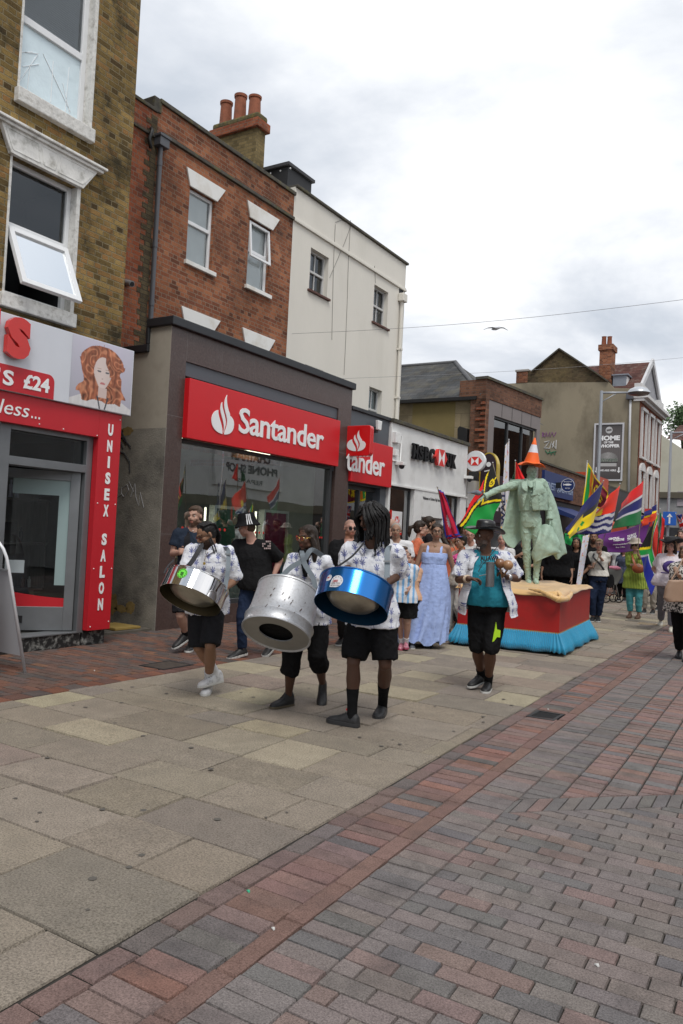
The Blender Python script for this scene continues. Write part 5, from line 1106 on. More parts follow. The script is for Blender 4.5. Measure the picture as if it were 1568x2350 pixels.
def shoe(q, sd, mat, sole=None, high=0.0, solet=.022, lace=None):
    s = q.s; A, T = q.J[sd+'a'], q.J[sd+'t']; u = (T-A).normalized(); wv = (ZV-u*ZV.dot(u)).normalized(); al = math.atan(.085/.215)
    f = (u*math.cos(al)+wv*math.sin(al)).normalized(); upn = (wv*math.cos(al)-u*math.sin(al)).normalized(); sd_ = f.cross(upn); B = A-upn*.085*s
    def dring(x, w_, h_, z0=.0):
        c = B+f*x*s; return [c+sd_*w_*s*a_+upn*(z0+(h_-z0)*b_)*s for a_, b_ in ((-1, 0), (-1.02, .35), (-.82, .75), (-.4, 1), (.4, 1), (.82, .75), (1.02, .35), (1, 0), (.5, -.02), (-.5, -.02))]
    st = [(-.064, .020, .050), (-.057, .032, .085+high*.6), (-.035, .039, .108+high), (.015, .042, .112+high), (.05, .042, .102+high*.5), (.085, .044, .086), (.125, .048, .071), (.165, .048, .062), (.200, .039, .052), (.218, .026, .040), (.226, .012, .028)]
    m = MB(); m.loft([dring(x, w_, h_, solet*.8) for x, w_, h_ in st]); o = organic('shoe', m, mat, q.t, .007, 2, .4)
    m = MB(); m.loft([[B+f*x*s+sd_*a_*w_*s+upn*z_*s for a_, z_ in ((-1, 0), (-1.03, solet), (1.03, solet), (1, 0))] for x, w_ in ((-.068, .018), (-.055, .036), (0, .040), (.09, .047), (.15, .052), (.19, .047), (.218, .030), (.230, .014))])
    ob('sole', m, sole or mat, o, bevel=.004); m = MB()
    if s > .8 and q.dep < 12:
        for k in range(4): x_ = .055+k*.024; c_ = B+f*x_*s+upn*(.104-.013*k)*s; m.tube([c_-sd_*.022*s-upn*.004, c_+upn*.004, c_+sd_*.022*s-upn*.004+f*.008], .0028, 5)
        ob('laces', m, lace or mat, o)
    return o
def sock(q, sd, mat, a=0.55, r=.008):
    kn, an = q.J[sd+'k'], q.J[sd+'a']; lf = q.s*(0.5+.5*q.bulk); m = MB(); m.tube([lerp(kn, an, a), lerp(kn, an, (a+1)/2), an-ZV*.03*q.s], [(.054-.020*a)*lf+r, .034*lf+r, .032*lf+r], 14); ob('sock', m, mat, q.t, smooth=True, angle=50)
def strip(mb, pts, w_, th, nrm):
    pts = [Vector(p) for p in pts]
    for a_, b_ in zip(pts, pts[1:]): mb.bar(a_, b_, w_, th, up=nrm)
def smooth_pts(P, n=8):
    P = [Vector(p) for p in P]; out = []
    for i in range(len(P)-1):
        p0, p1, p2, p3 = P[max(i-1, 0)], P[i], P[i+1], P[min(i+2, len(P)-1)]
        for k in range(n):
            t = k/n; out.append(.5*((2*p1)+(p2-p0)*t+(2*p0-5*p1+4*p2-p3)*t*t+(3*p1-p0-3*p2+p3)*t**3))
    return out+[P[-1]]
def band(name, pts, w_, th, mat, parent, nrm=None):
    """a flexible strap through the points, its flat side turned to nrm"""
    P = smooth_pts(pts, 6); m = MB(); rings = []
    for i, p in enumerate(P):
        d = (P[min(i+1, len(P)-1)]-P[max(i-1, 0)]).normalized(); n = Vector(nrm) if nrm is not None else -FWD; sdv = d.cross(n).normalized(); n2 = sdv.cross(d).normalized()
        rings.append([p+sdv*w_/2+n2*th/2, p-sdv*w_/2+n2*th/2, p-sdv*w_/2-n2*th/2, p+sdv*w_/2-n2*th/2])
    m.loft(rings); return ob(name, m, mat, parent, smooth=False)
def drape(name, rows, mat, parent=None, nu=6, nv=6, thick=.006, colfn=None, ripple=0, seed=0):
    """cloth through a net of points"""
    rows = [[Vector(p) for p in r] for r in rows]; R1 = [smooth_pts(r, nu) for r in rows]; cols = [smooth_pts([r[i] for r in R1], nv) for i in range(len(R1[0]))]
    nU, nV = len(cols), len(cols[0]); vs = [cols[i][j] for j in range(nV) for i in range(nU)]
    if ripple:
        for k in range(len(vs)): i, j = k % nU, k//nU; vs[k] = vs[k] + FWD*(ripple*noise.noise(Vector((i*.22+seed, j*.12, seed))))
    fs = [(j*nU+i, j*nU+i+1, (j+1)*nU+i+1, (j+1)*nU+i) for j in range(nV-1) for i in range(nU-1)]
    me = bpy.data.meshes.new(name); me.from_pydata([tuple(v) for v in vs], [], fs)
    if colfn:
        ca = me.color_attributes.new('Col', 'FLOAT_COLOR', 'POINT')
        for k in range(len(vs)): c = colfn((k % nU)/(nU-1), (k//nU)/(nV-1)); ca.data[k].color = (*c, 1)
    me.materials.append(mat); me.shade_smooth(); o = bpy.data.objects.new(name, me); COL.objects.link(o); attach(o, parent)
    sm = o.modifiers.new('thick', 'SOLIDIFY'); sm.thickness = thick; sm.offset = 0
    return o
# cloth materials
def cloth(name, c, var=.1, rough=.85, bump=.25, vs=6, **k): return M(name, c, rough, spec=.08, var=var, vs=vs, bump=.6, bs=15, bd=.03, **k)
def palmshirt():
    m = cloth('palm_print_shirt', (.72, .72, .75), var=0); t = m.node_tree; l = t.links.new; b = t.nodes['Principled BSDF']
    tc = N(t, 'ShaderNodeTexCoord'); sp = N(t, 'ShaderNodeSeparateXYZ'); l(tc.outputs['Object'], sp.inputs[0])
    mt = lambda op, a, b_=None, c=None, cl=False: _math(t, op, a, b_, c, cl)
    cb = N(t, 'ShaderNodeCombineXYZ'); l(mt('MULTIPLY', mt('ADD', sp.outputs[0], mt('MULTIPLY', sp.outputs[1], .6)), 10.5), cb.inputs[0]); l(mt('MULTIPLY', sp.outputs[2], 8.5), cb.inputs[1])
    v = N(t, 'ShaderNodeTexVoronoi', voronoi_dimensions='2D', inp={'Scale': 1.0, 'Randomness': .75}); l(cb.outputs[0], v.inputs['Vector'])
    sub = N(t, 'ShaderNodeVectorMath', operation='SUBTRACT'); l(cb.outputs[0], sub.inputs[0]); l(v.outputs['Position'], sub.inputs[1]); s2 = N(t, 'ShaderNodeSeparateXYZ'); l(sub.outputs[0], s2.inputs[0])
    x, y = s2.outputs[0], mt('SUBTRACT', s2.outputs[1], .08)
    r = mt('SQRT', mt('ADD', mt('MULTIPLY', x, x), mt('MULTIPLY', y, y))); th = mt('ARCTAN2', y, x)
    petal = mt('MULTIPLY', mt('POWER', mt('ABSOLUTE', mt('COSINE', mt('MULTIPLY', th, 4.5))), 1.3), mt('MULTIPLY_ADD', mt('SINE', th), .38, .70))
    nz = N(t, 'ShaderNodeTexNoise', inp={'Scale': 14.0, 'Detail': 3.0}); l(cb.outputs[0], nz.inputs['Vector']); jig = mt('MULTIPLY', mt('SUBTRACT', nz.outputs['Fac'], .5), .28)
    palm = mt('LESS_THAN', mt('ADD', r, jig), mt('MULTIPLY_ADD', petal, .34, .04))
    trunk = mt('MULTIPLY', mt('LESS_THAN', mt('ABSOLUTE', mt('ADD', x, mt('MULTIPLY', mt('MULTIPLY', y, y), .5))), .022), mt('MULTIPLY', mt('LESS_THAN', y, 0), mt('GREATER_THAN', y, -.42)))
    tw = mt('MULTIPLY', mt('LESS_THAN', mt('ABSOLUTE', mt('ADD', y, .42)), .05), mt('MULTIPLY', mt('LESS_THAN', mt('ABSOLUTE', x), .32), mt('GREATER_THAN', nz.outputs['Fac'], .50)))
    cs = N(t, 'ShaderNodeSeparateColor'); l(v.outputs['Color'], cs.inputs[0]); on = mt('GREATER_THAN', cs.outputs[0], .12)
    n2 = N(t, 'ShaderNodeTexNoise', inp={'Scale': 3.4, 'Detail': 5.0, 'Roughness': .75}); mp = N(t, 'ShaderNodeMapping'); mp.inputs['Scale'].default_value = (.6, 3, 1); l(cb.outputs[0], mp.inputs[0]); l(mp.outputs[0], n2.inputs['Vector'])
    dash = mt('MULTIPLY', mt('GREATER_THAN', n2.outputs['Fac'], .625), .8)
    f = mt('MAXIMUM', mt('MULTIPLY', mt('MAXIMUM', mt('MAXIMUM', palm, trunk), tw), on), dash, cl=True)
    mx = N(t, 'ShaderNodeMix', data_type='RGBA'); l(mt('MULTIPLY', f, .88), mx.inputs[0]); mx.inputs[6].default_value = (.70, .71, .75, 1); mx.inputs[7].default_value = (.035, .055, .26, 1); l(mx.outputs[2], b.inputs['Base Color'])
    return m
def _math(t, op, a, b=None, c=None, cl=False):
    n = t.nodes.new('ShaderNodeMath'); n.operation = op; n.use_clamp = cl
    for i, v in enumerate((a, b, c)):
        if v is None: continue
        if isinstance(v, (int, float)): n.inputs[i].default_value = v
        else: t.links.new(v, n.inputs[i])
    return n.outputs[0]
PALM = palmshirt()
BLK = cloth('black_cloth', (.012, .012, .013), var=.25); BLK2 = cloth('charcoal_cloth', (.022, .022, .025), var=.2); NAVY = cloth('navy_cloth', (.022, .030, .052)); JEAN = cloth('dark_denim', (.018, .028, .058), var=.25)
WHT = cloth('white_cloth', (.66, .66, .67), var=.05); SHOEB = M('black_shoe', (.014, .014, .015), .5, var=.2); SHOEW = M('white_shoe', (.62, .62, .63), .45, var=.1, dirt=((.1, .1, .11), .8, 14)); SOLEW = M('white_sole', (.55, .55, .53), .6, var=.1)
STRAP = M('grey_webbing', (.17, .20, .225), .7, var=.1, bump=.3, bs=200); STRAPB = M('black_webbing', (.02, .02, .024), .7, var=.1)
def under(px, py, dep): p = W(px, py, dep); return (p.x, p.y)
CHR = M('chrome', (.72, .72, .73), .045, metal=1.0, var=0); BOWL = M('steel_bowl', (.30, .27, .22), .30, metal=.9, var=.25, vs=5, bump=.25, bs=9)
def axis(ax, ay, af): return (RIGHT*ax+UPV*ay+FWD*af).normalized()
def steelpan(label, c_bot, dep, ax, Rr, hgt, skirt_m, in_m, bowl_m, bowl_r=.80):
    c = W(*c_bot, dep); rot = ax.to_track_quat('Z', 'Y').to_matrix(); t = thing('steel_pan', label, 'steel pan', tuple(c))
    lat = lambda prof, n=64: MB().lathe(prof, c, n, rot, caps=False)
    ob('skirt', lat([(Rr-.003, 0), (Rr, 0), (Rr, hgt*.5), (Rr, hgt-.008), (Rr+.006, hgt-.006), (Rr+.007, hgt+.002), (Rr, hgt+.008), (Rr-.006, hgt+.002)]), skirt_m, t, smooth=True, angle=50)
    ob('skirt_lining', lat([(Rr-.004, 0.0005), (Rr-.004, hgt-.01)]), in_m, t, smooth=True)
    b = Rr*bowl_r; D_ = hgt-.02; ob('bowl', lat([(Rr-.008, hgt-.012), (b*1.06, hgt-.03), (b, hgt-.06), (b*.96, hgt-D_*.7), (b*.80, hgt-D_*.9), (b*.45, hgt-D_), (.001, hgt-D_*1.02)]), bowl_m, t, smooth=True)
    m = MB()
    for i in range(9):
        a = i*.7; rr = Rr*(.62 if i < 6 else .28); p = rot @ Vector((rr*math.cos(a), rr*math.sin(a), hgt-.09)); q_ = c+p; m.lathe([(.05, 0), (.045, .006), (.001, .012)], q_, 16, rot, caps=False)
    ob('note_field', m, bowl_m, t, smooth=True)
    return t, c, rot
# ---------------------------------------------------------------- drummer with braids
q = figure(under(474, 1420, 7.50), 1.72, -76, dep=7.50, px={'head': (474, 1227, -.08), 'ra': (498, 1548, .12), 'rt': (460, 1577, -.02), 'lw': (516, 1352, -.22), 'le': (540, 1330, .0), 'rw': (441, 1325, -.28), 'lk': (483, 1481, -.18), 'rk': (456, 1486, -.05)}, look=-38, nod=32, gg={'l': ((469, 1598), (484, 1580))})
build(q, 'drummer with black braids in palm print shirt behind the chrome steel pan', skin='brown', vox=.006, beard=((.02, .013, .01), .85), hands={'l': {'n': -ZV, 'side': -RIGHT*1, 'curl': .5}, 'r': {'n': -ZV, 'curl': .5}})
d1 = q.t; eyes(q, True); H = q.H
top(q, PALM, e=.030, hem=-.26, sleeve=.98, sl_e=.032, flare=.07, name='shirt', fold=.011, vox=.009); collar(q, PALM)
bottoms(q, BLK2, 1.0, e=.022, name='shorts', cuff=.004)
for sd in 'lr': shoe(q, sd, SHOEW, SOLEW, high=.02, lace=SHOEB); sock(q, sd, WHT, .68)
m = MB(); m.ball(H(0, -.022, .042), (.078*q.s, .094*q.s, .080*q.s), 16, 10, q.hm); m.ball(H(0, -.05, .0), (.068*q.s, .06*q.s, .07*q.s), 12, 8, q.hm)
for i in range(9):
    x = -.064+i*.016; m.tube([H(x*.7, .050-abs(x)*.4, .100-abs(x)*.5), H(x*1.1, .02, .126-abs(x)*.35), H(x*1.15, -.05, .12-abs(x)*.4), H(x*.9, -.105, .06), H(x*.7, -.115, -.03)], .0085*q.s, 6)
organic('hair', m, HAIR['black'], d1, .005, 1, .3)
m = MB()
for i in range(9):
    x = -.05+i*.0125; m.tube(smooth_pts([H(x, -.11, .0), H(x*1.2+.01, -.105, -.07), H(x*1.2+.05, -.09, -.12), H(x+.10+.01*i, -.06, -.145-.01*(i % 3)), H(x+.15+.008*i, -.03, -.15)], 3), .0065, 6)
m.tube([H(-.07, .02, -.03), H(-.078, .03, -.10), H(-.072, .04, -.18)], .006, 6); m.tube([H(-.07, .0, -.03), H(-.085, .01, -.12), H(-.08, .02, -.2)], .006, 6)
ob('braids', m, HAIR['black'], d1, smooth=True)
def glasses(q, lens, frame, r=.019, round_=True):
    H = q.H; g = MB()
    for sg in (-1, 1):
        ctr = H(.031*sg, .093, .006); pts = [ctr+q.hm @ Vector((r*math.cos(a)*1.15, -.004*abs(math.cos(a)), r*math.sin(a))) for a in [i*math.pi/7 for i in range(15)]]; g.tube(pts, .0022, 5); g.tube([H(.052*sg, .088, .010), H(.078*sg, .03, .012), H(.080*sg, -.01, .006)], .0025, 5)
    g.tube([H(-.010, .095, .010), H(0, .1, .012), H(.010, .095, .010)], .0022, 5); fr = ob('glasses', g, frame, q.t, smooth=True)
    l = MB()
    for sg in (-1, 1): ctr = H(.031*sg, .092, .006); l.poly([ctr+q.hm @ Vector((r*math.cos(a)*1.1, 0, r*.95*math.sin(a))) for a in [i*math.pi/7 for i in range(14)]])
    if lens: ob('lens', l, lens, fr, fixn=False)
REDLENS = M('red_lens', (.25, .03, .015), .1, var=0); DARKLENS = M('dark_lens', (.01, .01, .012), .08, var=0); BFR = M('black_frame', (.01, .01, .01), .3, var=0); GOLD = M('gold', (.7, .45, .12), .25, metal=1, var=0)
glasses(q, REDLENS, BFR)
tt, c, rot = steelpan('chrome steel pan with round green sticker carried by the drummer with braids', (436, 1378), 7.02, axis(.285, .81, .51), .292, .185, CHR, M('pan_inside_bronze', (.17, .14, .085), .35, metal=.8, var=.15), M('bronze_steel', (.42, .40, .35), .28, metal=.9, var=.25, vs=6))
m = MB(); a0 = W(408, 1322, 6.78); od = (a0-c); od = od-(rot@ZV)*od.dot(rot@ZV); od.normalize(); upv = rot@ZV; sdv = od.cross(upv); ctr = c+od*.2935+upv*.11
for k in range(24):
    a1, a2 = k*math.pi/12, (k+1)*math.pi/12
    def sp(a, r_): v = sdv*math.cos(a)*r_+upv*math.sin(a)*r_; p = ctr+v; h_ = (p-c); hz = h_.dot(upv); rad = h_-upv*hz; return c+upv*hz+rad.normalized()*.2945
    m.poly([sp(a1, 0.0001), sp(a1, .047), sp(a2, .047)])
ob('sticker', m, M('green_sticker', (.16, .72, .06), .5, var=0), tt, fixn=False)
m = MB()
for (a1, r1, a2, r2) in [(k*.5, .036, k*.5+.25, .042) for k in range(12)]: m.bar(sp(a1, r1)+od*.002, sp(a2, r2)+od*.002, .006, .002, up=od)
m.tube([sp(a, .010+.004*math.sin(a*3))+od*.002 for a in [k*.55 for k in range(12)]], .003, 5); m.tube([sp(.3, .012)+od*.002, sp(5.0, .02)+od*.002, sp(4.2, .026)+od*.002], .003, 5); m.tube([sp(2.4, .012)+od*.002, sp(4.0, .022)+od*.002], .003, 5)
ob('sticker_print', m, M('sticker_black', (.01, .03, .01), .5, var=0), tt)
S_ = q.mids; F = q.Fs
band('strap', [q.J['ls']-q.L2*-.06+ZV*.035+F*-.02, W(523, 1262, 7.22), W(524, 1300, 7.08), W(520, 1330, 7.04), W(516, 1352, 7.00)], .040, .004, STRAP, d1)
m = MB(); m.box(*[v for a, b_ in zip(W(523, 1272, 7.15), (.028, .006, .008)) for v in (a-b_, a+b_)]); ob('strap_buckle', m, ALU, d1)
band('strap', [q.mids+q.L2*.07+ZV*.05, W(463, 1252, 7.22), W(440, 1290, 7.12), W(422, 1308, 7.1)], .042, .004, STRAPB, d1)
band('strap', [W(399, 1285, 7.3), W(385, 1300, 7.2), W(377, 1316, 7.1)], .014, .004, STRAPB, d1)
m = MB(); pd = W(469, 1293, 7.22); m.tube([H(-.03, .06, -.13), pd+Vector((0, 0, .02))], .002, 4); m.tube([H(.03, .06, -.13), pd+Vector((0, 0, .02))], .002, 4); m.lathe([(.014, -.003), (.014, .003)], pd, 12, Matrix.Rotation(math.pi/2, 3, 'X')); ob('pendant', m, GOLD, d1)
# ---------------------------------------------------------------- drummer with long straight hair, big silver drum
q = figure(under(705, 1440, 7.20), 1.66, -82, dep=7.20, px={'head': (705, 1236, -.05), 'la': (741, 1572, .22), 'lt': (738, 1624, .12), 'rw': (668, 1348, -.30), 'lw': (742, 1350, -.28), 're': (664, 1325, .02), 'le': (764, 1335, .05), 'rk': (669, 1508, -.15), 'lk': (729, 1505, -.12)}, look=-22, nod=6, female=True, gg={'r': ((623, 1627), (668, 1619))}, bulk=1.05)
build(q, 'drummer with long dark hair and tinted glasses carrying the big silver drum', skin='deep', vox=.006, hands={'l': {'n': -ZV, 'side': -RIGHT}, 'r': {'n': -ZV, 'side': RIGHT}})
q.H and eyes(q); d2 = q.t
top(q, PALM, e=.028, hem=-.25, sleeve=.98, sl_e=.030, flare=.07, fold=.010, vox=.009)
bottoms(q, BLK, 1.38, e=.030, name='cropped_trousers', cuff=.022, fold=.012)
for sd in 'lr': shoe(q, sd, SHOEB, M('gum_sole', (.10, .08, .05), .6), high=.04)
hair(q, 'long', 'dark', .10); glasses(q, M('pink_lens', (.22, .06, .05), .1, var=0), GOLD)
m = MB(); n_ = q.J['neck']; m.tube([n_+q.L2*.085+ZV*.02, n_+q.Fs*.085+ZV*.015, n_-q.L2*.085+ZV*.02, n_-q.Fs*.07+ZV*.04, n_+q.L2*.085+ZV*.02], .036, 8); m.loft([ring(n_+q.Fs*(.10+.022*k)-ZV*(.0+.07*k)-q.L2*.02*k, q.L2, q.Fs, .055-.012*k, .025, 10) for k in range(4)]); organic('scarf', m, BLK, d2, .01, 3, .5, fold=folds(.006, 20, 14))
ax2 = axis(.22, .79, .58); c = W(633, 1457, 6.60); rot = ax2.to_track_quat('Z', 'Y').to_matrix()
SILV = M('worn_silver_paint', (.50, .51, .53), .42, metal=.5, var=.06, vs=5, dirt=((.10, .06, .04), .35, 60), bump=.06, bs=30)
t = thing('bass_steel_drum', 'large worn silver steel drum with round hole in its end', 'steel drum', tuple(c)); BD, CB, AX2 = t, c, ax2
Rr = .298; ob('barrel', MB().lathe([(Rr-.012, .012), (Rr, 0), (Rr+.004, .006), (Rr+.004, .014), (Rr-.003, .022), (Rr-.004, .085), (Rr+.004, .095), (Rr+.006, .105), (Rr-.006, .118), (Rr-.018, .20), (Rr-.024, .41), (Rr-.018, .415), (Rr-.018, .428), (Rr-.03, .422)], c, 72, rot, caps=False), SILV, t, smooth=True, angle=40)
hc = .03; 
def off(p, dx, dy): return p
m = MB(); nseg = 48; outr, inr = [], []
hx, hy = rot@Vector((.0, .0, 0)), 0
ho = (RIGHT-ax2*RIGHT.dot(ax2)).normalized()*.005+(UPV-ax2*UPV.dot(ax2)).normalized()*.02
for k in range(nseg):
    a = 2*math.pi*k/nseg; v = rot@Vector((math.cos(a), math.sin(a), 0)); outr.append(c+v*(Rr-.010)+ax2*.012); inr.append(c+v*.148+ho+ax2*.012)
for k in range(nseg): j = (k+1) % nseg; m.quad(outr[k], outr[j], inr[j], inr[k])
ob('end_plate', m, M('silver_end_plate', (.30, .29, .27), .55, metal=.4, var=.12, vs=3), t, fixn=False)
m = MB(); m.loft([inr, [p+ax2*.01 for p in inr]], caps=False); ob('hole_rim', m, SILV, t); m = MB(); m.lathe([(Rr-.03, .05), (.001, .052)], c, 40, rot, caps=False); m.lathe([(.001, .37), (Rr-.03, .375)], c, 40, rot, caps=False); ob('hollow_shade_disc', m, BLK, t, fixn=False)  # black discs stand for the shade inside the silver barrel
m = MB(); m.lathe([(Rr-.035, .41), (.2, .40), (.001, .38)], c, 48, rot, caps=False); ob('playing_surface', m, BOWL, t, smooth=True)
band('strap', [q.J['ls']+ZV*.04, W(716, 1262, 6.98), W(697, 1285, 6.95), W(668, 1302, 6.9), W(645, 1325, 6.85), W(632, 1332, 6.8)], .044, .004, STRAP, d2)
band('strap', [q.J['rs']+ZV*.04+q.L2*-.08, W(693, 1268, 6.97), W(700, 1295, 6.93), W(718, 1325, 6.88), W(724, 1350, 6.85)], .044, .004, STRAP, d2)
m = MB(); b0 = W(678, 1338, 6.78); m.ball(b0, .03, 8, 6); m.tube([b0, b0+Vector((-.05, .1, -.02))], .008, 6); o = ob('yellow_mallet', m, M('yellow_rubber', (.6, .5, .05), .6), None, smooth=True); base(o, 'yellow tipped drum mallet lying over the rim of the big silver drum', 'drum stick')
# ---------------------------------------------------------------- tall drummer with dreadlocks, blue steel pan
q = figure(under(853, 1440, 6.70), 1.84, -77, dep=6.70, px={'head': (850, 1190, -.05), 'lw': (886, 1340, -.26), 'le': (915, 1318, .05), 'rw': (797, 1325, -.25), 're': (800, 1300, .08), 'rk': (811, 1522, -.12), 'lk': (884, 1524, -.10)}, look=-32, nod=24, gg={'r': ((754, 1657), (812, 1668)), 'l': ((866, 1652), (882, 1634))})
build(q, 'tall drummer with dreadlocks in palm print shirt and black shorts behind the blue steel pan', skin='deep', vox=.006, beard=((.012, .009, .008), .8), hands={'l': {'n': -ZV, 'side': -RIGHT}, 'r': {'n': -ZV, 'side': RIGHT}})
eyes(q, True); d3 = q.t; H = q.H
top(q, PALM, e=.030, hem=-.26, sleeve=1.0, sl_e=.042, flare=.09, fold=.011, vox=.009); collar(q, PALM)
bottoms(q, BLK, .93, e=.032, name='shorts', cuff=.0, fold=.012)
for sd in 'lr': o = shoe(q, sd, M('grey_black_shoe', (.028, .028, .03), .55, var=.5, vs=14, bump=.4, bs=30), M('dark_grey_sole', (.035, .035, .037), .5), solet=.034); sock(q, sd, BLK, .48, .009); m = MB(); a_ = q.J[sd+'a']; f_ = (q.J[sd+'t']-a_); f_.z = 0; m.ball(a_+f_.normalized()*.045+ZV*.045, (.018, .018, .012), 8, 5); ob('tongue_tab', m, M('red_tab', (.6, .03, .03), .5, var=0), o)
m = MB(); m.ball(H(0, -.022, .045), (.084*q.s, .1*q.s, .086*q.s), 16, 10, q.hm); organic('hair', m, HAIR['black'], d3, .008, 1, .4)
random.seed(21); m = MB()
for k in range(96):
    a = random.uniform(-math.pi, math.pi); el = random.uniform(.2, 1.25); fr = math.cos(a)
    p0 = H(math.sin(a)*.082*math.cos(el*.8), -.02+fr*.095*math.cos(el*.8), .045+.085*math.sin(el)); lo = H(0, 0, 0)
    ln = random.uniform(.17, .29) if fr < .55 else random.uniform(.06, .12)
    outx, outy = math.sin(a)*(.105+random.uniform(0, .02)), -.02+fr*(.115+random.uniform(0, .02))
    if fr > .55: outx = math.copysign(max(abs(outx), .062), outx)
    p1 = H(outx*.98, outy*.98, .04); p2 = H(outx*1.08, outy*1.05-.01, -.03); p2b = Vector(p2)-ZV*ln*.5; p3 = p2b-ZV*ln*.55+Vector((random.uniform(-.02, .02), random.uniform(-.02, .02), 0))
    m.tube(smooth_pts([p0, p1, p2, p2b, p3], 3), [.0095*(1-.35*i/12) for i in range(13)], 6)
ob('dreadlocks', m, HAIR['black'], d3, smooth=True)
BLUEM = M('blue_metallic', (.010, .16, .50), .22, metal=.85, var=.08, vs=2, coat=.6)
tt, c, rot = steelpan('metallic blue steel pan with two round white stickers carried by the tall drummer', (805, 1397), 6.16, axis(.235, .83, .50), .298, .205, BLUEM, M('dark_blue_lining', (.004, .045, .10), .4, metal=.5, var=.2), M('tan_steel', (.44, .41, .35), .30, metal=.75, var=.3, vs=5), bowl_r=.74)
upv = rot@ZV
def sticker(px, py, r_, lab, text=True):
    a0 = W(px, py, 6.0); od = a0-c; hz = od.dot(upv); od = (od-upv*hz).normalized(); sdv = upv.cross(od)
    # meet the sight line with the skirt
    best = None
    for k in range(400):
        p = W(px, py, 5.8+k*.0015); h_ = p-c; rad = h_-upv*h_.dot(upv)
        if rad.length <= .299: best = p; break
    h_ = best-c; hz = h_.dot(upv); od = (h_-upv*hz).normalized(); sdv = upv.cross(od)
    def on(x, y, l=.0012): a = x/.298; return c+upv*(hz+y)+(od*math.cos(a)+sdv*math.sin(a))*(.299+l)
    m = MB(); n = 20; pts = [(math.cos(2*math.pi*k/n)*r_, math.sin(2*math.pi*k/n)*r_) for k in range(n)]+[]
    for k in range(n): m.poly([on(0, 0), on(*pts[k]), on(*pts[(k+1) % n])])
    m.poly([on(-r_, 0), on(0, 0), on(0, -r_), on(-r_, -r_*.9)])
    s_ = ob('sticker', m, M('sticker_white', (.62, .62, .64), .5, var=0), tt, fixn=False); m = MB()
    for k in range(4): m.bar(on(-r_*.6, r_*.1*k-.1*r_, .003), on(r_*.2, r_*.1*k-.1*r_, .003), .002, .001, up=od)
    ob('sticker_print', m, M('sticker_red', (.5, .05, .05), .5, var=0), s_)
    m = MB()
    for k in range(7): a1, a2 = k*.6, k*.6+.3; m.bar(on(math.cos(a1)*r_*.75, math.sin(a1)*r_*.75, .003), on(math.cos(a2)*r_*.75, math.sin(a2)*r_*.75, .003), .003, .001, up=od)
    if text:
        vs, fs = text_v("STEEL PAN", .01); x0 = min(v.x for v in vs); x1 = max(v.x for v in vs); m._a([on(-r_*.85+(v.x-x0)/(x1-x0)*r_*1.5, -r_*.45+v.y*r_*.36, .003) for v in vs], fs)
        vs, fs = text_v("PRODUCERS", .01); x0 = min(v.x for v in vs); x1 = max(v.x for v in vs); m._a([on(-r_*.85+(v.x-x0)/(x1-x0)*r_*1.5, -r_*.80+v.y*r_*.30, .003) for v in vs], fs)
    ob('sticker_text', m, M('sticker_dark', (.08, .04, .04), .5, var=0), s_)
sticker(756, 1326, .026, 'a', False); sticker(773, 1334, .052, 'b')
band('strap', [q.J['ls']-q.L2*-.03+ZV*.045, W(890, 1262, 6.40), W(889, 1300, 6.30), W(888, 1325, 6.24)], .046, .004, STRAP, d3)
m = MB(); b0 = W(888, 1288, 6.30); m.obox(b0, RIGHT*.028, UPV*.006, FWD*.006); b1 = W(887, 1329, 6.22); m.tube([b1, b1-ZV*.03, b1-ZV*.03+RIGHT*.015], .004, 6); ob('strap_buckle', m, ALU, d3)
band('strap', [W(836, 1245, 6.5), W(810, 1275, 6.45), W(776, 1300, 6.4), W(770, 1309, 6.38)], .016, .003, STRAPB, d3)
# ---------------------------------------------------------------- man in bush hat with maracas and scraper
q = figure(under(1118, 1400, 8.36), 1.76, -68, dep=8.36, px={'head': (1111, 1233, -.05), 'rw': (1078, 1328, -.25), 're': (1053, 1330, -.02), 'lw': (1165, 1325, -.25), 'le': (1188, 1327, -.0), 'ra': (1105, 1549, .22), 'rt': (1086, 1570, .12), 'rk': (1095, 1488, .02), 'lk': (1126, 1491, -.12)}, look=-62, nod=-2, bulk=1.14, belly=.08, gg={'l': ((1112, 1592), (1130, 1574))}, sh=1.08)
SC, MC = W(1125, 1318, 8.02), W(1157, 1296, 8.0)
build(q, 'man in black bush hat and open palm print shirt holding maracas and a metal scraper', skin='dark', vox=.006, beard=((.10, .09, .085), .5), hands={'r': {'d': RIGHT*.9-UPV*.1-FWD*.1, 'n': -UPV*.8-FWD*.2+RIGHT*.2, 'side': UPV*.3-FWD, 'curl': .75}, 'l': {'d': -RIGHT*.75+UPV*.55-FWD*.1, 'n': -RIGHT*.2-FWD*.2-UPV, 'side': UPV*.5-FWD, 'curl': .9}})
eyes(q); H = q.H; hm_ = q.t; TEAL = cloth('teal_tshirt', (.035, .27, .36))
top(q, TEAL, e=.030, hem=-.02, sleeve=.0, flare=0, name='tshirt', fold=.006, vox=.010)
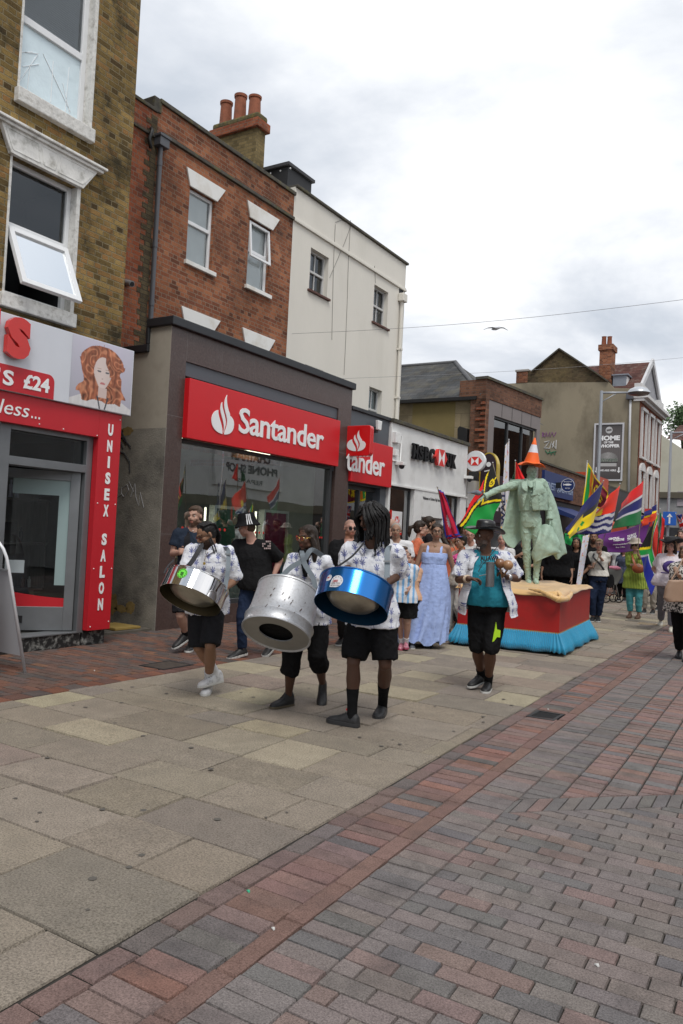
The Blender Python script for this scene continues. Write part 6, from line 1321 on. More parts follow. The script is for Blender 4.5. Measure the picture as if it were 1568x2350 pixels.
# open shirt: shell of the same torso with the front left open
m = MB(); rings = torso_rings(q, .045, -.22, 1.05, flare=.16, n=40)
def shirt_shell(q, rings, gapfn):
    m = MB(); n = len(rings[0]); vs = []; fs = []; nr = len(rings)
    fidx = lambda p, c: math.degrees(math.atan2((p-c).dot(q.Fs.cross(ZV)), (p-c).dot(q.Fs)))
    keep = {}
    for i, r_ in enumerate(rings):
        c = sum(r_, Vector())/n; g = gapfn(i/(nr-1)); angs = [g+(360-2*g)*k/(n-1) for k in range(n)]
        # resample the ring by angle round the body, starting beside the opening
        src = sorted([(fidx(p, c) % 360, p) for p in r_], key=lambda a: a[0]); src = [(src[-1][0]-360, src[-1][1])]+src+[(src[0][0]+360, src[0][1])]
        row = []
        for a in angs:
            for (a0, p0), (a1, p1) in zip(src, src[1:]):
                if a0 <= a <= a1: row.append(p0.lerp(p1, (a-a0)/(a1-a0+1e-9))); break
        vs.append(row)
    return vs
rows = shirt_shell(q, rings, lambda u: 52-16*u)
for i, r_ in enumerate(rows):
    u = i/(len(rows)-1)
    for k in (0, 1, 2): r_[k] = r_[k]+q.Fs*.02*(3-k)*(1-u); r_[-1-k] = r_[-1-k]+q.Fs*.02*(3-k)*(1-u)
drape('open_shirt', rows, PALM, hm_, nu=2, nv=3, thick=.006)
for sd, sg in (('r', 1), ('l', -1)):
    m = MB(); S_, E_ = q.J[sd+'s'], q.J[sd+'e']; limb(m, [lerp(q.mids, S_, .55)+ZV*.01, S_+ZV*.004], [.088, .086]); m.ball(S_, .088); limb(m, [S_+ZV*.002, lerp(S_, E_, .45), lerp(S_, E_, .92)], [.088, .090, .098]); organic('sleeve', m, PALM, hm_, .011, 5, .5, fold=folds(.008, 9, 5))
    cl = [q.J['neck']+q.L2*sg*.07+ZV*.03-q.Fs*.03, q.mids+q.L2*sg*.11+q.Fs*.09+ZV*.02, q.mids+q.L2*sg*.13+q.Fs*.165*1.0-ZV*.10]; m = MB()
    m.loft([[p+q.L2*sg*(-.005)+q.Fs*.02, p+q.L2*sg*.055+q.Fs*.0, p+q.L2*sg*.05-ZV*.03+q.Fs*.0, p-q.L2*sg*.002-ZV*.008+q.Fs*.012] for p in cl]); ob('collar', m, PALM, hm_, smooth=True)
bottoms(q, BLK, 1.02, e=.028, name='shorts', cuff=.004, waist=.0)
m = MB(); cen = q.midh-ZV*.012+q.Fs*.01; m.loft([ring(cen+ZV*z_, q.L1, q.Fs, .228, .19, 28) for z_ in (0, .035)]); ob('belt', m, M('brown_leather', (.05, .02, .012), .5), hm_, smooth=True, angle=50)
m = MB(); pk = [W(x_, y_, 8.16) for x_, y_ in ((1139, 1428), (1141, 1445), (1149, 1447), (1148, 1463), (1141, 1462), (1132, 1474), (1130, 1473))]; m.prism(pk, FWD*.03); ob('pocket_flap', m, M('neon_yellow', (.45, .75, .02), .6, var=0), hm_)
for sd in 'lr': shoe(q, sd, SHOEB, SOLEW); sock(q, sd, BLK, .78, .008)
LEATH = M('black_leather', (.010, .010, .011), .35, var=.2, bump=.15, bs=40)
m = MB(); hu, hr_, hf = q.Hu, q.Hr, q.Hf; c = q.H(0, -.01, .075); nb = 40
prof = [(.205, .000), (.150, -.006), (.104, .002), (.096, .02), (.094, .06), (.088, .095), (.060, .108), (.001, .100)]
rg = []
for r_, z_ in prof: rg.append([c+hr_*(r_*.98*math.cos(a))+hf*(r_*1.05*math.sin(a))+hu*(z_+(.038*(math.cos(a)**2)*((r_-.1)/.1) if r_ > .1 else 0)+(-.03*max(0, -math.sin(a))*((r_-.1)/.1) if r_ > .1 else 0)) for a in [2*math.pi*k/nb for k in range(nb)]])
m.loft(rg, caps=False); o = ob('hat', m, LEATH, None, smooth=True); sm = o.modifiers.new('t', 'SOLIDIFY'); sm.thickness = .004; base(o, 'black leather bush hat with turned up brim worn by the man with maracas', 'hat')
m = MB(); m.lathe([(.0985, 0), (.100, .006), (.0985, .012)], (0, 0, 0), 32); 
m.v = [tuple(c+hr_*v[0]*.99+hf*v[1]*1.06+hu*(v[2]+.004)) for v in m.v]; ob('hat_band', m, BFR, o, smooth=True)
band('chin_cord', [H(.075, .0, .06), H(.07, .02, -.05), H(.03, .06, -.11), H(-.03, .05, -.16), W(1105, 1290, 8.05), W(1100, 1300, 8.03)], .006, .004, STRAPB, hm_); band('neck_cord', [W(1148, 1245, 8.15), W(1130, 1270, 8.08), W(1108, 1295, 8.05), W(1098, 1312, 8.03)], .007, .004, STRAPB, hm_)
m = MB(); textw = lambda s_, x0, y0, x1, y1, dp, bold=.03: text_on(m, s_, W(x0, y0, dp), (W(x1, y0, dp)-W(x0, y0, dp)).normalized(), UPV, w=(W(x1, y0, dp)-W(x0, y0, dp)).length, h=(y0-y1)/1800*dp, bold=bold, ext=.002)
textw("ALLAWA", 1102, 1287, 1146, 1276, 8.065, .05); textw("STEELBAND", 1103, 1294, 1140, 1288.5, 8.055, .03)
for k in range(9): a_ = W(1103+k*4.6, 1300+(k % 3)*5, 8.045-.008*(k % 3)); m.tube([a_, a_+RIGHT*.012+UPV*.01, a_+RIGHT*.02-UPV*.006, a_+RIGHT*.004-UPV*.012], .0022, 5)
ob('tshirt_print', m, M('print_black', (.01, .015, .02), .7, var=0), hm_)
t = thing('scraper', 'grey cylindrical metal scraper held between the hands of the man in the bush hat', 'scraper', tuple(SC))
m = MB(); axs = (UPV+RIGHT*.03).normalized(); rt_ = axs.to_track_quat('Z', 'Y').to_matrix(); pr = []
for k in range(41): z_ = -.125+.25*k/40; pr.append((.043+(.0012 if k % 2 else 0), z_))
m.lathe(pr, SC, 32, rt_); ob('tube', m, M('galvanised', (.26, .265, .27), .45, metal=.8, var=.2, vs=12), t, smooth=True, angle=40)
m = MB(); m.tube([W(1100, 1322, 8.03), W(1117, 1318, 7.98)], .005, 6); ob('scraping_rod', m, ALU, t)
for i, (px, py, dp_) in enumerate(((1148, 1293, 8.03), (1166, 1297, 7.99))):
    c_ = W(px, py, dp_); tt = thing('maraca', ('darker brown gourd maraca touching the metal scraper', 'lighter brown gourd maraca nearer the watch hand')[i], 'maraca', tuple(c_), 0, 'maracas held in one hand')
    m = MB(); m.ball(c_, .053, 20, 14); organic('gourd', m, M('gourd_%d' % i, ((.22, .10, .045), (.36, .19, .09))[i], .3, var=.2, vs=14, coat=.4), tt, .008, 0, remesh=False)
    m = MB(); m.tube([c_-UPV*.04, W(1153, 1325, 8.03)], [.010, .011], 8); ob('handle', m, M('wood_handle', (.25, .13, .06), .5), tt, smooth=True)
m = MB(); wq = lerp(q.J['lw'], q.J['le'], .12); wa = (q.J['le']-q.J['lw']).normalized(); rt_ = wa.to_track_quat('Z', 'Y').to_matrix(); m.lathe([(.036, -.014), (.039, 0), (.036, .014)], wq, 20, rt_); m.ball(wq-FWD*.036, .019, 10, 6); ob('watch', m, ALU, hm_, smooth=True)
m = MB(); wq = lerp(q.J['rw'], q.J['re'], .18); wa = (q.J['re']-q.J['rw']).normalized(); rt_ = wa.to_track_quat('Z', 'Y').to_matrix(); m.lathe([(.040, -.006), (.043, 0), (.040, .006)], wq, 20, rt_); ob('bracelet', m, M('pale_bead', (.55, .42, .3), .5), hm_, smooth=True); m = MB(); m.lathe([(.040, -.005), (.042, 0), (.040, .005)], wq+wa*.025, 20, rt_); ob('bracelet', m, M('pale_bead'), hm_, smooth=True)
m = MB(); random.seed(3)
for (px_, py_) in [(664, 1371), (668, 1384), (672, 1378), (650, 1362), (654, 1376), (640, 1392), (622, 1366), (676, 1406), (690, 1400), (612, 1390), (700, 1384), (630, 1352), (655, 1410)]:
    for k in range(500):
        p_ = W(px_, py_, 6.2+k*.0015); h_ = p_-CB; z_ = h_.dot(AX2); rad = h_-AX2*z_
        if rad.length <= .298-.0495*min(1, max(0, (z_-.11)/.34))+.002: break
    od_ = rad.normalized(); sd_ = AX2.cross(od_); a_, b_ = random.uniform(.003, .006), random.uniform(.006, .022)
    m.poly([p_+sd_*(a_*math.cos(t_)+b_*.4*math.sin(t_))+AX2*(b_*math.sin(t_))+od_*.004 for t_ in (0, 1, 2, 3.1, 4.2, 5.3)])
ob('paint_chip', m, M('rust_chip', (.07, .04, .03), .8), BD, fixn=False)
# ================================================================ ONLOOKERS AND WALKERS
def tee(q, c, nm, name='tshirt', e=.020, **k): return top(q, cloth(nm, c), e=e, hem=k.pop('hem', -.08), sleeve=k.pop('sleeve', .62), sl_e=.026, name=name, **k)
# bearded man behind the first drummer
q = figure(under(440, 1300, 9.9), 1.84, -64, dep=9.9, px={'head': (448, 1185, -.02), 'rw': (416, 1267, -.24), 'lw': (432, 1265, -.24), 're': (397, 1270, .02), 'ra': (426, 1454, .10), 'rt': (405, 1482, .0), 'rk': (414, 1412, -.12)}, look=-14, nod=6, gg={'l': ((431, 1498), (445, 1486))})
build(q, 'bearded man in navy T-shirt with clasped hands between granite pillar and braided drummer', skin='fair', vox=.009, beard=((.06, .035, .02), .75), hands={'r': {'n': -ZV*.3+FWD, 'side': ZV, 'd': RIGHT, 'curl': .8}, 'l': {'n': -ZV*.3+FWD, 'side': ZV, 'd': -RIGHT, 'curl': .8}})
eyes(q); hair(q, 'short', 'brown'); tee(q, (.024, .033, .052), 'navy_tshirt'); bottoms(q, BLK2, .95, e=.03, name='shorts')
m = MB(); m.tube([q.J['neck']+q.L2*.07+q.Fs*.0, q.J['neck']+q.Fs*.075-ZV*.035, q.J['neck']-q.L2*.07], .006, 6); ob('neckline', m, WHT, q.t, smooth=True)
for sd in 'lr': shoe(q, sd, SHOEB, SOLEW); sock(q, sd, BLK, .85)
band('strap', [q.mids+q.L2*.09+ZV*.02, W(430, 1232, 9.68), W(428, 1262, 9.66), W(424, 1290, 9.7)], .07, .006, BLK2, q.t)
# man in bucket hat
q = figure(under(592, 1330, 9.85), 1.78, -78, dep=9.85, px={'head': (567, 1211, -.03), 'le': (643, 1284, .02), 'lw': (628, 1322, -.05), 'rt': (533, 1508, -.1), 'ra': (556, 1490, .0), 'la': (622, 1478, .30), 'lt': (611, 1500, .18)}, look=-75, nod=10, bulk=1.12, sh=1.12, belly=.03)
build(q, 'man in black bucket hat and black T-shirt looking left behind the drummers', skin='pink', vox=.009, beard=((.25, .13, .08), .35)); eyes(q); hair(q, 'crop', 'brown')
tee(q, (.013, .013, .014), 'plain_black_tshirt', e=.034, hem=-.14, sleeve=.95); bottoms(q, JEAN, 1.95, e=.016, name='jeans', fold=.012)
for sd in 'lr': shoe(q, sd, SHOEB, M('marbled_sole', (.45, .44, .42), .6, var=.5, vs=40), solet=.032)
m = MB(); pc_ = W(612, 1250, 9.66)
for i in range(5):
    for j in range(4):
        if random.random() < .75: m.obox(pc_+RIGHT*(i*.022-.045)+UPV*(j*.028-.045), RIGHT*.008, UPV*.009, FWD*.003)
ob('chest_print', m, M('print_pink_white', (.5, .38, .37), .7, var=.6, vs=60), q.t)
def crownhat(q, name, label, mat, prof, nb=32, lift=.0, fwd=-.01, wave=0, solid=.004, cat='hat'):
    hu, hr_, hf = q.Hu, q.Hr, q.Hf; c = q.H(0, fwd, .075+lift); m = MB(); rg = []; r0 = prof[0][0]
    for r_, z_ in prof: rg.append([c+(hr_*(r_*.97*math.cos(a))+hf*(r_*1.07*math.sin(a))+hu*(z_+wave*math.sin(3*a+.6)*(1 if r_ > .11 else 0)))*q.s for a in [2*math.pi*k/nb for k in range(nb)]])
    m.loft(rg, caps=False); o = ob(name, m, mat, None, smooth=True); sm = o.modifiers.new('t', 'SOLIDIFY'); sm.thickness = solid; base(o, label, cat); return o
o = crownhat(q, 'bucket_hat', 'black bucket hat with three white stripes on the man looking left', BLK, [(.158, -.055), (.150, -.052), (.112, .01), (.108, .03), (.096, .095), (.085, .108), (.001, .112)])
m = MB(); hu, hr_, hf = q.Hu, q.Hr, q.Hf; c = q.H(0, -.01, .075)
vr = (RIGHT*.35-FWD); vr = (vr-hu*vr.dot(hu)).normalized(); vs_ = hu.cross(vr)
for k in (-1, 0, 1):
    a_ = k*.20; dv_ = vr*math.cos(a_)+vs_*math.sin(a_); m.bar(c+dv_*.150-hu*.044, c+dv_*.118+hu*.012, .012, .005, up=dv_); m.bar(c+dv_*.116+hu*.012, c+dv_*.104+hu*.088, .012, .005, up=dv_)
ob('stripe', m, WHT, o)
# bald man with sunglasses
q = figure(under(797, 1350, 10.6), 1.80, -30, dep=10.6, px={'head': (804, 1213, -.0), 'ls': (834, 1256, -.05), 'rs': (769, 1252, .05)}, look=-8, nod=4, bulk=1.15, gg={'r': ((775, 1483), (790, 1476))})
build(q, 'man with shaved head, ginger beard and sunglasses between two drummers', skin='pink', vox=.009, beard=((.28, .11, .05), .7), scalp=((.17, .12, .09), .5)); tee(q, (.013, .013, .014), 'plain_black_tshirt', e=.03); bottoms(q, BLK2, 1.9); glasses(q, DARKLENS, BFR, .022)
for sd in 'lr': shoe(q, sd, SHOEB, SOLEW)
# woman in the blue dress
q = figure(under(992, 1330, 11.6), 1.76, -70, dep=11.6, px={'head': (1003, 1221, -.0), 'rw': (957, 1338, -.05), 're': (954, 1305, .05), 'le': (1040, 1302, .06), 'lw': (1053, 1336, .0), 'ra': (936, 1458, .4)}, look=8, nod=2, female=True, bulk=1.12, gg={'l': ((981, 1487), (999, 1473))})
build(q, 'woman in long pale blue strappy dress walking behind the tall drummer', skin='tan', vox=.008); eyes(q); hair(q, 'side', 'dark'); glasses(q, None, BFR, .021)
DRS = cloth('pale_blue_cotton', (.36, .46, .76), var=.10, vs=10, bump=.5); m = MB(); s = q.s
for sg in (-1, 1): m.ball(lerp(q.midh, q.mids, .70)+q.L2*.068*s*sg+q.Fs*.075*s, (.075*s, .062*s, .062*s), 12, 8)
m.loft(torso_rings(q, .014, .50, .84)); organic('bodice', m, DRS, q.t, .009, 4, .5)
P_ = []; c0_ = lerp(q.midh, q.mids, .56); foot_c = Vector((lerp(q.P.x, q.J['la'].x, .35), lerp(q.P.y, q.J['la'].y, .35), .10))
for k in range(19):
    u = k/18; c = lerp(c0_, foot_c, u); a, b = lerp(.165, .36, u**.8)*s, lerp(.13, .30, u**.8)*s; rr = []
    for j in range(72):
        th = 2*math.pi*j/72; n_ = noise.noise(Vector((math.cos(th)*4.2, math.sin(th)*4.2, u*1.3))); w_ = 1+(.05+.10*u)*math.sin(th*13+9*n_+2*u)*min(1, u*4+.25)*.5+.30*u*n_
        rr.append(c+q.R*(a*w_*math.cos(th))+q.F*(b*w_*math.sin(th))+ZV*(.10*n_*u)-RIGHT*.16*u*u)
    P_.append(rr)
m = MB(); m.loft(P_, caps=False); ob('skirt', m, DRS, q.t, smooth=True)
for sg in (-1, 1): band('shoulder_strap', [lerp(q.midh, q.mids, .84)+q.L2*.10*sg+q.Fs*.118, lerp(q.midh, q.mids, .97)+q.L2*.098*sg+q.Fs*.085, q.mids+q.L2*.098*sg+ZV*.045, q.mids+q.L2*.095*sg-q.Fs*.10], .034, .006, DRS, q.t, nrm=q.Fs+ZV*.3)
m = MB(); m.tube(smooth_pts([q.J['neck']+q.L2*.055, q.J['neck']+q.Fs*.095-ZV*.065, q.J['neck']-q.L2*.055], 5), .0035, 5); ob('necklace', m, GOLD, q.t)
for sd in 'lr':
    o = shoe(q, sd, BLK, M('black_sole', (.02, .017, .015), .6)); 
# boys
ARG = M('striped_football_shirt', attr=True, rough=.8, var=.05)
q = figure(under(925, 1400, 11.1), 1.30, -62, dep=11.1, px={'head': (926, 1270, -.0), 'lw': (938, 1352, -.12), 'le': (944, 1335, .03), 'la': (932, 1475, .15)}, look=70, nod=-2, gg={'r': ((920, 1493), (922, 1481))})
build(q, 'boy in pale blue and white striped football shirt beside the tall drummer', skin='fair', vox=.008); eyes(q); hair(q, 'short', 'brown')
o = tee(q, (.6, .6, .6), 'white_tshirt_base', e=.028, hem=-.22, sleeve=.8); me = o.data; ca = me.color_attributes.new('Col', 'FLOAT_COLOR', 'POINT')
for k, v in enumerate(me.vertices): b_ = (v.co.x/.075) % 1 < .42; ca.data[k].color = ((.16, .36, .62, 1) if b_ else (.62, .62, .64, 1))
me.materials.clear(); me.materials.append(ARG)
m = MB(); c_ = W(936, 1337, 10.90); text_on(m, "10", c_, RIGHT, UPV, w=.05, h=.055, bold=.02, ext=.003); ob('number', m, NAVY, q.t)
bottoms(q, BLK, .85, e=.03, name='shorts')
for sd in 'lr': shoe(q, sd, M('pink_white_shoe', (.5, .2, .26), .5, var=.9, vs=20), M('pink_sole', (.35, .03, .08), .5)); sock(q, sd, WHT, .75)
q = figure(under(941, 1400, 11.5), 1.26, -70, dep=11.5, px={'head': (935, 1283, .1), 'lw': (952, 1372, -.1), 'le': (952, 1345, .0)}, look=50)
build(q, 'child in peach T-shirt half hidden behind the boy in the striped shirt', skin='fair', vox=.010); hair(q, 'short', 'brown'); tee(q, (.60, .36, .23), 'peach_tshirt', hem=-.15); bottoms(q, BLK, .9, name='shorts')
for sd in 'lr': shoe(q, sd, M('grey_shoe', (.12, .13, .15), .6), SOLEW)
# simpler walkers: (x, y of pelvis, depth, height, heading, ...)
def walker(px, dep, h, face, label, skin, hairs, topc, botc, head=None, female=False, look=0, nod=0, joints=None, gg=None, bulk=1.0, botlen=1.9, group=None, stride=0.0, e=.024, hem=-.1, sleeve=.65, shoes=None, beard=None, glass=None, vox=.011, sh=1.0, belly=0, scalp=None, hands=None, nobot=False):
    j = dict(joints or {}); 
    if head: j['head'] = (head[0], head[1], j.get('hd', -.02))
    j.pop('hd', None)
    q = figure(under(px, 1330, dep), h, face, dep=dep, px=j, look=look, nod=nod, female=female, bulk=bulk, stride=stride, gg=gg, sh=sh, belly=belly)
    build(q, label, skin=skin, vox=vox, beard=beard, scalp=scalp, group=group, hands=hands); eyes(q)
    if hairs: hair(q, *hairs)
    top(q, topc, e=e, hem=hem, sleeve=sleeve, vox=.013, name='top')
    if not nobot: bottoms(q, botc, botlen, e=.022, vox=.013)
    for sd in 'lr': shoe(q, sd, shoes or SHOEB, SOLEW if shoes is None else shoes)
    if glass: glasses(q, *glass)
    return q
CORAL = cloth('coral_tshirt', (.62, .17, .09)); CREAM = cloth('cream_blouse', (.62, .59, .50)); DK = cloth('dark_top', (.02, .018, .02))
walker(909, 12.6, 1.80, -64, 'older man with short white hair and white T-shirt outside the white bank', 'tan', ('crop', 'grey'), WHT, BLK2, head=(909, 1218), bulk=1.08, nod=6)
walker(896, 13.6, 1.78, 60, 'bald man seen from behind beside the older white haired man', 'fair', None, DK, BLK2, scalp=((.3, .2, .15), .3), head=(899, 1208))
q = walker(954, 13.0, 1.74, 25, 'woman with dark ponytail and coral T-shirt facing right', 'fair', ('pony', 'dark'), CORAL, BLK, head=(967, 1214), female=True, glass=(None, BFR, .021), bulk=1.12, hem=-.02, joints={'rw': (962, 1300, -.05)})
band('bag_strap', [q.mids+q.L2*.05+ZV*.05, W(945, 1260, 12.82), W(957, 1282, 12.8)], .014, .005, STRAPB, q.t)
bg = MB(); c_ = W(934, 1277, 12.7); bg.loft([ring(c_+ZV*z_, RIGHT, FWD, a_, b_, 12) for z_, a_, b_ in ((-.22, .07, .04), (-.1, .10, .06), (.06, .08, .05), (.14, .04, .03))]); o = organic('shoulder_bag', bg, M('mustard_bag', (.42, .27, .03), .6), None, .012, 3); base(o, 'mustard yellow shoulder bag beside the woman in coral', 'bag')
walker(982, 14.6, 1.80, 25, 'dark haired woman in black standing in the porch behind the coral T-shirt', 'tan', ('pony', 'dark'), DK, BLK, head=(988, 1203), female=True, look=5)
q = walker(1054, 12.9, 1.66, -118, 'black haired woman in cream blouse and white trousers holding pink flowers', 'tan', ('bun', 'black'), CREAM, cloth('white_trousers', (.60, .59, .55)), head=(1057, 1244), female=True, sleeve=1.5, joints={'lw': (1058, 1292, -.2), 'rw': (1044, 1300, -.15)}, stride=.5, nod=5, shoes=M('beige_shoe', (.4, .33, .27), .6))
t = thing('flower_bunch', 'large bunch of bright pink flowers held by the woman in cream', 'flowers', tuple(W(1046, 1300, 12.5))); FL = M('pink_petal', (.75, .10, .34), .6, var=.35, vs=18)
for k in range(9):
    m = MB(); c_ = W(1046+random.uniform(-9, 8), 1288+random.uniform(-17, 18), 12.5+random.uniform(-.08, .08))
    for i in range(26): a_, b_ = random.uniform(0, 6.28), random.uniform(-1, 1); d_ = Vector((math.cos(a_)*math.sqrt(1-b_*b_), math.sin(a_)*math.sqrt(1-b_*b_), b_)); u_ = d_.orthogonal().normalized(); v_ = d_.cross(u_); m.quad(c_+d_*.02-u_*.02, c_+d_*.05-v_*.02, c_+d_*.06+u_*.02, c_+d_*.035+v_*.02)
    ob('flower', m, FL, t, fixn=False)
# heads in the crowd behind the flags, left of the statue
CROWD = [(1040, 14.3, 1.66, -60, 'woman in orange top behind the woman in the blue dress', 'fair', ('long', 'brown', .08), CORAL, (1037, 1232), True), (1060, 15.6, 1.72, 110, 'dark haired person with a topknot seen from behind under the green flag', 'tan', ('bun', 'black'), DK, (1058, 1217), True),
         (1072, 15.2, 1.74, -75, 'woman with glasses behind the man in the bush hat', 'fair', ('bob', 'brown'), WHT, (1071, 1216), True), (1084, 15.0, 1.70, -70, 'bespectacled grey haired man under the green flag', 'pink', ('crop', 'grey'), WHT, (1079, 1230), False), (1150, 15.9, 1.70, -70, 'man in white cap between the bush hat and the statue', 'pink', ('crop', 'grey'), WHT, (1152, 1240), False),
         (1100, 17.5, 1.72, -80, 'woman with dark hair far behind the bush hat', 'tan', ('bob', 'dark'), DK, (1098, 1236), True)]
for x_, d_, h_, f_, lb_, sk_, hr2, tc_, hd_, fm_ in CROWD:
    q = walker(x_, d_, h_, f_, lb_, sk_, hr2, tc_, BLK2, head=hd_, female=fm_, group='people in the crowd left of the statue', glass=(None, BFR, .021) if 'spec' in lb_ or 'glasses' in lb_ else None, vox=.013)
# two people in black who push the float, behind the statue
walker(1197, 15.9, 1.66, -75, 'person in black pushing the float, arm showing left of the statue', 'tan', ('crop', 'black'), BLK, BLK, joints={'rw': (1190, 1275, -.3), 'lw': (1215, 1300, -.3)}, e=.045, sleeve=.4, head=(1206, 1225))
walker(1278, 16.0, 1.72, -75, 'person in loose black clothes behind the statue cape', 'tan', ('crop', 'black'), BLK, BLK, e=.075, sleeve=1.3, head=(1281, 1232), bulk=1.2)
walker(1248, 16.4, 1.66, -80, 'person in black hidden behind the statue legs', 'tan', ('crop', 'black'), BLK, BLK, e=.07, sleeve=1.2, bulk=1.1, head=(1246, 1232))
q = walker(1321, 17.0, 1.70, -88, 'smiling woman with long black hair and lanyard in black clothes', 'brown', ('long', 'black', .10), BLK, BLK, head=(1323, 1247), female=True, joints={'rw': (1310, 1305, -.25), 'lw': (1336, 1318, -.25)}, look=8, sleeve=.8, bulk=1.05)
q = walker(1361, 17.5, 1.86, -80, 'bearded man in black holding the white banner pole', 'brown', ('short', 'black'), BLK, BLK, head=(1363, 1234), beard=((.03, .02, .015), .8), joints={'rw': (1342, 1293, -.3)}, sleeve=1.7)
q = walker(1374, 16.9, 1.74, -88, 'blond woman with glasses in white short sleeved blouse holding a flag pole with both hands', 'fair', ('short', 'blond'), cloth('white_blouse', (.60, .58, .53)), JEAN, head=(1375, 1250), female=True, joints={'lw': (1376, 1277, -.28), 'rw': (1362, 1302, -.28), 'le': (1392, 1297, .0), 're': (1350, 1302, .0)}, glass=(None, BFR, .021), bulk=1.1, gg={'l': ((1372, 1428), (1379, 1418))}, hem=.08, vox=.009, hands={'l': {'d': UPV, 'n': -RIGHT-FWD, 'curl': 1.1}, 'r': {'d': UPV, 'n': RIGHT-FWD, 'curl': 1.1}})
band('bag_strap', [q.mids-q.L2*-.09+ZV*.04, W(1362, 1279, 16.72), W(1378, 1296, 16.70), W(1393, 1318, 16.8)], .04, .008, STRAPB, q.t)
bg = MB(); c_ = W(1400, 1333, 16.8); bg.loft([ring(c_+ZV*z_, RIGHT, FWD, a_, .05, 12) for z_, a_ in ((-.15, .05), (-.08, .10), (.06, .09), (.14, .05))]); o = organic('shoulder_bag', bg, BLK, None, .014, 3); base(o, 'black shoulder bag at the hip of the blond woman in white', 'bag')
LIME = M('lime_striped_cotton', (.16, .26, .02), .85, var=.1)
def stripes(m, c1, c2, sc_):
    t = m.node_tree; b = t.nodes['Principled BSDF']; tc = N(t, 'ShaderNodeTexCoord'); wv = N(t, 'ShaderNodeTexWave', wave_type='BANDS', bands_direction='X', inp={'Scale': sc_, 'Distortion': .6}); t.links.new(tc.outputs['Object'], wv.inputs['Vector']); rp = ramp(t, [(.35, c1), (.65, c2)]); t.links.new(wv.outputs['Fac'], rp.inputs[0]); t.links.new(rp.outputs[0], b.inputs['Base Color'])
stripes(LIME, (.10, .17, .015), (.30, .36, .05), 9)
q = walker(1459, 18.3, 1.72, -90, 'woman in lime green striped tunic, sun hat and turquoise trousers holding a flag', 'fair', ('bob', 'brown'), LIME, cloth('turquoise_trousers', (.08, .30, .33)), head=(1458, 1252), female=True, joints={'rw': (1459, 1297, -.28), 'lw': (1464, 1271, -.28), 'le': (1479, 1296, .0), 're': (1442, 1296, .0)}, glass=(DARKLENS, BFR, .024), bulk=1.12, hem=-.55, e=.045, sleeve=1.4, botlen=1.85, shoes=M('brown_sandal', (.10, .05, .03), .6), vox=.010, hands={'l': {'d': UPV, 'n': -RIGHT-FWD, 'curl': 1.1}})
o = crownhat(q, 'sun_hat', 'pale striped sun hat on the woman in lime green', M('straw_stripe', (.42, .36, .30), .8, var=.15), [(.19, -.035), (.18, -.036), (.118, .0), (.112, .03), (.10, .075), (.07, .092), (.001, .095)], wave=.008)
m = MB(); m.lathe([(.119, 0), (.119, .02)], (0, 0, 0), 24); m.v = [tuple(q.H(0, -.01, .075)+q.Hr*v[0]+q.Hf*v[1]*1.07+q.Hu*(v[2]+.01)) for v in m.v]; ob('hat_band', m, M('mauve_band', (.22, .15, .15), .8), o, smooth=True)
band('bag_strap', [q.mids+q.L2*.08+ZV*.05, W(1453, 1282, 18.08), W(1458, 1296, 18.0)], .05, .01, M('tan_leather', (.30, .075, .025), .5), q.t)
bg = MB(); c_ = W(1465, 1305, 17.98); bg.ball(c_, (.145, .07, .11), 14, 10); o = organic('shoulder_bag', bg, M('tan_leather'), None, .012, 3); base(o, 'rust brown crossbody bag on the lime green tunic', 'bag')
q = walker(1536, 15.4, 1.80, -82, 'woman in white T-shirt with purple print, grey leggings and large black hat', 'pink', ('long', 'dark', .06), cloth('white_print_tshirt', (.66, .60, .64), var=.06), cloth('grey_leggings', (.20, .21, .25)), head=(1539, 1253), female=True, glass=(None, BFR, .023), bulk=1.38, belly=.06, hem=-.12, gg={'r': ((1515, 1436), (1522, 1425)), 'l': ((1541, 1451), (1537, 1436))}, sleeve=.7, joints={'rw': (1521, 1328, .1)}, shoes=M('white_clog', (.62, .60, .52), .5), vox=.009, e=.028, look=-10, nod=6)
m = MB(); c_ = W(1541, 1302, 15.08); m.tube([c_+RIGHT*(.13*math.cos(a))+UPV*(.09*math.sin(a)) for a in [x*.45+.3 for x in range(11)]], [.012+.035*math.sin(i/10*3.14) for i in range(11)], 8); m.tube([c_-RIGHT*.2-UPV*.10, c_-RIGHT*.05-UPV*.115, c_+RIGHT*.15-UPV*.10], .012, 6); ob('shirt_print', m, M('purple_print', (.05, .025, .16), .8, var=.1), q.t, smooth=True)
o = crownhat(q, 'tricorn_hat', 'wide black hat with lace brim on the woman in white T-shirt', M('black_lace', (.012, .011, .013), .8, var=.4, vs=40), [(.245, .055), (.20, .02), (.125, .0), (.112, .04), (.095, .09), (.05, .10), (.001, .10)], wave=.03)
LEO = M('dalmatian_cotton', (.5, .48, .45), .85); t_ = LEO.node_tree; b_ = t_.nodes['Principled BSDF']; tc_ = N(t_, 'ShaderNodeTexCoord'); vo = N(t_, 'ShaderNodeTexNoise', inp={'Scale': 42.0, 'Detail': 1.0}); t_.links.new(tc_.outputs['Object'], vo.inputs['Vector']); rp = ramp(t_, [(.47, (.02, .02, .02)), (.52, (.55, .52, .48))]); t_.links.new(vo.outputs['Fac'], rp.inputs[0]); t_.links.new(rp.outputs[0], b_.inputs['Base Color'])
q = walker(1572, 11.6, 1.72, -95, 'woman in black and white spotted tunic cut by the right edge', 'tan', ('bob', 'brown'), LEO, BLK, female=True, bulk=1.2, hem=-.42, e=.05, sleeve=.9, gg={'r': ((1556, 1512), (1566, 1500))}, joints={'rw': (1556, 1318, -.2), 're': (1550, 1305, .02)}, shoes=M('black_sandal', (.02, .018, .02), .5), vox=.009)
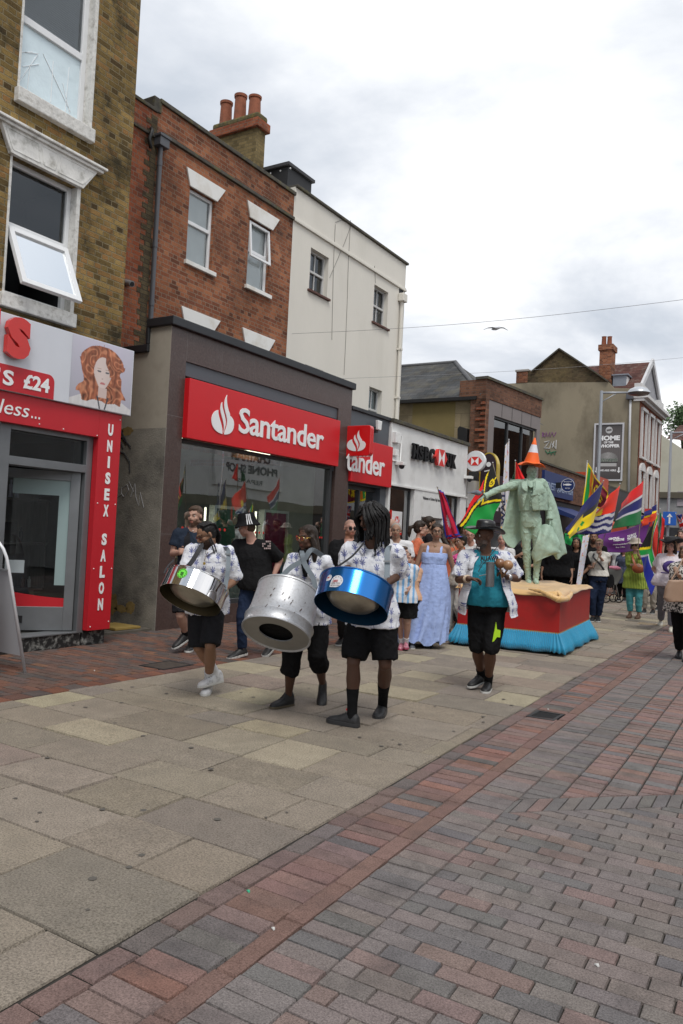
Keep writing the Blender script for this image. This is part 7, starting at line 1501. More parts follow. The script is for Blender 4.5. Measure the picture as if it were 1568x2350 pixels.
t = thing('tote_bag', 'large beige leather tote bag carried by the woman at the right edge', 'bag', tuple(W(1553, 1370, 11.2))); m = MB(); c_ = W(1554, 1352, 11.25)
m.loft([ring(c_+ZV*z_, RIGHT, FWD, a_, .07, 16, 3) for z_, a_ in ((-.18, .15), (-.13, .19), (.02, .17), (.13, .12))]); organic('body', m, M('beige_leather', (.36, .235, .16), .5, var=.1), t, .012, 3); m = MB(); m.tube(smooth_pts([c_+ZV*.11-RIGHT*.1, W(1559, 1300, 11.3), W(1567, 1282, 11.4)], 4), .012, 6); ob('handle', m, M('beige_leather'), t, smooth=True)
q = walker(1492, 19.8, 1.72, -88, 'person in stone coloured trousers hidden behind the hanging flag', 'fair', ('crop', 'brown'), DK, cloth('stone_trousers', (.30, .27, .23)), head=(1493, 1240))
# pushchair and woman in navy floral dress, further back
q = walker(1430, 24.0, 1.68, -95, 'woman in navy floral dress behind the pushchair', 'pink', ('long', 'brown', .1), M('navy_floral', (.04, .05, .09), .8, var=.9, vs=30), BLK, female=True, bulk=1.2, hem=-.75, e=.07, sleeve=.5, vox=.014)
t = thing('pushchair', 'grey pushchair with pink blanket in front of the navy floral dress', 'pushchair', tuple(W(1409, 1350, 23.0)))
c_ = W(1409, 1322, 23.0); m = MB(); m.loft([ring(c_+ZV*z_+Vector((0, z_*.2, 0)), RIGHT, FWD, a_, .16, 14) for z_, a_ in ((-.25, .10), (-.05, .21), (.12, .24), (.22, .22))]); organic('seat', m, M('grey_fabric', (.13, .13, .12), .8), t, .015, 3)
m = MB(); m.ball(c_+ZV*.23, (.2, .15, .07), 12, 8); organic('blanket', m, M('pink_blanket', (.6, .22, .3), .8), t, .015, 2, fold=folds(.015, 14, 10))
def wheel(mb, c, r, th=.015, n=20):
    mb.tube([c+RIGHT*(r*math.cos(a))+ZV*(r*math.sin(a)) for a in [2*math.pi*k/n for k in range(n+1)]], th, 6, caps=False)
    for k in range(6): a = k*math.pi/3; mb.tube([c, c+RIGHT*(r*math.cos(a))+ZV*(r*math.sin(a))], .004, 4)
for dx_, dz_, dy_ in ((-.16, -.50, -.2), (.16, -.48, .1), (-.05, -.52, .3)): m = MB(); cc_ = c_+RIGHT*dx_+Vector((0, dy_, dz_)); cc_.z = .13; wheel(m, cc_, .115); ob('wheel', m, BLK, t, smooth=True)
m = MB(); 
for dx_, dy_ in ((-.16, -.2), (.16, .1), (-.05, .3)): p_ = c_+RIGHT*dx_+Vector((0, dy_, 0)); p_.z = .13; m.tube([p_, c_+ZV*.05], .012, 6)
m.tube([c_+ZV*.05, c_+Vector((0, .35, .42))], .012, 6); ob('chassis', m, ALU, t, smooth=True)
# far crowd in the street on the right
FAR = [(1522, 21.0, 'far person in orange headdress behind the white shirt', CORAL, (1522, 1240)), (1512, 23.5, 'far woman in white top beside the hanging flag', WHT, (1513, 1243)), (1556, 24.0, 'far person in blue top at the right edge', cloth('mid_blue', (.06, .12, .35)), (1556, 1238)), (1548, 30.0, 'far person in a yellow top', cloth('yellow_top', (.6, .45, .03)), (1548, 1246)), (1533, 33.0, 'far person in a red top', cloth('red_top', (.5, .03, .03)), (1533, 1247)), (1504, 27.0, 'far person in pale shirt behind the white and red flag', WHT, (1504, 1242)), (1443, 27.0, 'far woman in green top under the purple banner', cloth('green_top', (.05, .3, .08)), (1443, 1243)), (1418, 27.5, 'far man in white shirt under the purple banner', WHT, (1418, 1243)), (1490, 28, 'far man in dark coat right of the banner', DK, (1489, 1244)), (1562, 20.5, 'far woman in white beside the right edge', WHT, (1563, 1228))]
for i, (x_, d_, lb_, tc_, hd_) in enumerate(FAR):
    walker(x_, d_, 1.66+.05*(i % 3), -90, lb_, ['fair', 'pink', 'tan', 'brown'][i % 4], (['bob', 'short', 'long'][i % 3], ['dark', 'brown', 'blond', 'grey'][i % 4]), tc_, BLK2, head=hd_, female=i % 3 != 1, group='people far back in the procession', vox=.016)
# white hat with red on the crowd behind
# ================================================================ FLOAT AND LIVING STATUE
FR, BR_, FL_ = G(1283, 1452, .33), G(1363, 1415, .33), G(1042, 1431, .33)
lenv = (BR_-FR); lenv.z = 0; Lf = 2.75; lenv.normalize(); wv = Vector((-lenv.y, lenv.x, 0)); Wf = (FL_-FR).dot(wv); 
def fp(u, v, z): p = FR+wv*Wf*u+lenv*Lf*v; return Vector((p.x, p.y, z))
t = thing('parade_float', 'red wooden float plinth with gold cloth on top and turquoise frilled skirt', 'float', tuple(fp(.5, .5, 0)))
FZ = .90; m = MB(); m.loft([[fp(a, b, z) for a, b in ((0, 0), (1, 0), (1, 1), (0, 1))] for z in (.30, FZ)]); ob('plinth', m, M('red_gloss_board', (.40, .012, .010), .38, var=.10, vs=3, bump=.05, bs=20, dirt=((.20, .02, .015), .5, 6)), t)
m = MB(); e_ = .006
for a, b in (((0, 0), (1, 0)), ((0, 0), (0, 1)), ((0, 1), (1, 1)), ((1, 0), (1, 1))): m.bar(fp(*a, .315), fp(*b, .315), .02, .022)
ob('gold_braid', m, M('gold_braid', (.45, .28, .06), .4, metal=.5), t)
m = MB(); m.box(*[0]*6) if False else None
m = MB(); m.loft([[fp(.05+.9*a, .04+.92*b, z) for a, b in ((0, 0), (1, 0), (1, 1), (0, 1))] for z in (.03, .30)]); ob('underframe', m, DARK, t)
SAT = M('turquoise_satin', (.010, .27, .47), .48, var=.10, vs=4, sheen=.3); 
per = []; NP = 1700; rings = [[], [], [], [], []]
for k in range(NP):
    u = k/NP*4; sd_ = int(u); v = u-sd_; a, b = [(v, 0), (1, v), (1-v, 1), (0, 1-v)][sd_]; nrm = [(-lenv), (wv), (lenv), (-wv)][sd_]
    cw = min(v, 1-v); cr_ = max(0, 1-cw/.06); nx = [(wv, -wv), (lenv, -lenv), (-wv, wv), (-lenv, lenv)][sd_][1 if v < .5 else 0]
    n_ = noise.noise(Vector((k*.011, sd_*3.0, 1.0))); fq = k*.82+7*n_; pl = math.sin(fq); p0 = fp(a, b, 0)
    outd = (nrm+nx*cr_*1.0)
    ln_ = .28+.045*n_+.01*pl
    for i, (dz, out, amp) in enumerate(((0, .006, .003), (.03, .016, .010), (.10, .05+.02*n_, .012), (.19, .10+.05*n_, .015), (ln_, .14+.10*n_, .018))):
        rings[i].append(Vector((p0.x, p0.y, .325-dz))+outd*(out+amp*pl*(.6+.6*abs(n_))))
m = MB(); m.loft(rings, caps=False); o = ob('frill', m, SAT, t, smooth=True); sm = o.modifiers.new('t', 'SOLIDIFY'); sm.thickness = .004
GOLDC = M('gold_satin', (.66, .41, .16), .42, metal=.05, var=.10, vs=3, sheen=.4, bump=.15, bs=12)
rows = []
nU, nV = 34, 48
for j in range(nV+1):
    r_ = []
    for i in range(nU+1):
        a, b = -.07+1.14*i/nU, -.05+1.10*j/nV; over = max(0, -a, a-1)*Wf + max(0, -b, b-1)*Lf
        n_ = noise.noise(Vector((a*3.2, b*4.6, .7))); n2 = noise.noise(Vector((a*8, b*10, 3)))
        rdg = 1-abs(noise.noise(Vector((a*2.6+b*2, b*3-a, 5.0))))*2
        z = FZ+.012+.055*max(0, n_+.25)+.03*max(0, rdg-.2)+.012*n2
        if over > 0:
            dr_ = .05+.03*noise.noise(Vector((a*4, b*4, 9)))+.06*math.exp(-((a/.3)**2+(b/.3)**2)*2)
            ac, bc = max(-.022, min(1.022, a)), max(-.014, min(1.014, b)); k_ = min(1, over/.10); z = FZ+.02-dr_*k_+.02*n_; a, b = ac+(a-ac)*.12, bc+(b-bc)*.12
        r_.append(fp(a, b, z))
    rows.append(r_)
m = MB(); nn_ = nU+1; m._a([p for r_ in rows for p in r_], [(j*nn_+i, j*nn_+i+1, (j+1)*nn_+i+1, (j+1)*nn_+i) for j in range(nV) for i in range(nU)])
o = ob('gold_cloth', m, GOLDC, t, smooth=True); sm = o.modifiers.new('t', 'SOLIDIFY'); sm.thickness = .006
m = MB(); rp_ = [fp(.30, -.02, FZ+.035), fp(.18, -.035, FZ+.02), fp(.09, -.05, FZ-.03), fp(.0, -.045, FZ-.075), fp(-.05, .03, FZ-.07), fp(-.06, .12, FZ-.02), fp(-.03, .20, FZ+.02)]; m.tube(smooth_pts(rp_, 5), [.016+.030*math.sin(i/30*3.14) for i in range(31)], 12); m.tube(smooth_pts([fp(.08, .08, FZ+.03), fp(.02, .0, FZ+.005), fp(-.015, -.02, FZ-.06)], 5), .022, 10); organic('gold_roll', m, GOLDC, t, .012, 4, .5, fold=folds(.012, 10, 8))
# statue
PG = HAIR['green']; sp_ = G(1217, 1337, FZ+.04); SD = depth(sp_)
q = figure((sp_.x, sp_.y), 1.80, -72, dep=SD, look=30, nod=6)
# stand him on the plinth: all joints raised
q = Fig(); 
def statue():
    h = 1.83; q = figure((sp_.x, sp_.y), h, -66, dep=SD, px={}, look=0)
    return q
q = statue(); dz = Vector((0, 0, FZ+.045)); 
for k in list(q.J): q.J[k] = q.J[k]+dz
SJ = {'head': (1221, 1084, 0), 'neck': (1216, 1103, 0), 'rs': (1184, 1112, .05), 'ls': (1244, 1108, -.05), 're': (1143, 1124, -.02), 'rw': (1109, 1141, -.10), 'le': (1261, 1152, .03), 'lw': (1262, 1196, -.06), 'rh': (1206, 1196, .03), 'lh': (1230, 1196, -.03), 'rk': (1209, 1268, -.0), 'lk': (1235, 1268, -.08), 'ra': (1213, 1330, .0), 'la': (1230, 1330, -.10)}
for k, v in SJ.items(): q.J[k] = W(v[0], v[1], SD+v[2])
for sd in 'rl': q.J[sd+'t'] = q.J[sd+'a']+q.F*.2-ZV*.085; q.__dict__[sd+'hd'] = (q.J[sd+'w']-q.J[sd+'e']).normalized()
q.L1 = (q.J['rh']-q.J['lh']).normalized(); q.L2 = (q.J['rs']-q.J['ls']).normalized(); q.mids = (q.J['rs']+q.J['ls'])/2; q.midh = (q.J['rh']+q.J['lh'])/2
hf = (Matrix.Rotation(R(26), 3, 'Z') @ q.F); hf = (hf-ZV*.22).normalized(); q.Hf = hf; q.Hr = hf.cross(ZV).normalized(); q.Hu = q.Hr.cross(hf)
q.P = Vector((sp_.x, sp_.y, FZ+.03))
build(q, 'living statue painted pale green with outstretched arm and long cape on the float', skin='green', vox=.006, hands={'r': {'d': -RIGHT*.85-UPV*.55, 'n': -UPV*.9+RIGHT*.3, 'side': -FWD, 'curl': .35}, 'l': {'d': -UPV, 'n': -RIGHT, 'side': -FWD, 'curl': .7}})
st_ = q.t; hair(q, 'crop', 'green')
m = MB(); H = q.H
for sg in (-1, 1): m.ball(H(.031*sg, .075, .010), .011, 8, 6)
ob('eyelids', m, PG, st_, smooth=True)
top(q, PG, e=.018, hem=.28, sleeve=0, name='waistcoat', fold=.006, vox=.008, it=3)
m = MB(); m.loft(torso_rings(q, .006, -.16, .30)); 
for sd in 'rl': hp, kn = q.J[sd+'h'], q.J[sd+'k']; limb(m, [hp+ZV*.04, lerp(hp, kn, .4), kn], [.100, .092, .066], 14)
organic('breeches', m, PG, st_, .009, 4, .5, fold=folds(.013, 11, 7, 2))
for sd in 'rl':
    kn, an, to = q.J[sd+'k'], q.J[sd+'a'], q.J[sd+'t']; m = MB(); limb(m, [lerp(kn, an, -.06), lerp(kn, an, .3), lerp(kn, an, .7), an-ZV*.05], [.072, .068, .052, .050], 14); limb(m, [an-ZV*.03, lerp(an, to, .6)-ZV*.0, lerp(an, to, .95)+ZV*.02], [.045, .042, .03]); organic('boot', m, PG, st_, .008, 3, .5, fold=folds(.010, 14, 22, 4))
# sleeves, jacket, epaulette
for sd, sg in (('r', 1), ('l', -1)):
    S_, E_, W_ = q.J[sd+'s'], q.J[sd+'e'], q.J[sd+'w']; m = MB(); limb(m, [lerp(q.mids, S_, .5), S_, lerp(S_, E_, .5), E_, lerp(E_, W_, .5), lerp(E_, W_, .88)], [.085, .084, .072, .060, .052, .055], 14); limb(m, [lerp(E_, W_, .80), lerp(E_, W_, .93)], [.060, .064], 12); organic('sleeve', m, PG, st_, .008, 3, .5, fold=folds(.010, 9, 9, 6))
def Wq(x, y, d): return W(x, y, SD+d)
drape('jacket_front', [[Wq(1192, 1106, -.02), Wq(1203, 1103, -.13), Wq(1211, 1110, -.17)], [Wq(1188, 1132, -.06), Wq(1200, 1132, -.20), Wq(1210, 1128, -.22)], [Wq(1191, 1160, -.04), Wq(1198, 1163, -.19), Wq(1205, 1150, -.22)], [Wq(1194, 1163, -.02), Wq(1198, 1166, -.17), Wq(1202, 1160, -.20)]], PG, st_, 5, 5, .010)
drape('jacket_front', [[Wq(1224, 1104, -.17), Wq(1238, 1104, -.16), Wq(1252, 1110, -.05)], [Wq(1224, 1124, -.23), Wq(1240, 1128, -.23), Wq(1257, 1135, -.08)], [Wq(1219, 1148, -.22), Wq(1240, 1152, -.22), Wq(1257, 1158, -.08)], [Wq(1223, 1173, -.20), Wq(1242, 1171, -.20), Wq(1258, 1172, -.06)]], PG, st_, 5, 5, .010)
drape('lapel', [[Wq(1208, 1104, -.18), Wq(1197, 1108, -.19)], [Wq(1211, 1118, -.24), Wq(1199, 1121, -.25)], [Wq(1210, 1129, -.24), Wq(1206, 1127, -.25)]], PG, st_, 5, 5, .010)
drape('lapel', [[Wq(1228, 1103, -.18), Wq(1241, 1106, -.18)], [Wq(1228, 1120, -.25), Wq(1249, 1120, -.23)], [Wq(1220, 1139, -.26), Wq(1252, 1131, -.22)]], PG, st_, 5, 5, .010)
drape('shirt_collar', [[Wq(1208, 1098, -.07), Wq(1219, 1104, -.15), Wq(1231, 1096, -.08)], [Wq(1206, 1106, -.10), Wq(1219, 1120, -.21), Wq(1234, 1104, -.12)]], PG, st_, 5, 5, .012)
m = MB(); e0_ = q.J['rs']+ZV*.075; m.obox(e0_+q.L2*.03, q.L2*.075, q.Fs*.05, ZV*.012)
for k in range(16): a_ = e0_+q.L2*(.09)+q.Fs*(-.06+.008*k); m.tube([a_, a_+q.L2*.02-ZV*.02, a_+q.L2*.022-ZV*.06], .006, 5)
ob('epaulette', m, PG, st_)
for (x_, y_) in [(1219, 1128), (1219, 1136), (1219, 1144), (1218, 1152), (1218, 1161), (1200, 1137), (1201, 1145), (1201, 1153), (1237, 1136), (1238, 1144), (1238, 1152), (1239, 1160)]:
    m = MB(); m.ball(Wq(x_, y_, -.245), .011, 8, 6); ob('button', m, PG, st_, smooth=True)
# cape: left hanging panel, right wide panel, and the swept front fall
drape('cape', [[Wq(1178, 1106, .14), Wq(1190, 1104, .16), Wq(1205, 1104, .18), Wq(1222, 1104, .20)], [Wq(1170, 1130, .06), Wq(1182, 1140, .16), Wq(1198, 1150, .24), Wq(1215, 1150, .26)], [Wq(1160, 1185, -.02), Wq(1174, 1190, .12), Wq(1192, 1185, .22), Wq(1205, 1190, .27)], [Wq(1152, 1226, -.06), Wq(1170, 1232, .08), Wq(1184, 1226, .20), Wq(1196, 1222, .26)], [Wq(1166, 1252, -.04), Wq(1178, 1258, .06), Wq(1189, 1246, .18), Wq(1196, 1240, .24)]], PG, st_, 7, 7, .012, ripple=.03)
drape('cape', [[Wq(1232, 1098, .06), Wq(1244, 1098, .06), Wq(1254, 1104, .06), Wq(1256, 1112, .10)], [Wq(1244, 1130, .10), Wq(1254, 1134, -.04), Wq(1264, 1138, .0), Wq(1270, 1140, .12)], [Wq(1252, 1170, .10), Wq(1263, 1176, -.06), Wq(1276, 1178, .0), Wq(1283, 1180, .16)], [Wq(1254, 1210, .08), Wq(1268, 1214, -.08), Wq(1283, 1216, .02), Wq(1291, 1220, .18)], [Wq(1262, 1255, .06), Wq(1276, 1262, -.06), Wq(1290, 1260, .04), Wq(1300, 1265, .2)], [Wq(1268, 1268, .06), Wq(1279, 1284, -.02), Wq(1290, 1275, .06), Wq(1300, 1270, .2)]], PG, st_, 7, 7, .012, ripple=.035, seed=4)
drape('cape', [[Wq(1242, 1206, -.05), Wq(1252, 1203, -.14), Wq(1262, 1206, -.14), Wq(1270, 1212, -.06)], [Wq(1236, 1226, -.18), Wq(1250, 1228, -.24), Wq(1268, 1232, -.20), Wq(1281, 1236, -.10)], [Wq(1227, 1250, -.20), Wq(1246, 1252, -.28), Wq(1268, 1254, -.24), Wq(1286, 1258, -.12)], [Wq(1221, 1272, -.18), Wq(1240, 1277, -.28), Wq(1264, 1270, -.24), Wq(1287, 1266, -.12)], [Wq(1228, 1294, -.18), Wq(1234, 1288, -.26), Wq(1260, 1276, -.22), Wq(1288, 1268, -.12)]], PG, st_, 7, 7, .012, ripple=.05, seed=9)
# cone hat
ct = W(1228, 1005, SD-.02); cb_ = W(1221, 1062, SD-.02); up_ = (ct-cb_).normalized(); hh = (ct-cb_).length; rt_ = up_.to_track_quat('Z', 'Y').to_matrix()
t = thing('cone_hat', 'orange and white traffic cone hat with floppy brim on the living statue', 'hat', tuple(cb_))
ORG = M('orange_fabric', (.85, .13, .01), .6, var=.08)
r0, r1 = .135, .012
def rad_(u): return r0+(r1-r0)*u
for a_, b_, nm, mt_ in ((0, .40, 'cone_base', ORG), (.40, .72, 'white_band', M('reflective_white', (.66, .66, .72), .4, var=.03)), (.72, 1.0, 'cone_tip', ORG)):
    m = MB(); m.lathe([(rad_(a_), a_*hh), (rad_(b_), b_*hh)]+([(.001, hh*1.005)] if b_ == 1 else []), cb_, 32, rt_, caps=False); ob(nm, m, mt_, t, smooth=True)
rg = []
for r_, dz_ in ((.125, .005), (.165, -.005), (.205, -.03), (.215, -.034)): rg.append([cb_+rt_@Vector((r_*math.cos(a)*(1+.10*abs(math.cos(2*a))), r_*math.sin(a)*(1+.10*abs(math.cos(2*a))), dz_+(r_-.125)/.09*(.020*math.sin(2*a+.8)+.012*math.sin(5*a)))) for a in [2*math.pi*k/48 for k in range(48)]])
m = MB(); m.loft(rg, caps=False); o = ob('brim', m, ORG, t, smooth=True); sm = o.modifiers.new('t', 'SOLIDIFY'); sm.thickness = .010
# pigeon on the outstretched hand
pb = W(1098, 1132, SD-.12); t = thing('pigeon', 'grey toy pigeon perched on the outstretched hand of the statue', 'bird', tuple(pb))
m = MB(); ax_ = -RIGHT; m.loft([ring(pb+RIGHT*x_+UPV*y_, FWD, UPV, a_, b_, 10) for x_, y_, a_, b_ in ((.06, .0, .012, .010), (.03, .0, .045, .040), (-.02, .01, .055, .048), (-.075, .012, .035, .030), (-.13, .01, .030, .012), (-.19, .008, .034, .006))]); m.ball(pb+RIGHT*.075+UPV*.035, .026, 10, 8); organic('body', m, M('pigeon_grey', (.16, .18, .22), .7, var=.35, vs=18), t, .006, 1)
m = MB(); m.tube([pb+RIGHT*.095+UPV*.035, pb+RIGHT*.12+UPV*.028], [.006, .002], 6); ob('beak', m, BLACK, t); m = MB(); m.tube([pb-UPV*.03, pb-UPV*.06], .004, 5); m.tube([pb-UPV*.03+FWD*.02, pb-UPV*.06+FWD*.02], .004, 5); ob('legs', m, M('pink_leg', (.5, .15, .1), .6), t)
# ================================================================ FLAGS
FLAGM = M('flag_cloth', attr=True, rough=.75, spec=.25, var=.05, vs=3, sheen=.2)
POLE = M('bamboo_pole', (.20, .16, .10), .6, var=.2, vs=20); WPOLE = M('pale_pole', (.5, .5, .52), .4)
def flag(label, q4, fn, pole, name='flag', nu=46, nv=34, amp=.03, pm=POLE, pr=.008, group='national flags carried in the procession', waves=2.2, cat='flag', seed=0., bulge=0.):
    """q4: hoist top, hoist bottom, fly bottom, fly top as (x, y, depth)"""
    HT, HB, FB, FT = [W(*p) for p in q4]; t = thing(name, label, cat, tuple(W(*pole[-1])) if pole else tuple(HB), 0, group)
    nrm = ((FT-HT).cross(HB-HT)).normalized()
    def P(u, v):
        p = HT*(1-u)*(v)+FT*u*v+HB*(1-u)*(1-v)+FB*u*(1-v); 
        w_ = math.sin(u*waves*6.28+v*2.2+seed)*amp*min(1, u*2.5+.1)+noise.noise(Vector((u*3+seed, v*3, seed)))*amp*1.2*min(1, u*3)
        return p+nrm*w_-ZV*bulge*math.sin(u*3.14)
    o = sheet('cloth', fn, P, nu, nv, FLAGM, t, thick=.003)
    if pole: m = MB(); m.tube([W(*p) for p in pole], pr, 8); ob('pole', m, pm, t, smooth=True); m = MB(); m.ball(W(*pole[0]), pr*1.9, 8, 6); ob('finial', m, WPOLE, t, smooth=True)
    return t
RD, GN, YL, BK, WH, NV, OR, MR = (.72, .012, .014), (.012, .34, .06), (.95, .70, .01), (.012, .012, .012), (.62, .62, .66), (.016, .018, .14), (.80, .20, .02), (.22, .02, .04)
def f_vanuatu(u, v):
    v = v-.12-.30*u
    d = abs(v-.5); e = .55*(1-abs(v-.38)*1.5)-u; tri = e > 0
    if tri and e > .055: return YL if .05 < math.hypot((u-.14)*1.4, (v-.5)) < .09 or (abs(v-.5) < .014 and u < .16) else BK
    if e > .0 or (d < .035 and u > .36): return YL
    if e > -.05 or d < .085: return BK
    return RD if v > .5 else GN
flag('large red, black and green flag with yellow Y and ring behind the bush hat', ((1131, 1066, 14.0), (1153, 1140, 14.0), (1112, 1240, 13.7), (1052, 1206, 13.6)), f_vanuatu, [(1131, 1062, 14.0), (1165, 1200, 14.1)], nu=70, nv=50, amp=.03)
def star(u, v, cu, cv, r1, r2, n, asp=1): a = math.atan2(v-cv, (u-cu)*asp); r = math.hypot(v-cv, (u-cu)*asp); return r < r2+(r1-r2)*abs(math.cos(a*n/2))**2
def f_nepal(u, v):
    if v > .97 or v < .05 or u < .08 or u > .94: return (.03, .05, .35)
    if star(u, v, .50, .33, .15, .09, 12, 2.6*.15/.15*.5): return WH
    if star(u, v, .45, .74, .06, .04, 8, .8): return WH
    return (.55, .015, .05)
flag('crimson flag with white sun and blue border beside the woman in blue', ((1006, 1122, 12.9), (1022, 1234, 12.9), (1054, 1228, 12.7), (1018, 1130, 12.8)), f_nepal, [(1004, 1117, 12.9), (1030, 1232, 12.9), (1058, 1290, 12.5)], amp=.02, nu=40, nv=60)
m = MB(); pts = [W(1026, 1234, 12.85), W(1036, 1222, 12.8), W(1046, 1224, 12.7), W(1060, 1231, 12.75), W(1045, 1236, 12.8)]
t = flag('folded lower point of the crimson flag, red with blue edge', ((1024, 1235, 12.9), (1030, 1238, 12.85), (1060, 1232, 12.7), (1038, 1222, 12.8)), lambda u, v: (.03, .05, .35) if v < .2 or v > .8 else (.55, .02, .05), None, nu=12, nv=8, amp=.02)
def f_scatter(u, v):
    n_ = noise.noise(Vector((u*5, v*26, 2))); n2 = noise.noise(Vector((u*4+9, v*22, 7)))
    if n_ > .42: return (.70, .42, .04)
    if n2 > .52: return (.6, .03, .03)
    return (.62, .62, .68)
t = flag('tall narrow white feather banner with orange marks behind the large flag', ((1169, 1012, 15.0), (1166, 1210, 15.0), (1149, 1216, 14.9), (1160, 1022, 15.0)), f_scatter, [(1168, 1009, 15.0), (1164, 1260, 15.0)], name='feather_banner', amp=.015, nu=14, nv=90, pm=WPOLE, group='white feather banners', waves=.6)
m = MB(); text_on(m, "WALLS", W(1160, 1205, 14.9), UPV, -RIGHT, w=.75, h=.085, bold=.04, ext=.003); ob('lettering', m, M('navy_letter', (.015, .02, .07), .6, var=0), t)
flag('white feather banner leaning in front of the man in black', ((1338, 1230, 17.0), (1322, 1346, 16.6), (1333, 1346, 16.6), (1353, 1228, 17.0)), f_scatter, [(1352, 1226, 17.1), (1328, 1350, 16.7)], name='feather_banner', amp=.015, nu=14, nv=60, pm=WPOLE, group='white feather banners', waves=.5)
flag('red and dark green flag just left of the cone hat', ((1184, 1060, 15.5), (1183, 1112, 15.5), (1206, 1100, 15.4), (1187, 1064, 15.5)), lambda u, v: RD, [(1183, 1057, 15.5), (1181, 1140, 15.5)], amp=.02, nu=12, nv=20)
flag('dark green flag edge behind the statue shoulder', ((1183, 1080, 15.6), (1183, 1112, 15.6), (1173, 1108, 15.7), (1178, 1092, 15.7)), lambda u, v: (.01, .12, .05), None, amp=.01, nu=8, nv=8)
def f_lanka(u, v):
    if u < .04 or u > .965 or v < .06 or v > .94: return YL
    if u < .17: return GN
    if u < .30: return OR
    if u < .35: return YL
    if math.hypot((u-.62)*1.5, v-.5) < .30 and (noise.noise(Vector((u*9, v*7, 3))) > -.12) and (noise.noise(Vector((u*22, v*16, 5))) > -.35): return YL
    return MR
flag('yellow edged maroon, orange and green flag with yellow lion below the burger poster', ((1349, 1062, 21.0), (1336, 1160, 21.0), (1398, 1172, 20.6), (1392, 1128, 20.4)), f_lanka, [(1348, 1058, 21.0), (1340, 1165, 21.0), (1342, 1240, 21.0)], amp=.06, nu=80, nv=60, waves=.8, pm=WPOLE)
def f_vincent(u, v):
    if v > .56: return (.018, .022, .13)
    if v > .40 and u < .45: return (.03, .03, .03)
    d = min(abs(u-.45)+abs(v-.22)*.7, abs(u-.58)+abs(v-.10)*.7)
    return GN if d < .07 else YL
flag('navy, black and yellow flag with green diamonds', ((1385, 1106, 15.8), (1362, 1200, 15.8), (1306, 1236, 15.3), (1296, 1214, 15.2)), lambda u, v: f_vincent(u, v), [(1385, 1103, 15.8), (1312, 1200, 15.6), (1285, 1238, 15.5)], amp=.03, nu=50, nv=50, pr=.007, waves=1.1)
def f_kiri(u, v):
    if v > .46:
        a = math.atan2(v-.46, (u-.5)*1.6); r = math.hypot(v-.46, (u-.5)*1.6)
        if r < .17+.05*abs(math.cos(a*9)): return YL
        return (.85, .035, .012)
    s_ = (v+.028*math.sin(u*20))/.46*6.2; return WH if int(s_) % 2 == 1 else NV
flag('red flag with half yellow sun over navy and white waves', ((1423, 1114, 16.6), (1402, 1222, 16.6), (1296, 1230, 16.0), (1376, 1166, 16.0)), f_kiri, [(1423, 1110, 16.6), (1392, 1215, 16.63), (1372, 1283, 16.6), (1362, 1306, 16.6)], amp=.035, nu=80, nv=60, waves=1.1)
def f_gambia(u, v): return RD if v > .68 else WH if v > .63 else NV if v > .38 else WH if v > .33 else (.01, .17, .05)
flag('red, navy and green striped flag with white lines above the purple banner', ((1477, 1103, 18.0), (1470, 1203, 18.0), (1407, 1214, 17.5), (1424, 1156, 17.4)), f_gambia, [(1478, 1097, 18.0), (1463, 1272, 18.0), (1460, 1300, 18.0)], amp=.03, nu=50, nv=50, waves=.9)
flag('orange, navy and yellow flag above the right end of the purple banner', ((1507, 1157, 21.0), (1507, 1192, 21.0), (1470, 1212, 20.7), (1469, 1186, 20.6)), lambda u, v: NV if v-u*.1 > .62 else YL if v-u*.1 > .5 else (.7, .06, .02), [(1507, 1150, 21.0), (1507, 1240, 21.0)], amp=.05, nu=30, nv=30)
def f_sa(u, v):
    e = .36*(1-abs(v-.5)*2); 
    if u < e-.05: return BK
    if u < e: return YL
    if u < e+.12 or abs(v-.5) < .085: return GN
    if u < e+.16 or abs(v-.5) < .13: return WH
    return (.55, .03, .02) if v > .5 else (.02, .035, .35)
flag('large hanging black, green, white and blue flag with yellow arrow', ((1509, 1182, 17.2), (1466, 1262, 17.3), (1494, 1366, 17.0), (1518, 1290, 16.9)), f_sa, [(1510, 1180, 17.2), (1500, 1330, 17.2)], amp=.07, nu=60, nv=60, waves=.9, seed=1)
flag('narrow green, white and red flag hanging beside the large hanging flag', ((1514, 1172, 16.6), (1508, 1292, 16.6), (1515, 1282, 16.5), (1526, 1195, 16.5)), lambda u, v: (.01, .15, .06) if u < .33 else WH if (u < .55 and v > .5) else (.60, .02, .02), [(1515, 1168, 16.6), (1506, 1310, 16.6)], amp=.03, nu=16, nv=40)
def f_jack(u, v):
    x, y = u-.5, v-.5
    if abs(x) < .06 or abs(y) < .08: return RD
    if abs(x) < .11 or abs(y) < .14: return WH
    if min(abs(x-y), abs(x+y)) < .05: return RD
    if min(abs(x-y), abs(x+y)) < .11: return WH
    return (.02, .03, .2)
flag('blue, white and red crossed flag at the right edge above the black hat', ((1552, 1182, 22.0), (1566, 1232, 22.0), (1582, 1222, 21.8), (1566, 1180, 21.8)), f_jack, [(1551, 1178, 22.0), (1571, 1262, 22.0)], amp=.03, nu=30, nv=30)
flag('green flag hanging behind the smiling woman in black', ((1296, 1224, 19.0), (1296, 1262, 19.0), (1342, 1262, 19.0), (1342, 1228, 19.0)), lambda u, v: (.01, .30, .07), None, amp=.05, nu=16, nv=12)
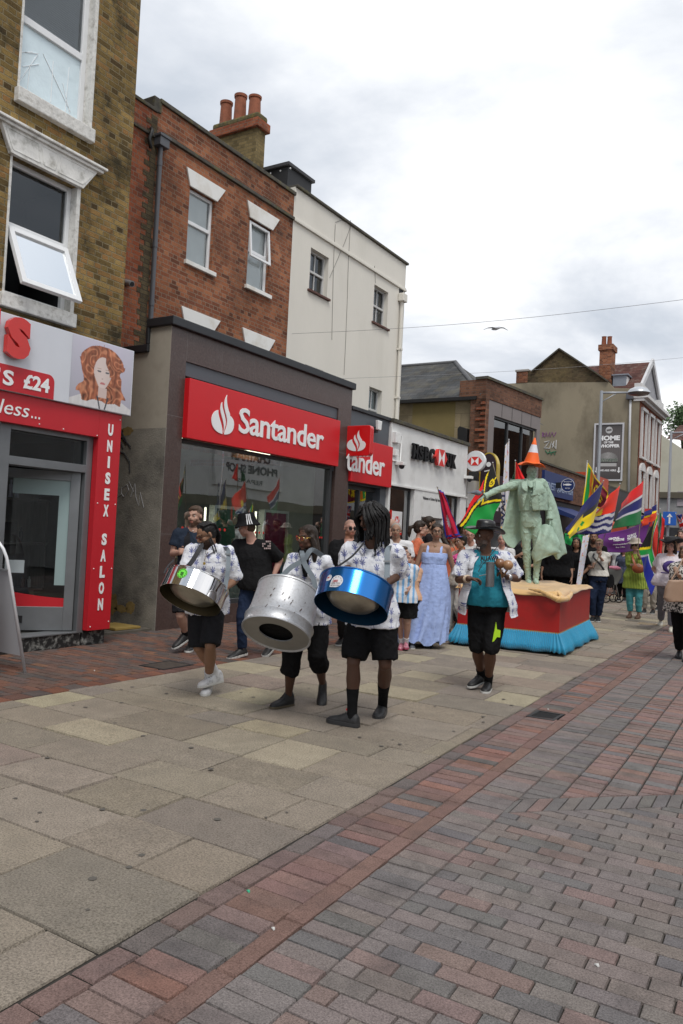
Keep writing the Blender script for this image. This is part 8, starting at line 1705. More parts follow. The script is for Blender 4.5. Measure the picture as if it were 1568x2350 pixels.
# purple banner
TL, TR_, BRr, BLl = W(1372, 1228, 22.0), W(1496, 1194, 22.5), W(1474, 1262, 22.5), W(1382, 1266, 22.0)
t = thing('theatre_banner', 'purple cloth banner with white theatre lettering stretched across the procession', 'banner', tuple(BLl))
def PB(u, v): return TL*(1-u)*v+TR_*u*v+BLl*(1-u)*(1-v)+BRr*u*(1-v)+FWD*(.08*math.sin(u*9)+.03*math.sin(v*7+u*3))-ZV*.05*math.sin(u*3.14)
o = sheet('cloth', lambda u, v: (.115, .02, .17), PB, 40, 20, FLAGM, t, thick=.004)
def on_banner(m, s, u0, v0, u1, v1, bold):
    vs, fs = text_v(s, bold); xs = [v.x for v in vs]; ys = [v.y for v in vs]; x0, x1, y0, y1 = min(xs), max(xs), min(ys), max(ys)
    m._a([PB(u0+(v.x-x0)/(x1-x0)*(u1-u0), v0+(v.y-y0)/(y1-y0)*(v1-v0))-FWD*.012 for v in vs], fs)
m = MB(); on_banner(m, "CENTRAL", .20, .64, .40, .74, .04); on_banner(m, "THEATRE", .28, .54, .48, .64, .04); on_banner(m, "THE BROOK", .54, .62, .76, .72, .04); on_banner(m, "THEATRE", .54, .50, .78, .61, .05); on_banner(m, "medwaytickets.co.uk", .28, .34, .68, .42, .02); on_banner(m, "Box Office", .34, .22, .52, .28, .01)
ob('lettering', m, LETTER, t)
# ================================================================ BACKGROUND BUILDINGS
Y0 = 22.0
YR = M('yellow_block_render', (.235, .19, .115), .9, var=.12, vs=1.0, bump=.4, bs=20, dirt=((.11, .09, .055), .6, 1.2))
BLOCK = brickmat('rendered_blocks', [(.25, .205, .13), (.28, .225, .14), (.22, .18, .115)], (.17, .14, .09), bw=.9, bh=.42, ms=.02, flem=False, stain=((.12, .10, .07), .5, .8), bump=.2)
BFB = brickmat('brown_brick', [(.12, .06, .04), (.18, .085, .055), (.21, .10, .06), (.10, .05, .035)], (.13, .10, .08), ms=.012, dark=(.3, .6))
SLATE = brickmat('slates', [(.055, .058, .062), (.075, .078, .08), (.09, .09, .09), (.065, .062, .058)], (.03, .03, .032), bw=.30, bh=.20, ms=.012, flem=False, stain=((.15, .13, .08), .4, 1.5), bump=.6)
t = thing('corner_building', 'low building with slate roof, yellow side wall and brown brick front with wide dark window', 'building', (-10, 24, 0))
ez = 5.92; m = MB(); m.quad((-15, Y0, 0), (-8.62, Y0, 0), (-8.62, Y0, ez), (-15, Y0, ez)); ob('side_wall', m, BLOCK, t, fixn=False)
m = MB(); m.quad((PY(1007, 950, Y0).x-.9, Y0-.004, 4.5), (PY(1007, 950, Y0).x+.55, Y0-.004, 4.5), (PY(1007, 950, Y0).x+.55, Y0-.004, ez-.1), (PY(1007, 950, Y0).x-.9, Y0-.004, ez-.1)); ob('painted_patch', m, M('ochre_patch', (.20, .155, .06), .9, var=.1, vs=2), t, fixn=False)
m = MB(); r0_, r1_ = PY(925, 833, 25), PY(1045, 832, 25); rz = r1_.z; m.quad((-15, Y0-.15, ez), (-8.75, Y0-.15, ez), (r1_.x, 25, rz), (-15, 25, rz)); m.poly([(-8.75, Y0-.15, ez), (-8.75, 28, ez), (r1_.x, 25, rz)]); ro = ob('roof', m, SLATE, t, fixn=False)
m = MB(); m.tube([(r1_.x, 25, rz+.02), (-8.75, Y0-.15, ez+.03)], .07, 8); m.tube([(-15, 25, rz+.02), (r1_.x, 25, rz+.02)], .06, 8); ob('ridge', m, M('lead_ridge', (.10, .10, .105), .7, var=.2), ro, smooth=True)
m = MB(); m.box(-15, -8.9, Y0-.22, Y0-.10, ez-.10, ez+.0); ob('gutter', m, BLACK, t)
fd = Vector((.111, .994, 0)).normalized(); fn = Vector((.994, -.111, 0)); c0_ = Vector((-8.6, 21.8, 0)); Lb = 3.95
def fb(s_, z, o=0.0): p = c0_+fd*s_+fn*o; return Vector((p.x, p.y, z))
def fbox(m, s0, s1, z0, z1, o0, o1): m._a([fb(s, z, o) for z in (z0, z1) for s, o in ((s0, o0), (s1, o0), (s1, o1), (s0, o1))], [(3, 2, 1, 0), (4, 5, 6, 7), (0, 1, 5, 4), (1, 2, 6, 5), (2, 3, 7, 6), (3, 0, 4, 7)])
m = MB(); fbox(m, 0, Lb, 5.85, 6.42, -.3, 0); fbox(m, 0, .22, 2.9, 5.85, -.35, 0); fbox(m, -.0, .5, 5.85, 6.42, -.9, -.3); m.quad(fb(0, 2.9, 0), fb(0, 2.9, -.5), fb(0, 5.85, -.5), fb(0, 5.85, 0)); ob('brick_front', m, BFB, t)
m = MB()
for i in range(18): z = 2.95+i*.16; l_ = .16 if i % 2 else .30; m.box(-8.6-l_, -8.595, Y0-.212, Y0-.05, z, z+.078)
ob('brick_quoins', m, REDB2, t)
m = MB(); fbox(m, -.04, Lb+.04, 6.42, 6.50, -.35, .05); ob('coping', m, COPE, t)
PANL = M('grey_brown_panel', (.20, .175, .17), .6, var=.05); m = MB(); fbox(m, .22, Lb, 5.42, 5.84, -.1, -.02); fbox(m, .22, .62, 3.5, 5.42, -.1, -.02); fbox(m, Lb-.25, Lb, 3.5, 5.42, -.1, -.02); ob('window_surround', m, PANL, t)
m = MB(); 
for s_ in (1.1, 1.8, 2.5, 3.2): fbox(m, s_, s_+.015, 5.42, 5.84, -.02, -.015)
ob('panel_joint', m, DARK, t)
m = MB(); fbox(m, .62, Lb-.25, 3.5, 3.56, -.2, -.08); fbox(m, .62, Lb-.25, 5.36, 5.42, -.2, -.08); 
for s_ in (1.7, 2.75): fbox(m, s_, s_+.05, 3.56, 5.36, -.2, -.1)
wn = ob('window', m, M('dark_frame'), t); m = MB(); m.quad(fb(.62, 3.5, -.15), fb(Lb-.25, 3.5, -.15), fb(Lb-.25, 5.42, -.15), fb(.62, 5.42, -.15)); ob('pane', m, glassmat('dark_glass', (.10, .09, .09), .9, base=.05), wn, fixn=False); m = MB(); m.quad(fb(.4, 3.3, -.5), fb(Lb, 3.3, -.5), fb(Lb, 5.6, -.5), fb(.4, 5.6, -.5)); ob('dark_room', m, M('red_brown_room', (.05, .022, .02), .9), t, fixn=False)
# street level shop of the corner building: white fascia with dark drips over a black front
m = MB(); fbox(m, -.9, Lb, 2.55, 3.35, -.3, .03); fa = ob('white_fascia', m, M('cream_fascia', (.58, .57, .55), .5, var=.05), t)
m = MB(); fbox(m, .1, Lb, 3.35, 3.62, -.3, .10); fbox(m, -.9, Lb, 0, 2.2, -.3, .0); fbox(m, -.9, Lb, 2.2, 2.55, -.3, .05)
for k in range(15): s_ = -.8+k*.31; fbox(m, s_, s_+.13, 2.55, 2.55+.12+.14*((k*7) % 3)/2, .03, .04)
for k in range(6): s_ = .2+k*.6; fbox(m, s_, s_+.16, 3.2-.1*(k % 2), 3.36, .03, .04)
ob('dark_shopfront', m, M('aubergine_paint', (.028, .014, .022), .5), t)
m = MB(); fbox(m, .4, 1.6, .4, 2.1, -.0, .01); fbox(m, 2.0, 3.4, .4, 2.1, 0, .01); ob('shop_pane', m, M('dim_shop_glass', (.05, .055, .06), .1, var=0), t)
# arched cafe sign
yq = 21.3; ac = PY(1122, 1062, yq); t = thing('arched_sign', 'tall arched dark sign with gold edge projecting beside the round bank sign', 'sign', (ac.x, yq, ac.z-.5))
w_ = .27; zb_ = PY(1122, 1128, yq).z; zt_ = PY(1120, 1038, yq).z
def arch(w2, z0, zt, y, n=14): return [(ac.x-w2, y, z0)]+[(ac.x-w2*math.cos(math.pi*k/n), y, zt-w2*1.6+w2*1.6*math.sin(math.pi*k/n)) for k in range(n+1)]+[(ac.x+w2, y, z0)]
m = MB(); m.prism(arch(w_, zb_, zt_, yq), (0, .2, 0)); ob('gold_edge', m, M('gold_paint', (.62, .45, .06), .3, metal=.4), t); m = MB(); m.prism(arch(w_-.035, zb_+.03, zt_-.035, yq-.004), (0, .208, 0)); ob('face', m, M('aubergine_paint'), t)
m = MB(); m.lathe([(.07, 0), (.07, .004)], (ac.x, yq-.006, zt_-.35), 16, RX); m.bar((ac.x-.12, yq-.008, zt_-.55), (ac.x+.12, yq-.008, zt_-.5), .03, .004, up=(0, 1, 0)); ob('emblem', m, LETTER, t)
lt = thing('wall_lantern', 'black box fixture on the yellow wall above the white bank roof', 'light', tuple(PY(1068, 1005, Y0-.01))); q_ = PY(1068, 1000, Y0); m = MB(); m.prism([(q_.x-.14, Y0-.25, q_.z-.22), (q_.x+.14, Y0-.25, q_.z-.22), (q_.x+.16, Y0-.25, q_.z+.18), (q_.x-.10, Y0-.25, q_.z+.26), (q_.x-.16, Y0-.25, q_.z+.18)], (0, .245, 0)); ob('box', m, BLACK, lt, bevel=.01)
m = MB(); 
for k in range(5): x_ = 1078+k*6; m.tube([PY(x_, 1030, Y0-.006), PY(x_+4, 1020, Y0-.006), PY(x_+2, 1045, Y0-.006), PY(x_+7, 1040, Y0-.006)], .02, 5)
o = ob('graffiti', m, M('grey_spray'), None); base(o, 'faint grey spray scribble on the yellow side wall', 'graffiti')
# ---------------------------------------------------------------- low shops between the corner building and the gable
SX2 = -8.12
t = thing('fish_shop', 'low fish shop with blue fascia, brick parapet and round blue sign', 'shop', (-8.6, 28, 0))
m = MB(); m.box(-12, SX2-.02, 25.75, 31.8, 3.2, 4.35); ob('parapet', m, BFB, t); m = MB(); m.box(-12, SX2+.03, 25.75, 31.8, 4.35, 4.42); ob('coping', m, COPE, t)
BLUE = M('blue_fascia', (.010, .028, .13), .5, var=.08); m = MB(); m.box(SX2-.02, SX2+.08, 26.0, 29.6, 3.30, 4.12); fa = ob('fascia', m, BLUE, t)
m = MB(); textX(m, "FINEST QUALITY FISH", SX2+.08, (26.3, 3.45), (29.5, 3.75), bold=.01); ob('fascia_lettering', m, M('pale_blue_letter', (.35, .42, .55), .6), fa)
m = MB(); m.box(-12, SX2-.1, 25.75, 31.8, 0, 3.2); ob('front', m, M('dim_front', (.03, .03, .035), .5, var=.4, vs=3), t)
m = MB(); m.prism([(SX2, 26.6, 3.0), (SX2+1.0, 26.6, 2.62), (SX2+1.0, 26.6, 2.50), (SX2, 26.6, 2.8)], (0, 3.2, 0)); ob('awning', m, BLUE, t); M('awning_white', (.5, .5, .52), .6); m = MB(); m.box(SX2+1.0, SX2+1.02, 26.6, 29.8, 2.22, 2.58); aw = ob('valance', m, BLUE, t); m = MB(); textX(m, "FISHMONGER", SX2+1.02, (27.3, 2.32), (29.2, 2.48), bold=.01); ob('valance_lettering', m, M('pale_blue_letter'), aw)
t = thing('round_sign', 'round blue shop sign with white fish emblem', 'sign', tuple(PX(1304, 1130, -7.62))); c_ = PX(1304, 1114, -7.62); rr = 15.5/1800*depth(c_); m = MB(); m.lathe([(rr, -.05), (rr, .05)], c_, 36, RX); ob('disc', m, BLUE, t, smooth=True, angle=40); m = MB(); m.lathe([(rr*.97, 0), (rr*.99, .004), (rr*.93, .004), (rr*.93, 0)], c_-YV*.052, 36, RX, caps=False); m.loft([ring(Vector((c_.x+x_*rr, c_.y-.056, c_.z+.02)), XV*0+ZV, YV, a_*rr, .004, 8) for x_, a_ in ((-.62, .18), (-.48, .05), (-.2, .15), (.2, .15), (.5, .06), (.6, .01))]); textY(m, "KENT QUALITY FISH", c_.y-.054, (c_.x-rr*.6, c_.z+rr*.42), (c_.x+rr*.6, c_.z+rr*.62), bold=.01); textY(m, "WET FISH", c_.y-.054, (c_.x-rr*.35, c_.z-rr*.55), (c_.x+rr*.35, c_.z-rr*.35), bold=.0); ob('print', m, LETTER, t)
m = MB(); m.box(SX2, c_.x-rr, c_.y-.03, c_.y+.03, c_.z-.1, c_.z+.1); ob('bracket', m, BLACK, t)
t = thing('orange_shop', 'narrow shop with orange fascia and orange awning beside the fish shop', 'shop', (-8.6, 33.5, 0))
ORS = M('orange_fascia', (.45, .055, .015), .5, var=.08); m = MB(); m.box(-12, SX2, 31.82, 35.5, 3.0, 4.6); ob('fascia', m, ORS, t); m = MB(); m.box(-12, SX2-.1, 31.82, 35.5, 0, 3.0); ob('front', m, M('dim_front'), t); m = MB(); m.prism([(SX2, 32, 2.9), (SX2+.9, 32, 2.55), (SX2+.9, 32, 2.45), (SX2, 32, 2.7)], (0, 3.2, 0)); ob('awning', m, ORS, t); m = MB(); m.box(SX2+.9, SX2+.92, 32, 35.2, 2.1, 2.5); ob('valance', m, ORS, t); m = MB(); textX(m, "MOBILE PHONES", SX2, (32.2, 3.6), (35.2, 3.95), bold=.01); 
t = thing('grey_shop', 'dark grey shopfront at the foot of the rendered gable', 'shop', (-8.6, 38, 0)); m = MB(); m.box(-12, SX2, 35.52, 40.45, 2.9, 4.3); ob('fascia', m, M('charcoal_fascia', (.03, .03, .034), .5, var=.2), t); m = MB(); m.box(-12, SX2-.1, 35.52, 40.45, 0, 2.9); ob('front', m, M('dim_front'), t); m = MB(); m.box(-12, SX2+.02, 35.52, 40.45, 4.3, 4.38); ob('coping', m, COPE, t)
# ---------------------------------------------------------------- gable building with poster
GY = 40.5; GR = M('weathered_gable_render', (.25, .215, .150), .92, var=.22, vs=.35, bump=.5, bs=12, stretch=(1, 1, .6), dirt=((.10, .082, .055), 1.0, .45))
t = thing('gable_building', 'three storey building with weathered rendered gable, maroon tiled roof and arched white windows', 'building', (-9, 43, 0))
def gp(x, y, o=0): p = PY(x, y, GY); return Vector((p.x, GY+o, p.z))
m = MB(); pts = [Vector((-18, GY, 0)), Vector((-7.92, GY, 0)), Vector((-7.92, GY, gp(1455, 893).z)), gp(1409, 890), gp(1397, 877), gp(1206, 878), Vector((-18, GY, gp(1206, 878).z))]; m.prism(pts, (0, .4, 0)); ob('gable_wall', m, GR, t)
YB2 = brickmat('dark_gable_brick', [(.07, .055, .03), (.12, .09, .05), (.10, .07, .04), (.055, .042, .025)], (.07, .055, .04), ms=.014, stain=((.20, .15, .07), .7, .35), dark=(.3, .6))
m = MB(); m.prism([gp(1187, 877.5, .002), gp(1397, 877, .002), gp(1367, 856, .002), gp(1285, 803, .002), gp(1222, 853, .002), gp(1212, 849, .002), gp(1188, 849, .002)], (0, .4, 0)); ob('gable_brick', m, YB2, t)
m = MB(); a_ = [gp(1222, 853), gp(1285, 801), gp(1367, 855), gp(1397, 876)]
for p_, q_ in zip(a_, a_[1:]): m.bar(p_+YV*.1, q_+YV*.1, .5, .07)
ob('verge', m, COPE, t)
m = MB(); lx0, lx1 = gp(1186, 850).x, gp(1212, 850).x; m.box(lx0, lx1, GY-.03, GY+.8, gp(1200, 878).z, gp(1200, 853).z); ob('corner_stack', m, REDB, t); m = MB(); m.box(lx0-.06, lx1+.06, GY-.08, GY+.85, gp(1200, 853).z, gp(1200, 848).z); ob('corner_cap', m, M('pale_stone_cap', (.35, .33, .30), .8, var=.1), t, bevel=.02)
rx = gp(1493, 831).x; TILE = brickmat('maroon_tiles', [(.075, .032, .026), (.10, .042, .034), (.12, .055, .045), (.085, .035, .03)], (.03, .015, .013), bw=.33, bh=.16, ms=.012, flem=False, stain=((.22, .19, .16), .5, 3), bump=.7)
ry = 43.6; rz = PY(1493, 831, ry).z; ez_ = 9.55
m = MB(); m.quad((-14, GY+.05, ez_), (-8.0, GY+.05, ez_), (-8.0, ry, rz), (-14, ry, rz)); m.quad((-8.0, 46.7, ez_), (-14, 46.7, ez_), (-14, ry, rz), (-8.0, ry, rz)); ob('tiled_roof', m, TILE, t, fixn=False)
m = MB(); m.poly([(-8.05, GY+.1, ez_), (-8.05, 46.7, ez_), (-8.05, ry, rz)]); ob('street_gable', m, M('grey_weatherboard', (.30, .30, .32), .7, var=.1), t, fixn=False)
m = MB(); m.bar((-7.95, GY+.0, ez_-.1), (-7.95, ry, rz+.05), .12, .28); m.bar((-7.95, 46.8, ez_-.1), (-7.95, ry, rz+.05), .12, .28); ob('bargeboard', m, M('white_board', (.55, .55, .56), .6), t)
q0_, q1_ = gp(1370, 870), gp(1398, 870); m = MB(); m.box(q0_.x, q1_.x, GY+.35, GY+1.2, 9.5, gp(1384, 800).z); ch_ = ob('chimney', m, REDB, t); m = MB(); m.box(q0_.x-.07, q1_.x+.07, GY+.28, GY+1.27, gp(1384, 800).z, gp(1384, 787).z); ob('corbel', m, REDB, ch_)
for px_ in (1378, 1391): m = MB(); p_ = gp(px_, 787); m.lathe([(.13, 0), (.11, .45), (.13, .5), (.09, .5)], (p_.x, GY+.75, p_.z), 14); ob('chimney_pot', m, TERR, ch_, smooth=True, angle=40)
m = MB(); d0_, d1_ = gp(1402, 858), gp(1431, 888); m.box(d0_.x, d1_.x, GY+.5, GY+2.0, d1_.z-.1, d0_.z); dm = ob('dormer', m, M('lead_grey', (.22, .24, .28), .6, var=.15), t); m = MB(); m.box(d0_.x-.05, d1_.x+.12, GY+.42, GY+2.1, d0_.z, d0_.z+.06); ob('dormer_roof', m, M('lead_grey'), dm); m = MB(); m.box(d1_.x, d1_.x+.03, GY+.6, GY+1.6, d1_.z, d0_.z-.05); ob('dormer_window', m, LETTER, dm)
# street front, looking to +X
ER = -7.9; RBF = brickmat('orange_red_brick', [(.22, .065, .035), (.28, .085, .045), (.17, .05, .03)], (.2, .13, .1), ms=.01); HO = []
for yy in (41.0, 42.9, 44.8): HO += [(yy, yy+.95, 6.35, 8.45), (yy, yy+.95, 3.55, 5.45)]
m = MB(); xwall(m, ER, GY, 46.75, 3.0, 9.0, HO, rev=.15); ob('street_wall', m, RBF, t, fixn=False); m = MB(); m.box(ER-.4, ER-.001, GY+.01, 46.75, 0, 3.0); ob('ground_floor', m, M('shop_grey', (.10, .08, .075), .6, var=.2), t)
for h in HO:
    m = MB(); room(m, ER-.16, *h, .6); ob('dark_room', m, DARK, t, fixn=False)
    f_, x_, zm_ = window(t, ER, h, mid=.5, bar=.09, rev=.06, frame=M('white_stone', (.60, .59, .58), .7, var=.08), mull=True)
    m = MB(); m.box(ER, ER+.09, h[0]-.18, h[0], h[2]-.1, h[3]+.1); m.box(ER, ER+.09, h[1], h[1]+.18, h[2]-.1, h[3]+.1); m.box(ER, ER+.12, h[0]-.2, h[1]+.2, h[2]-.2, h[2]-.1)
    if h[2] < 5: m.prism([(ER, h[0]-.18, h[3]+.1)]+[(ER, (h[0]+h[1])/2-.65*math.cos(k*math.pi/10), h[3]+.1+.42*math.sin(k*math.pi/10)) for k in range(11)]+[(ER, h[1]+.18, h[3]+.1)], (.1, 0, 0))
    else: m.box(ER, ER+.12, h[0]-.2, h[1]+.2, h[3]+.1, h[3]+.25)
    ob('window_surround', m, M('white_stone'), t)
m = MB(); m.box(ER-.3, ER+.20, GY-.05, 46.8, 8.95, 9.1); m.box(ER-.3, ER+.38, GY-.1, 46.85, 9.1, 9.25); m.box(ER-.3, ER+.05, GY, 42.0, 9.25, 9.85); m.box(ER-.3, ER+.05, 45.4, 46.8, 9.25, 9.85); ob('cornice', m, M('white_stone'), t)
m = MB(); m.box(ER, ER+.12, GY-.02, 46.8, 3.0, 3.45); fa = ob('shop_fascia', m, M('grey_fascia', (.28, .26, .25), .6, var=.15), t); m = MB(); m.box(ER+.12, ER+.5, 42.1, 42.2, 2.8, 3.7); ob('hanging_sign', m, M('red_plastic', (.55, .04, .04), .4), t)
dp = thing('downpipe', 'pale downpipe with dark hopper on the rendered gable beside the poster', 'downpipe', (gp(1446, 1180).x, GY-.08, 3.5)); m = MB(); m.tube([gp(1448, 918, -.08), gp(1446, 1000, -.08), gp(1443, 1180, -.08)], .055, 10); ob('pipe', m, M('pale_grey_pipe', (.45, .45, .46), .5, var=.1), dp, smooth=True); m = MB(); p_ = gp(1447, 911, -.1); m.box(p_.x-.16, p_.x+.16, GY-.25, GY-.01, p_.z-.15, p_.z+.15); ob('hopper', m, PIPE, dp, bevel=.02)
# poster
p0_, p1_ = gp(1364, 1100, -.06), gp(1430, 974, -.06); t = thing('wall_poster', 'tall silver framed poster reading HOME OF THE WHOPPER with a burger picture', 'poster', tuple(p0_))
pw, ph = p1_.x-p0_.x, p1_.z-p0_.z
def poster(u, v):
    g_ = .05+.11*math.sin(min(1, max(0, v))*3.1)*(0.6+.4*math.sin(u*90)*.25); c = np.array([g_*1.02, g_*.9, g_*.88]); x, y = (u-.5)/.36, (v-.37)/.13
    if v > .62: c = c*1.1
    if abs(x) < 1 and -1 < y < 1:
        if y > .05 and x*x+((y-.05)/.9)**2 < 1: c = np.array([.32, .31, .30])*(1-.5*abs(x))*(1.2 if noise.noise(Vector((u*80, v*90, 1))) > .3 else .9)
        elif -.35 < y <= .05 and abs(x) < .98: n_ = noise.noise(Vector((u*40, v*60, 4))); c = np.array([.05, .09, .06]) if n_ > 0 else np.array([.22, .22, .2])
        elif -.55 < y <= -.35: c = np.array([.03, .025, .025])
        elif -1 < y <= -.55 and abs(x) < .92: c = np.array([.42, .41, .40])
    return c
sheet('print', poster, lambda u, v: Vector((p0_.x+u*pw, GY-.05, p0_.z+v*ph)), 60, 120, PIC, t)
m = MB(); m.box(p0_.x-.08, p0_.x, GY-.09, GY-.01, p0_.z-.08, p1_.z+.08); m.box(p1_.x, p1_.x+.08, GY-.09, GY-.01, p0_.z-.08, p1_.z+.08); m.box(p0_.x, p1_.x, GY-.09, GY-.01, p1_.z, p1_.z+.08); m.box(p0_.x, p1_.x, GY-.09, GY-.01, p0_.z-.08, p0_.z); ob('frame', m, M('silver_frame', (.5, .5, .52), .5), t)
def pt_(m, s, u0, v0, u1, v1, b=.04): textY(m, s, GY-.055, (p0_.x+u0*pw, p0_.z+v0*ph), (p0_.x+u1*pw, p0_.z+v1*ph), bold=b, ext=.004)
m = MB(); pt_(m, "HOME", .10, .71, .92, .80, .05); pt_(m, "OF THE", .32, .655, .68, .695); pt_(m, "WHOPPER", .10, .58, .92, .64, .05); pt_(m, "WE ARE HERE", .2, .145, .82, .18, .03)
for u_ in (.08, .92): x_ = p0_.x+u_*pw; m.box(x_-.03, x_+.03, GY-.06, GY-.055, p0_.z+.15*ph, p0_.z+.22*ph); m.prism([(x_-.09, GY-.06, p0_.z+.155*ph), (x_+.09, GY-.06, p0_.z+.155*ph), (x_, GY-.06, p0_.z+.115*ph)], (0, .005, 0))
ob('lettering', m, LETTER, t)
m = MB(); m.lathe([(.17, 0), (.17, .004)], (p0_.x+.5*pw, GY-.056, p0_.z+.90*ph), 24, RX); bd = ob('badge', m, M('silver_badge', (.5, .5, .5), .5), t); m = MB(); m.bar((p0_.x+.5*pw-.12, GY-.062, p0_.z+.895*ph), (p0_.x+.5*pw+.12, GY-.062, p0_.z+.905*ph), .09, .004, up=(0, 1, 0)); ob('badge_band', m, M('badge_dark', (.12, .11, .11), .5), bd)
# graffiti on the left strip of the gable wall
for lb_, cl_, seq in (('purple spray lettering on the rendered gable', (.22, .08, .22), [(1246, 1003), (1246, 992), (1250, 995), (1247, 998), (1252, 1003), (1254, 992), (1258, 1002), (1262, 992), (1263, 1003), (1268, 992), (1272, 1002), (1276, 992)]), ('white bubble spray lettering on the rendered gable', (.55, .55, .55), [(1250, 1015), (1262, 1012), (1255, 1022), (1249, 1028), (1262, 1029), (1266, 1014), (1268, 1028), (1272, 1012), (1268, 1020), (1276, 1030), (1277, 1010)]), ('green spray lettering on the rendered gable', (.03, .16, .08), [(1252, 1034), (1258, 1042), (1262, 1034), (1266, 1044), (1270, 1036), (1274, 1044), (1277, 1036), (1256, 1040)])):
    m = MB(); m.tube([gp(a_, b_, -.012) for a_, b_ in seq], .028, 5); o = ob('graffiti', m, M('spray_%d' % int(cl_[1]*100), cl_, .7), None); base(o, lb_, 'graffiti')
# ---------------------------------------------------------------- far cream building and trees
t = thing('cream_building', 'cream gabled building with red roof and grey shopfront at the far right', 'building', (-5, 62, 0)); FY = 58.0
def fpx(x, y, o=0): p = PY(x, y, FY); return Vector((p.x, FY+o, p.z))
CRM = M('cream_wall', (.50, .48, .39), .9, var=.08, vs=.6, dirt=((.25, .22, .15), .4, .6)); m = MB(); m.prism([Vector((fpx(1500, 1100).x, FY, 0)), Vector((6, FY, 0)), Vector((6, FY, 3.0)), fpx(1600, 1052), fpx(1527, 1004), fpx(1512, 992), fpx(1500, 1000)], (0, .4, 0)); ob('wall', m, CRM, t)
m = MB(); m.quad((fpx(1527, 1004).x, FY+.6, fpx(1527, 1004).z), (8, FY+.6, fpx(1600, 1048).z-1), (8, FY+6, 12), (fpx(1527, 1004).x, FY+6, 11.2)); ob('roof', m, TILE, t, fixn=False)
m = MB(); m.box(fpx(1512, 1200).x, 6, FY-.9, FY-.01, 3.2, 5.2); ob('grey_cladding', m, M('pale_grey_cladding', (.25, .25, .25), .6, var=.2), t); m = MB(); m.box(fpx(1512, 1200).x, 6, FY-1.2, FY-.9, 0, 3.2); ob('shopfront', m, M('dim_front'), t); m = MB(); m.box(fpx(1512, 1200).x, 6, FY-1.1, FY-.9, 5.2, 5.6); ob('dark_band', m, M('brown_band', (.10, .085, .06), .8), t)
m = MB(); m.box(fpx(1560, 1130).x, 6, FY-.95, FY-.92, fpx(1560, 1230).z+2, fpx(1560, 1130).z); ob('lilac_panel', m, M('lilac_panel', (.36, .32, .34), .6), t)
m = MB(); tb = thing('far_terrace', 'plain far terrace closing the street on the right', 'building', (-2, 90, 0)); m.box(-20, 12, 88, 96, 0, 7); ob('wall', m, CRM, tb)
def tree(label, c, r, n, hgt, seed, col=(.07, .12, .045)):
    random.seed(seed); t = thing('tree', label, 'tree', (c.x, c.y, 0)); m = MB(); m.tube([(c.x, c.y, 0), (c.x+.2, c.y, c.z*.5), (c.x, c.y, c.z)], [.35, .28, .15], 10)
    for k in range(9): a = random.uniform(0, 6.28); m.tube([(c.x, c.y, c.z*.55+k*.2), c+Vector((math.cos(a)*r*.35, math.sin(a)*r*.35, random.uniform(-.2, .4)*hgt)), c+Vector((math.cos(a)*r*.8, math.sin(a)*r*.8, random.uniform(-.3, .7)*hgt))], [.12, .07, .03], 6)
    ob('trunk', m, M('bark', (.08, .06, .045), .9, var=.3, vs=8), t, smooth=True); m = MB(); cl = [(c+Vector((random.gauss(0, .45)*r, random.gauss(0, .45)*r, random.gauss(0, .42)*hgt)), random.uniform(.5, 1.0)) for _ in range(46)]
    for _ in range(n):
        cc, rr_ = random.choice(cl); p = cc+Vector((random.gauss(0, .5), random.gauss(0, .5), random.gauss(0, .38)))*rr_; s_ = random.uniform(.06, .15); d = Vector((random.gauss(0, 1), random.gauss(0, 1), random.gauss(0, 1))).normalized(); u = d.orthogonal().normalized()*s_; v = d.cross(u)*.6; k = random.uniform(.6, 1.5); m.cur = (col[0]*k, col[1]*k, col[2]*k); m.quad(p-u, p-v, p+u, p+v)
    ob('crown', m, M('foliage', attr=True, rough=.7, var=0), t, fixn=False)
tree('leafy green tree above the far roofs at the right edge', W(1576, 966, 62.0), 1.3, 4500, 1.2, 5, (.10, .16, .07))
# street lamps
def lamp(label, base_xy, top_px, dep, arm, group='tall grey street lamps', head=True, tip=None):
    P0 = Vector((*base_xy, 0)); T = W(*top_px, dep); P0 = Vector((T.x, T.y, 0)); t = thing('street_lamp', label, 'street lamp', tuple(P0), 0, group); GM = M('lamp_grey', (.36, .38, .41), .45, metal=.3, var=.06)
    m = MB(); m.tube([P0, P0+ZV*1.2], .085, 14); ob('base', m, GM, t, smooth=True, angle=40); m = MB(); m.tube([P0+ZV*1.2, Vector((T.x, T.y, T.z*.6)), T], [.062, .055, .045], 12); ob('column', m, GM, t, smooth=True, angle=40)
    e_ = T+arm; m = MB(); m.tube([T-ZV*.06, e_-ZV*.02], [.035, .03], 8); m.tube([T-ZV*.35, lerp(T, e_, .6)-ZV*.05], .015, 6); ob('arm', m, GM, t, smooth=True)
    c_ = e_+arm.normalized()*.35; m = MB(); m.lathe([(.34, -.02), (.33, .02), (.26, .10), (.13, .16), (.001, .175)], c_, 28, caps=False); hd = ob('lamp_head', m, M('lamp_cowl', (.50, .52, .55), .35, metal=.4, var=.04), t, smooth=True); m = MB(); m.lathe([(.33, -.02), (.29, -.07), (.16, -.10), (.001, -.11)], c_, 28, caps=False); ob('lamp_lens', m, M('lamp_glass', (.16, .13, .12), .15, var=0), hd, smooth=True)
    return t
lamp('nearer tall grey street lamp in front of the rendered gable', (0, 0), (1381, 897), 24.3, Vector((.72, .40, 0))*.95)
l2 = lamp('further grey street lamp behind the flags with a one way sign on its post', (0, 0), (1541, 990), 31.5, Vector((.9, .2, 0)))
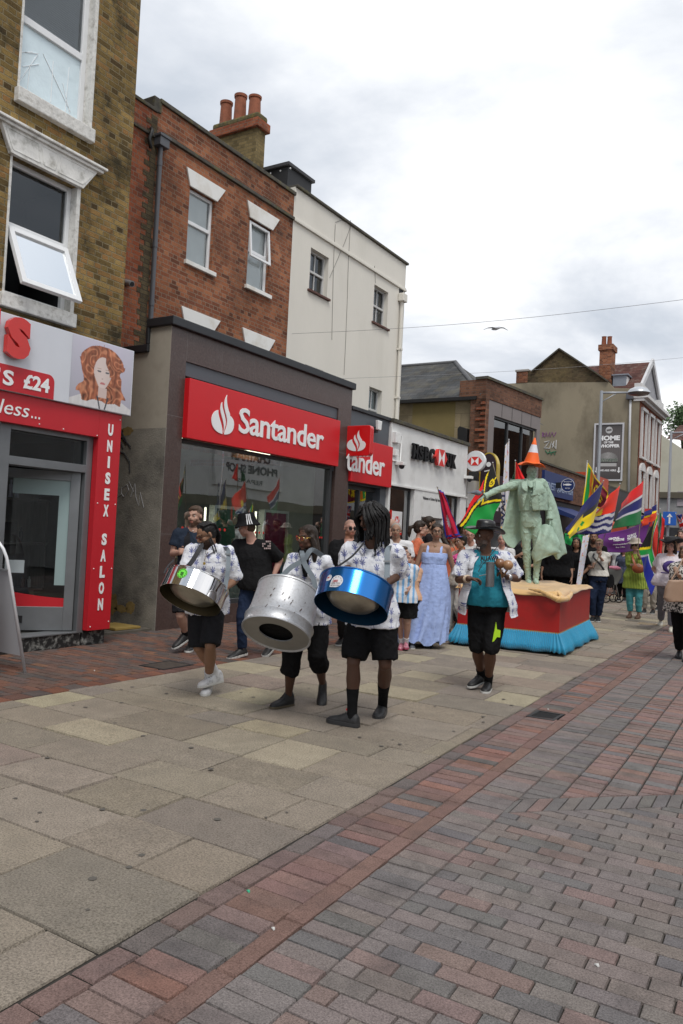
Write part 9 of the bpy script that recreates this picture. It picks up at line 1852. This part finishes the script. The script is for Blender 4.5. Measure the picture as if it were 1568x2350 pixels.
bp = W(1537, 1190, 31.2); t = thing('one_way_sign', 'square blue sign with white upward arrow on the further lamp post', 'road sign', tuple(bp-ZV*.3)); m = MB(); m.box(bp.x-.25, bp.x+.25, bp.y-.02, bp.y, bp.z-.27, bp.z+.27); ob('plate', m, M('sign_blue', (.02, .12, .5), .4, var=0), t, bevel=.008); m = MB(); m.box(bp.x-.03, bp.x+.03, bp.y-.026, bp.y-.021, bp.z-.2, bp.z+.08); m.prism([(bp.x-.11, bp.y-.026, bp.z+.06), (bp.x+.11, bp.y-.026, bp.z+.06), (bp.x, bp.y-.026, bp.z+.2)], (0, .005, 0)); ob('arrow', m, LETTER, t)
# wires across the street
WIRE = M('steel_wire', (.22, .22, .23), .5)
for a_, b_, lb_ in (((670, 766, 15.9), (1660, 676, 12.0), 'upper thin cable crossing the sky from the brick wall'), ((750, 870, 18.5), (1660, 812, 22.0), 'lower thin cable crossing the sky in front of the far roofs')):
    A_, B_ = W(*a_), W(*b_); m = MB(); m.tube([lerp(A_, B_, k/16)-ZV*.10*math.sin(k/16*math.pi) for k in range(17)], .0036, 5); o = ob('overhead_cable', m, WIRE, None); base(o, lb_, 'cable')
# gull
gc = W(1138, 754, 26.0); t = thing('seagull', 'white seagull gliding with spread wings in the grey sky', 'bird', tuple(gc)); m = MB(); m.loft([ring(gc+RIGHT*x_*.6-FWD*x_*.8, UPV, RIGHT, a_, a_*1.1, 8) for x_, a_ in ((-.18, .01), (-.12, .035), (0, .06), (.10, .045), (.16, .04), (.21, .012))]); ob('body', m, M('gull_white', (.6, .6, .62), .7), t, smooth=True)
for sg in (-1, 1):
    m = MB(); ps = [(0, 0), (.12*sg, .03), (.26*sg, .02), (.40*sg, -.04+(0 if sg < 0 else -.02))]; rr_ = [.09, .09, .06, .01]; m.loft([[gc+RIGHT*x_+UPV*y_+FWD*r_, gc+RIGHT*x_+UPV*(y_+.012)-FWD*r_*.2, gc+RIGHT*x_+UPV*y_-FWD*r_, gc+RIGHT*x_+UPV*(y_-.004)] for (x_, y_), r_ in zip(ps, rr_)]); ob('wing', m, M('gull_wing', (.42, .43, .46), .7, var=.2, vs=5), t, smooth=True)
# ---------------------------------------------------------------- the opposite side of the street (seen only mirrored in the bank window)
t = thing('phone_shop', 'pale shop building across the street seen mirrored in the bank window', 'building', (6.5, 30, 0)); m = MB(); OX = 4.9
m.box(OX, 12, 20, 40, 3.0, 7.6); ob('wall', m, M('pale_grey_wall', (.55, .55, .53), .8, var=.1, vs=1), t); m = MB(); m.box(OX, 12, 20, 40, 0, 2.6); ob('shopfront', m, M('dim_front'), t); m = MB(); m.box(OX-.1, OX, 20, 40, 2.6, 3.0); ob('fascia', m, M('brown_band'), t)
m = MB(); m.box(OX-.12, OX, 25.6, 30.6, 3.5, 5.3); bd = ob('sign_board', m, M('sign_board_white', (.6, .6, .58), .5), t); m = MB(); ex = -YV
def tm(s, y0, y1, z0, z1, b=.04): text_on(m, s, (OX-.125, y1, z0), -YV, ZV, w=y1-y0, h=z1-z0, bold=b)
tm("CHATHAM", 26.7, 29.5, 4.70, 5.1); tm("PHONE SHOP", 26.2, 30.0, 4.15, 4.55); tm("REPAIRS", 27.2, 29.0, 3.7, 3.9, .01); ob('sign_lettering', m, M('dark_text'), bd)
t = thing('opposite_terrace', 'unseen terrace across the street, made low and pale for its light', 'building', (8, 0, 0)); m = MB(); m.box(OX+.1, 12, -12, 19.9, 0, 4.6); ob('wall', m, M('pale_grey_wall'), t)  # unseen building, kept low and pale to brighten the street and chrome reflections
t = thing('opposite_terrace', 'dark brick terrace across the street further up', 'building', (8, 50, 0)); m = MB(); m.box(OX+1.2, 14, 40.2, 60, 0, 9); ob('wall', m, BFB, t)
m = MB()
for k in range(150):
    x_, y_ = random.uniform(-5.9, -2.4), random.uniform(2.2, 15); m.lathe([(random.uniform(.006, .022), 0), (.001, .001)], (x_, y_, .0045), 8, caps=False)
o = ob('chewing_gum_spots', m, M('gum_grey', (.10, .09, .078), .9), None); o['kind'] = 'structure'
# small litter on the paving
for i, (px_, py_, c_, lb_) in enumerate([(570, 2048, (.05, .45, .25), 'tiny green wrapper on the brick border'), (627, 2134, (.6, .6, .58), 'small white crumb on the brick border'), (1370, 2218, (.62, .62, .6), 'curled white scrap on the near grey pavers'), (217, 1540, (.6, .6, .6), 'white cigarette end on the brick pavement'), (1258, 1629, (.55, .55, .52), 'white scrap beside the drain grate')]):
    g_ = G(px_, py_); m = MB(); a_ = .010; m.loft([[g_+Vector((a_*math.cos(t_)*r_, a_*.45*math.sin(t_)*r_, z_+.004*math.sin(2*t_))) for t_ in (0, .9, 1.7, 2.6, 3.4, 4.3, 5.3)] for z_, r_ in ((.004, 1), (.009, .8))]); o = ob('litter', m, M('litter_%d' % i, c_, .7), None); base(o, lb_, 'litter')
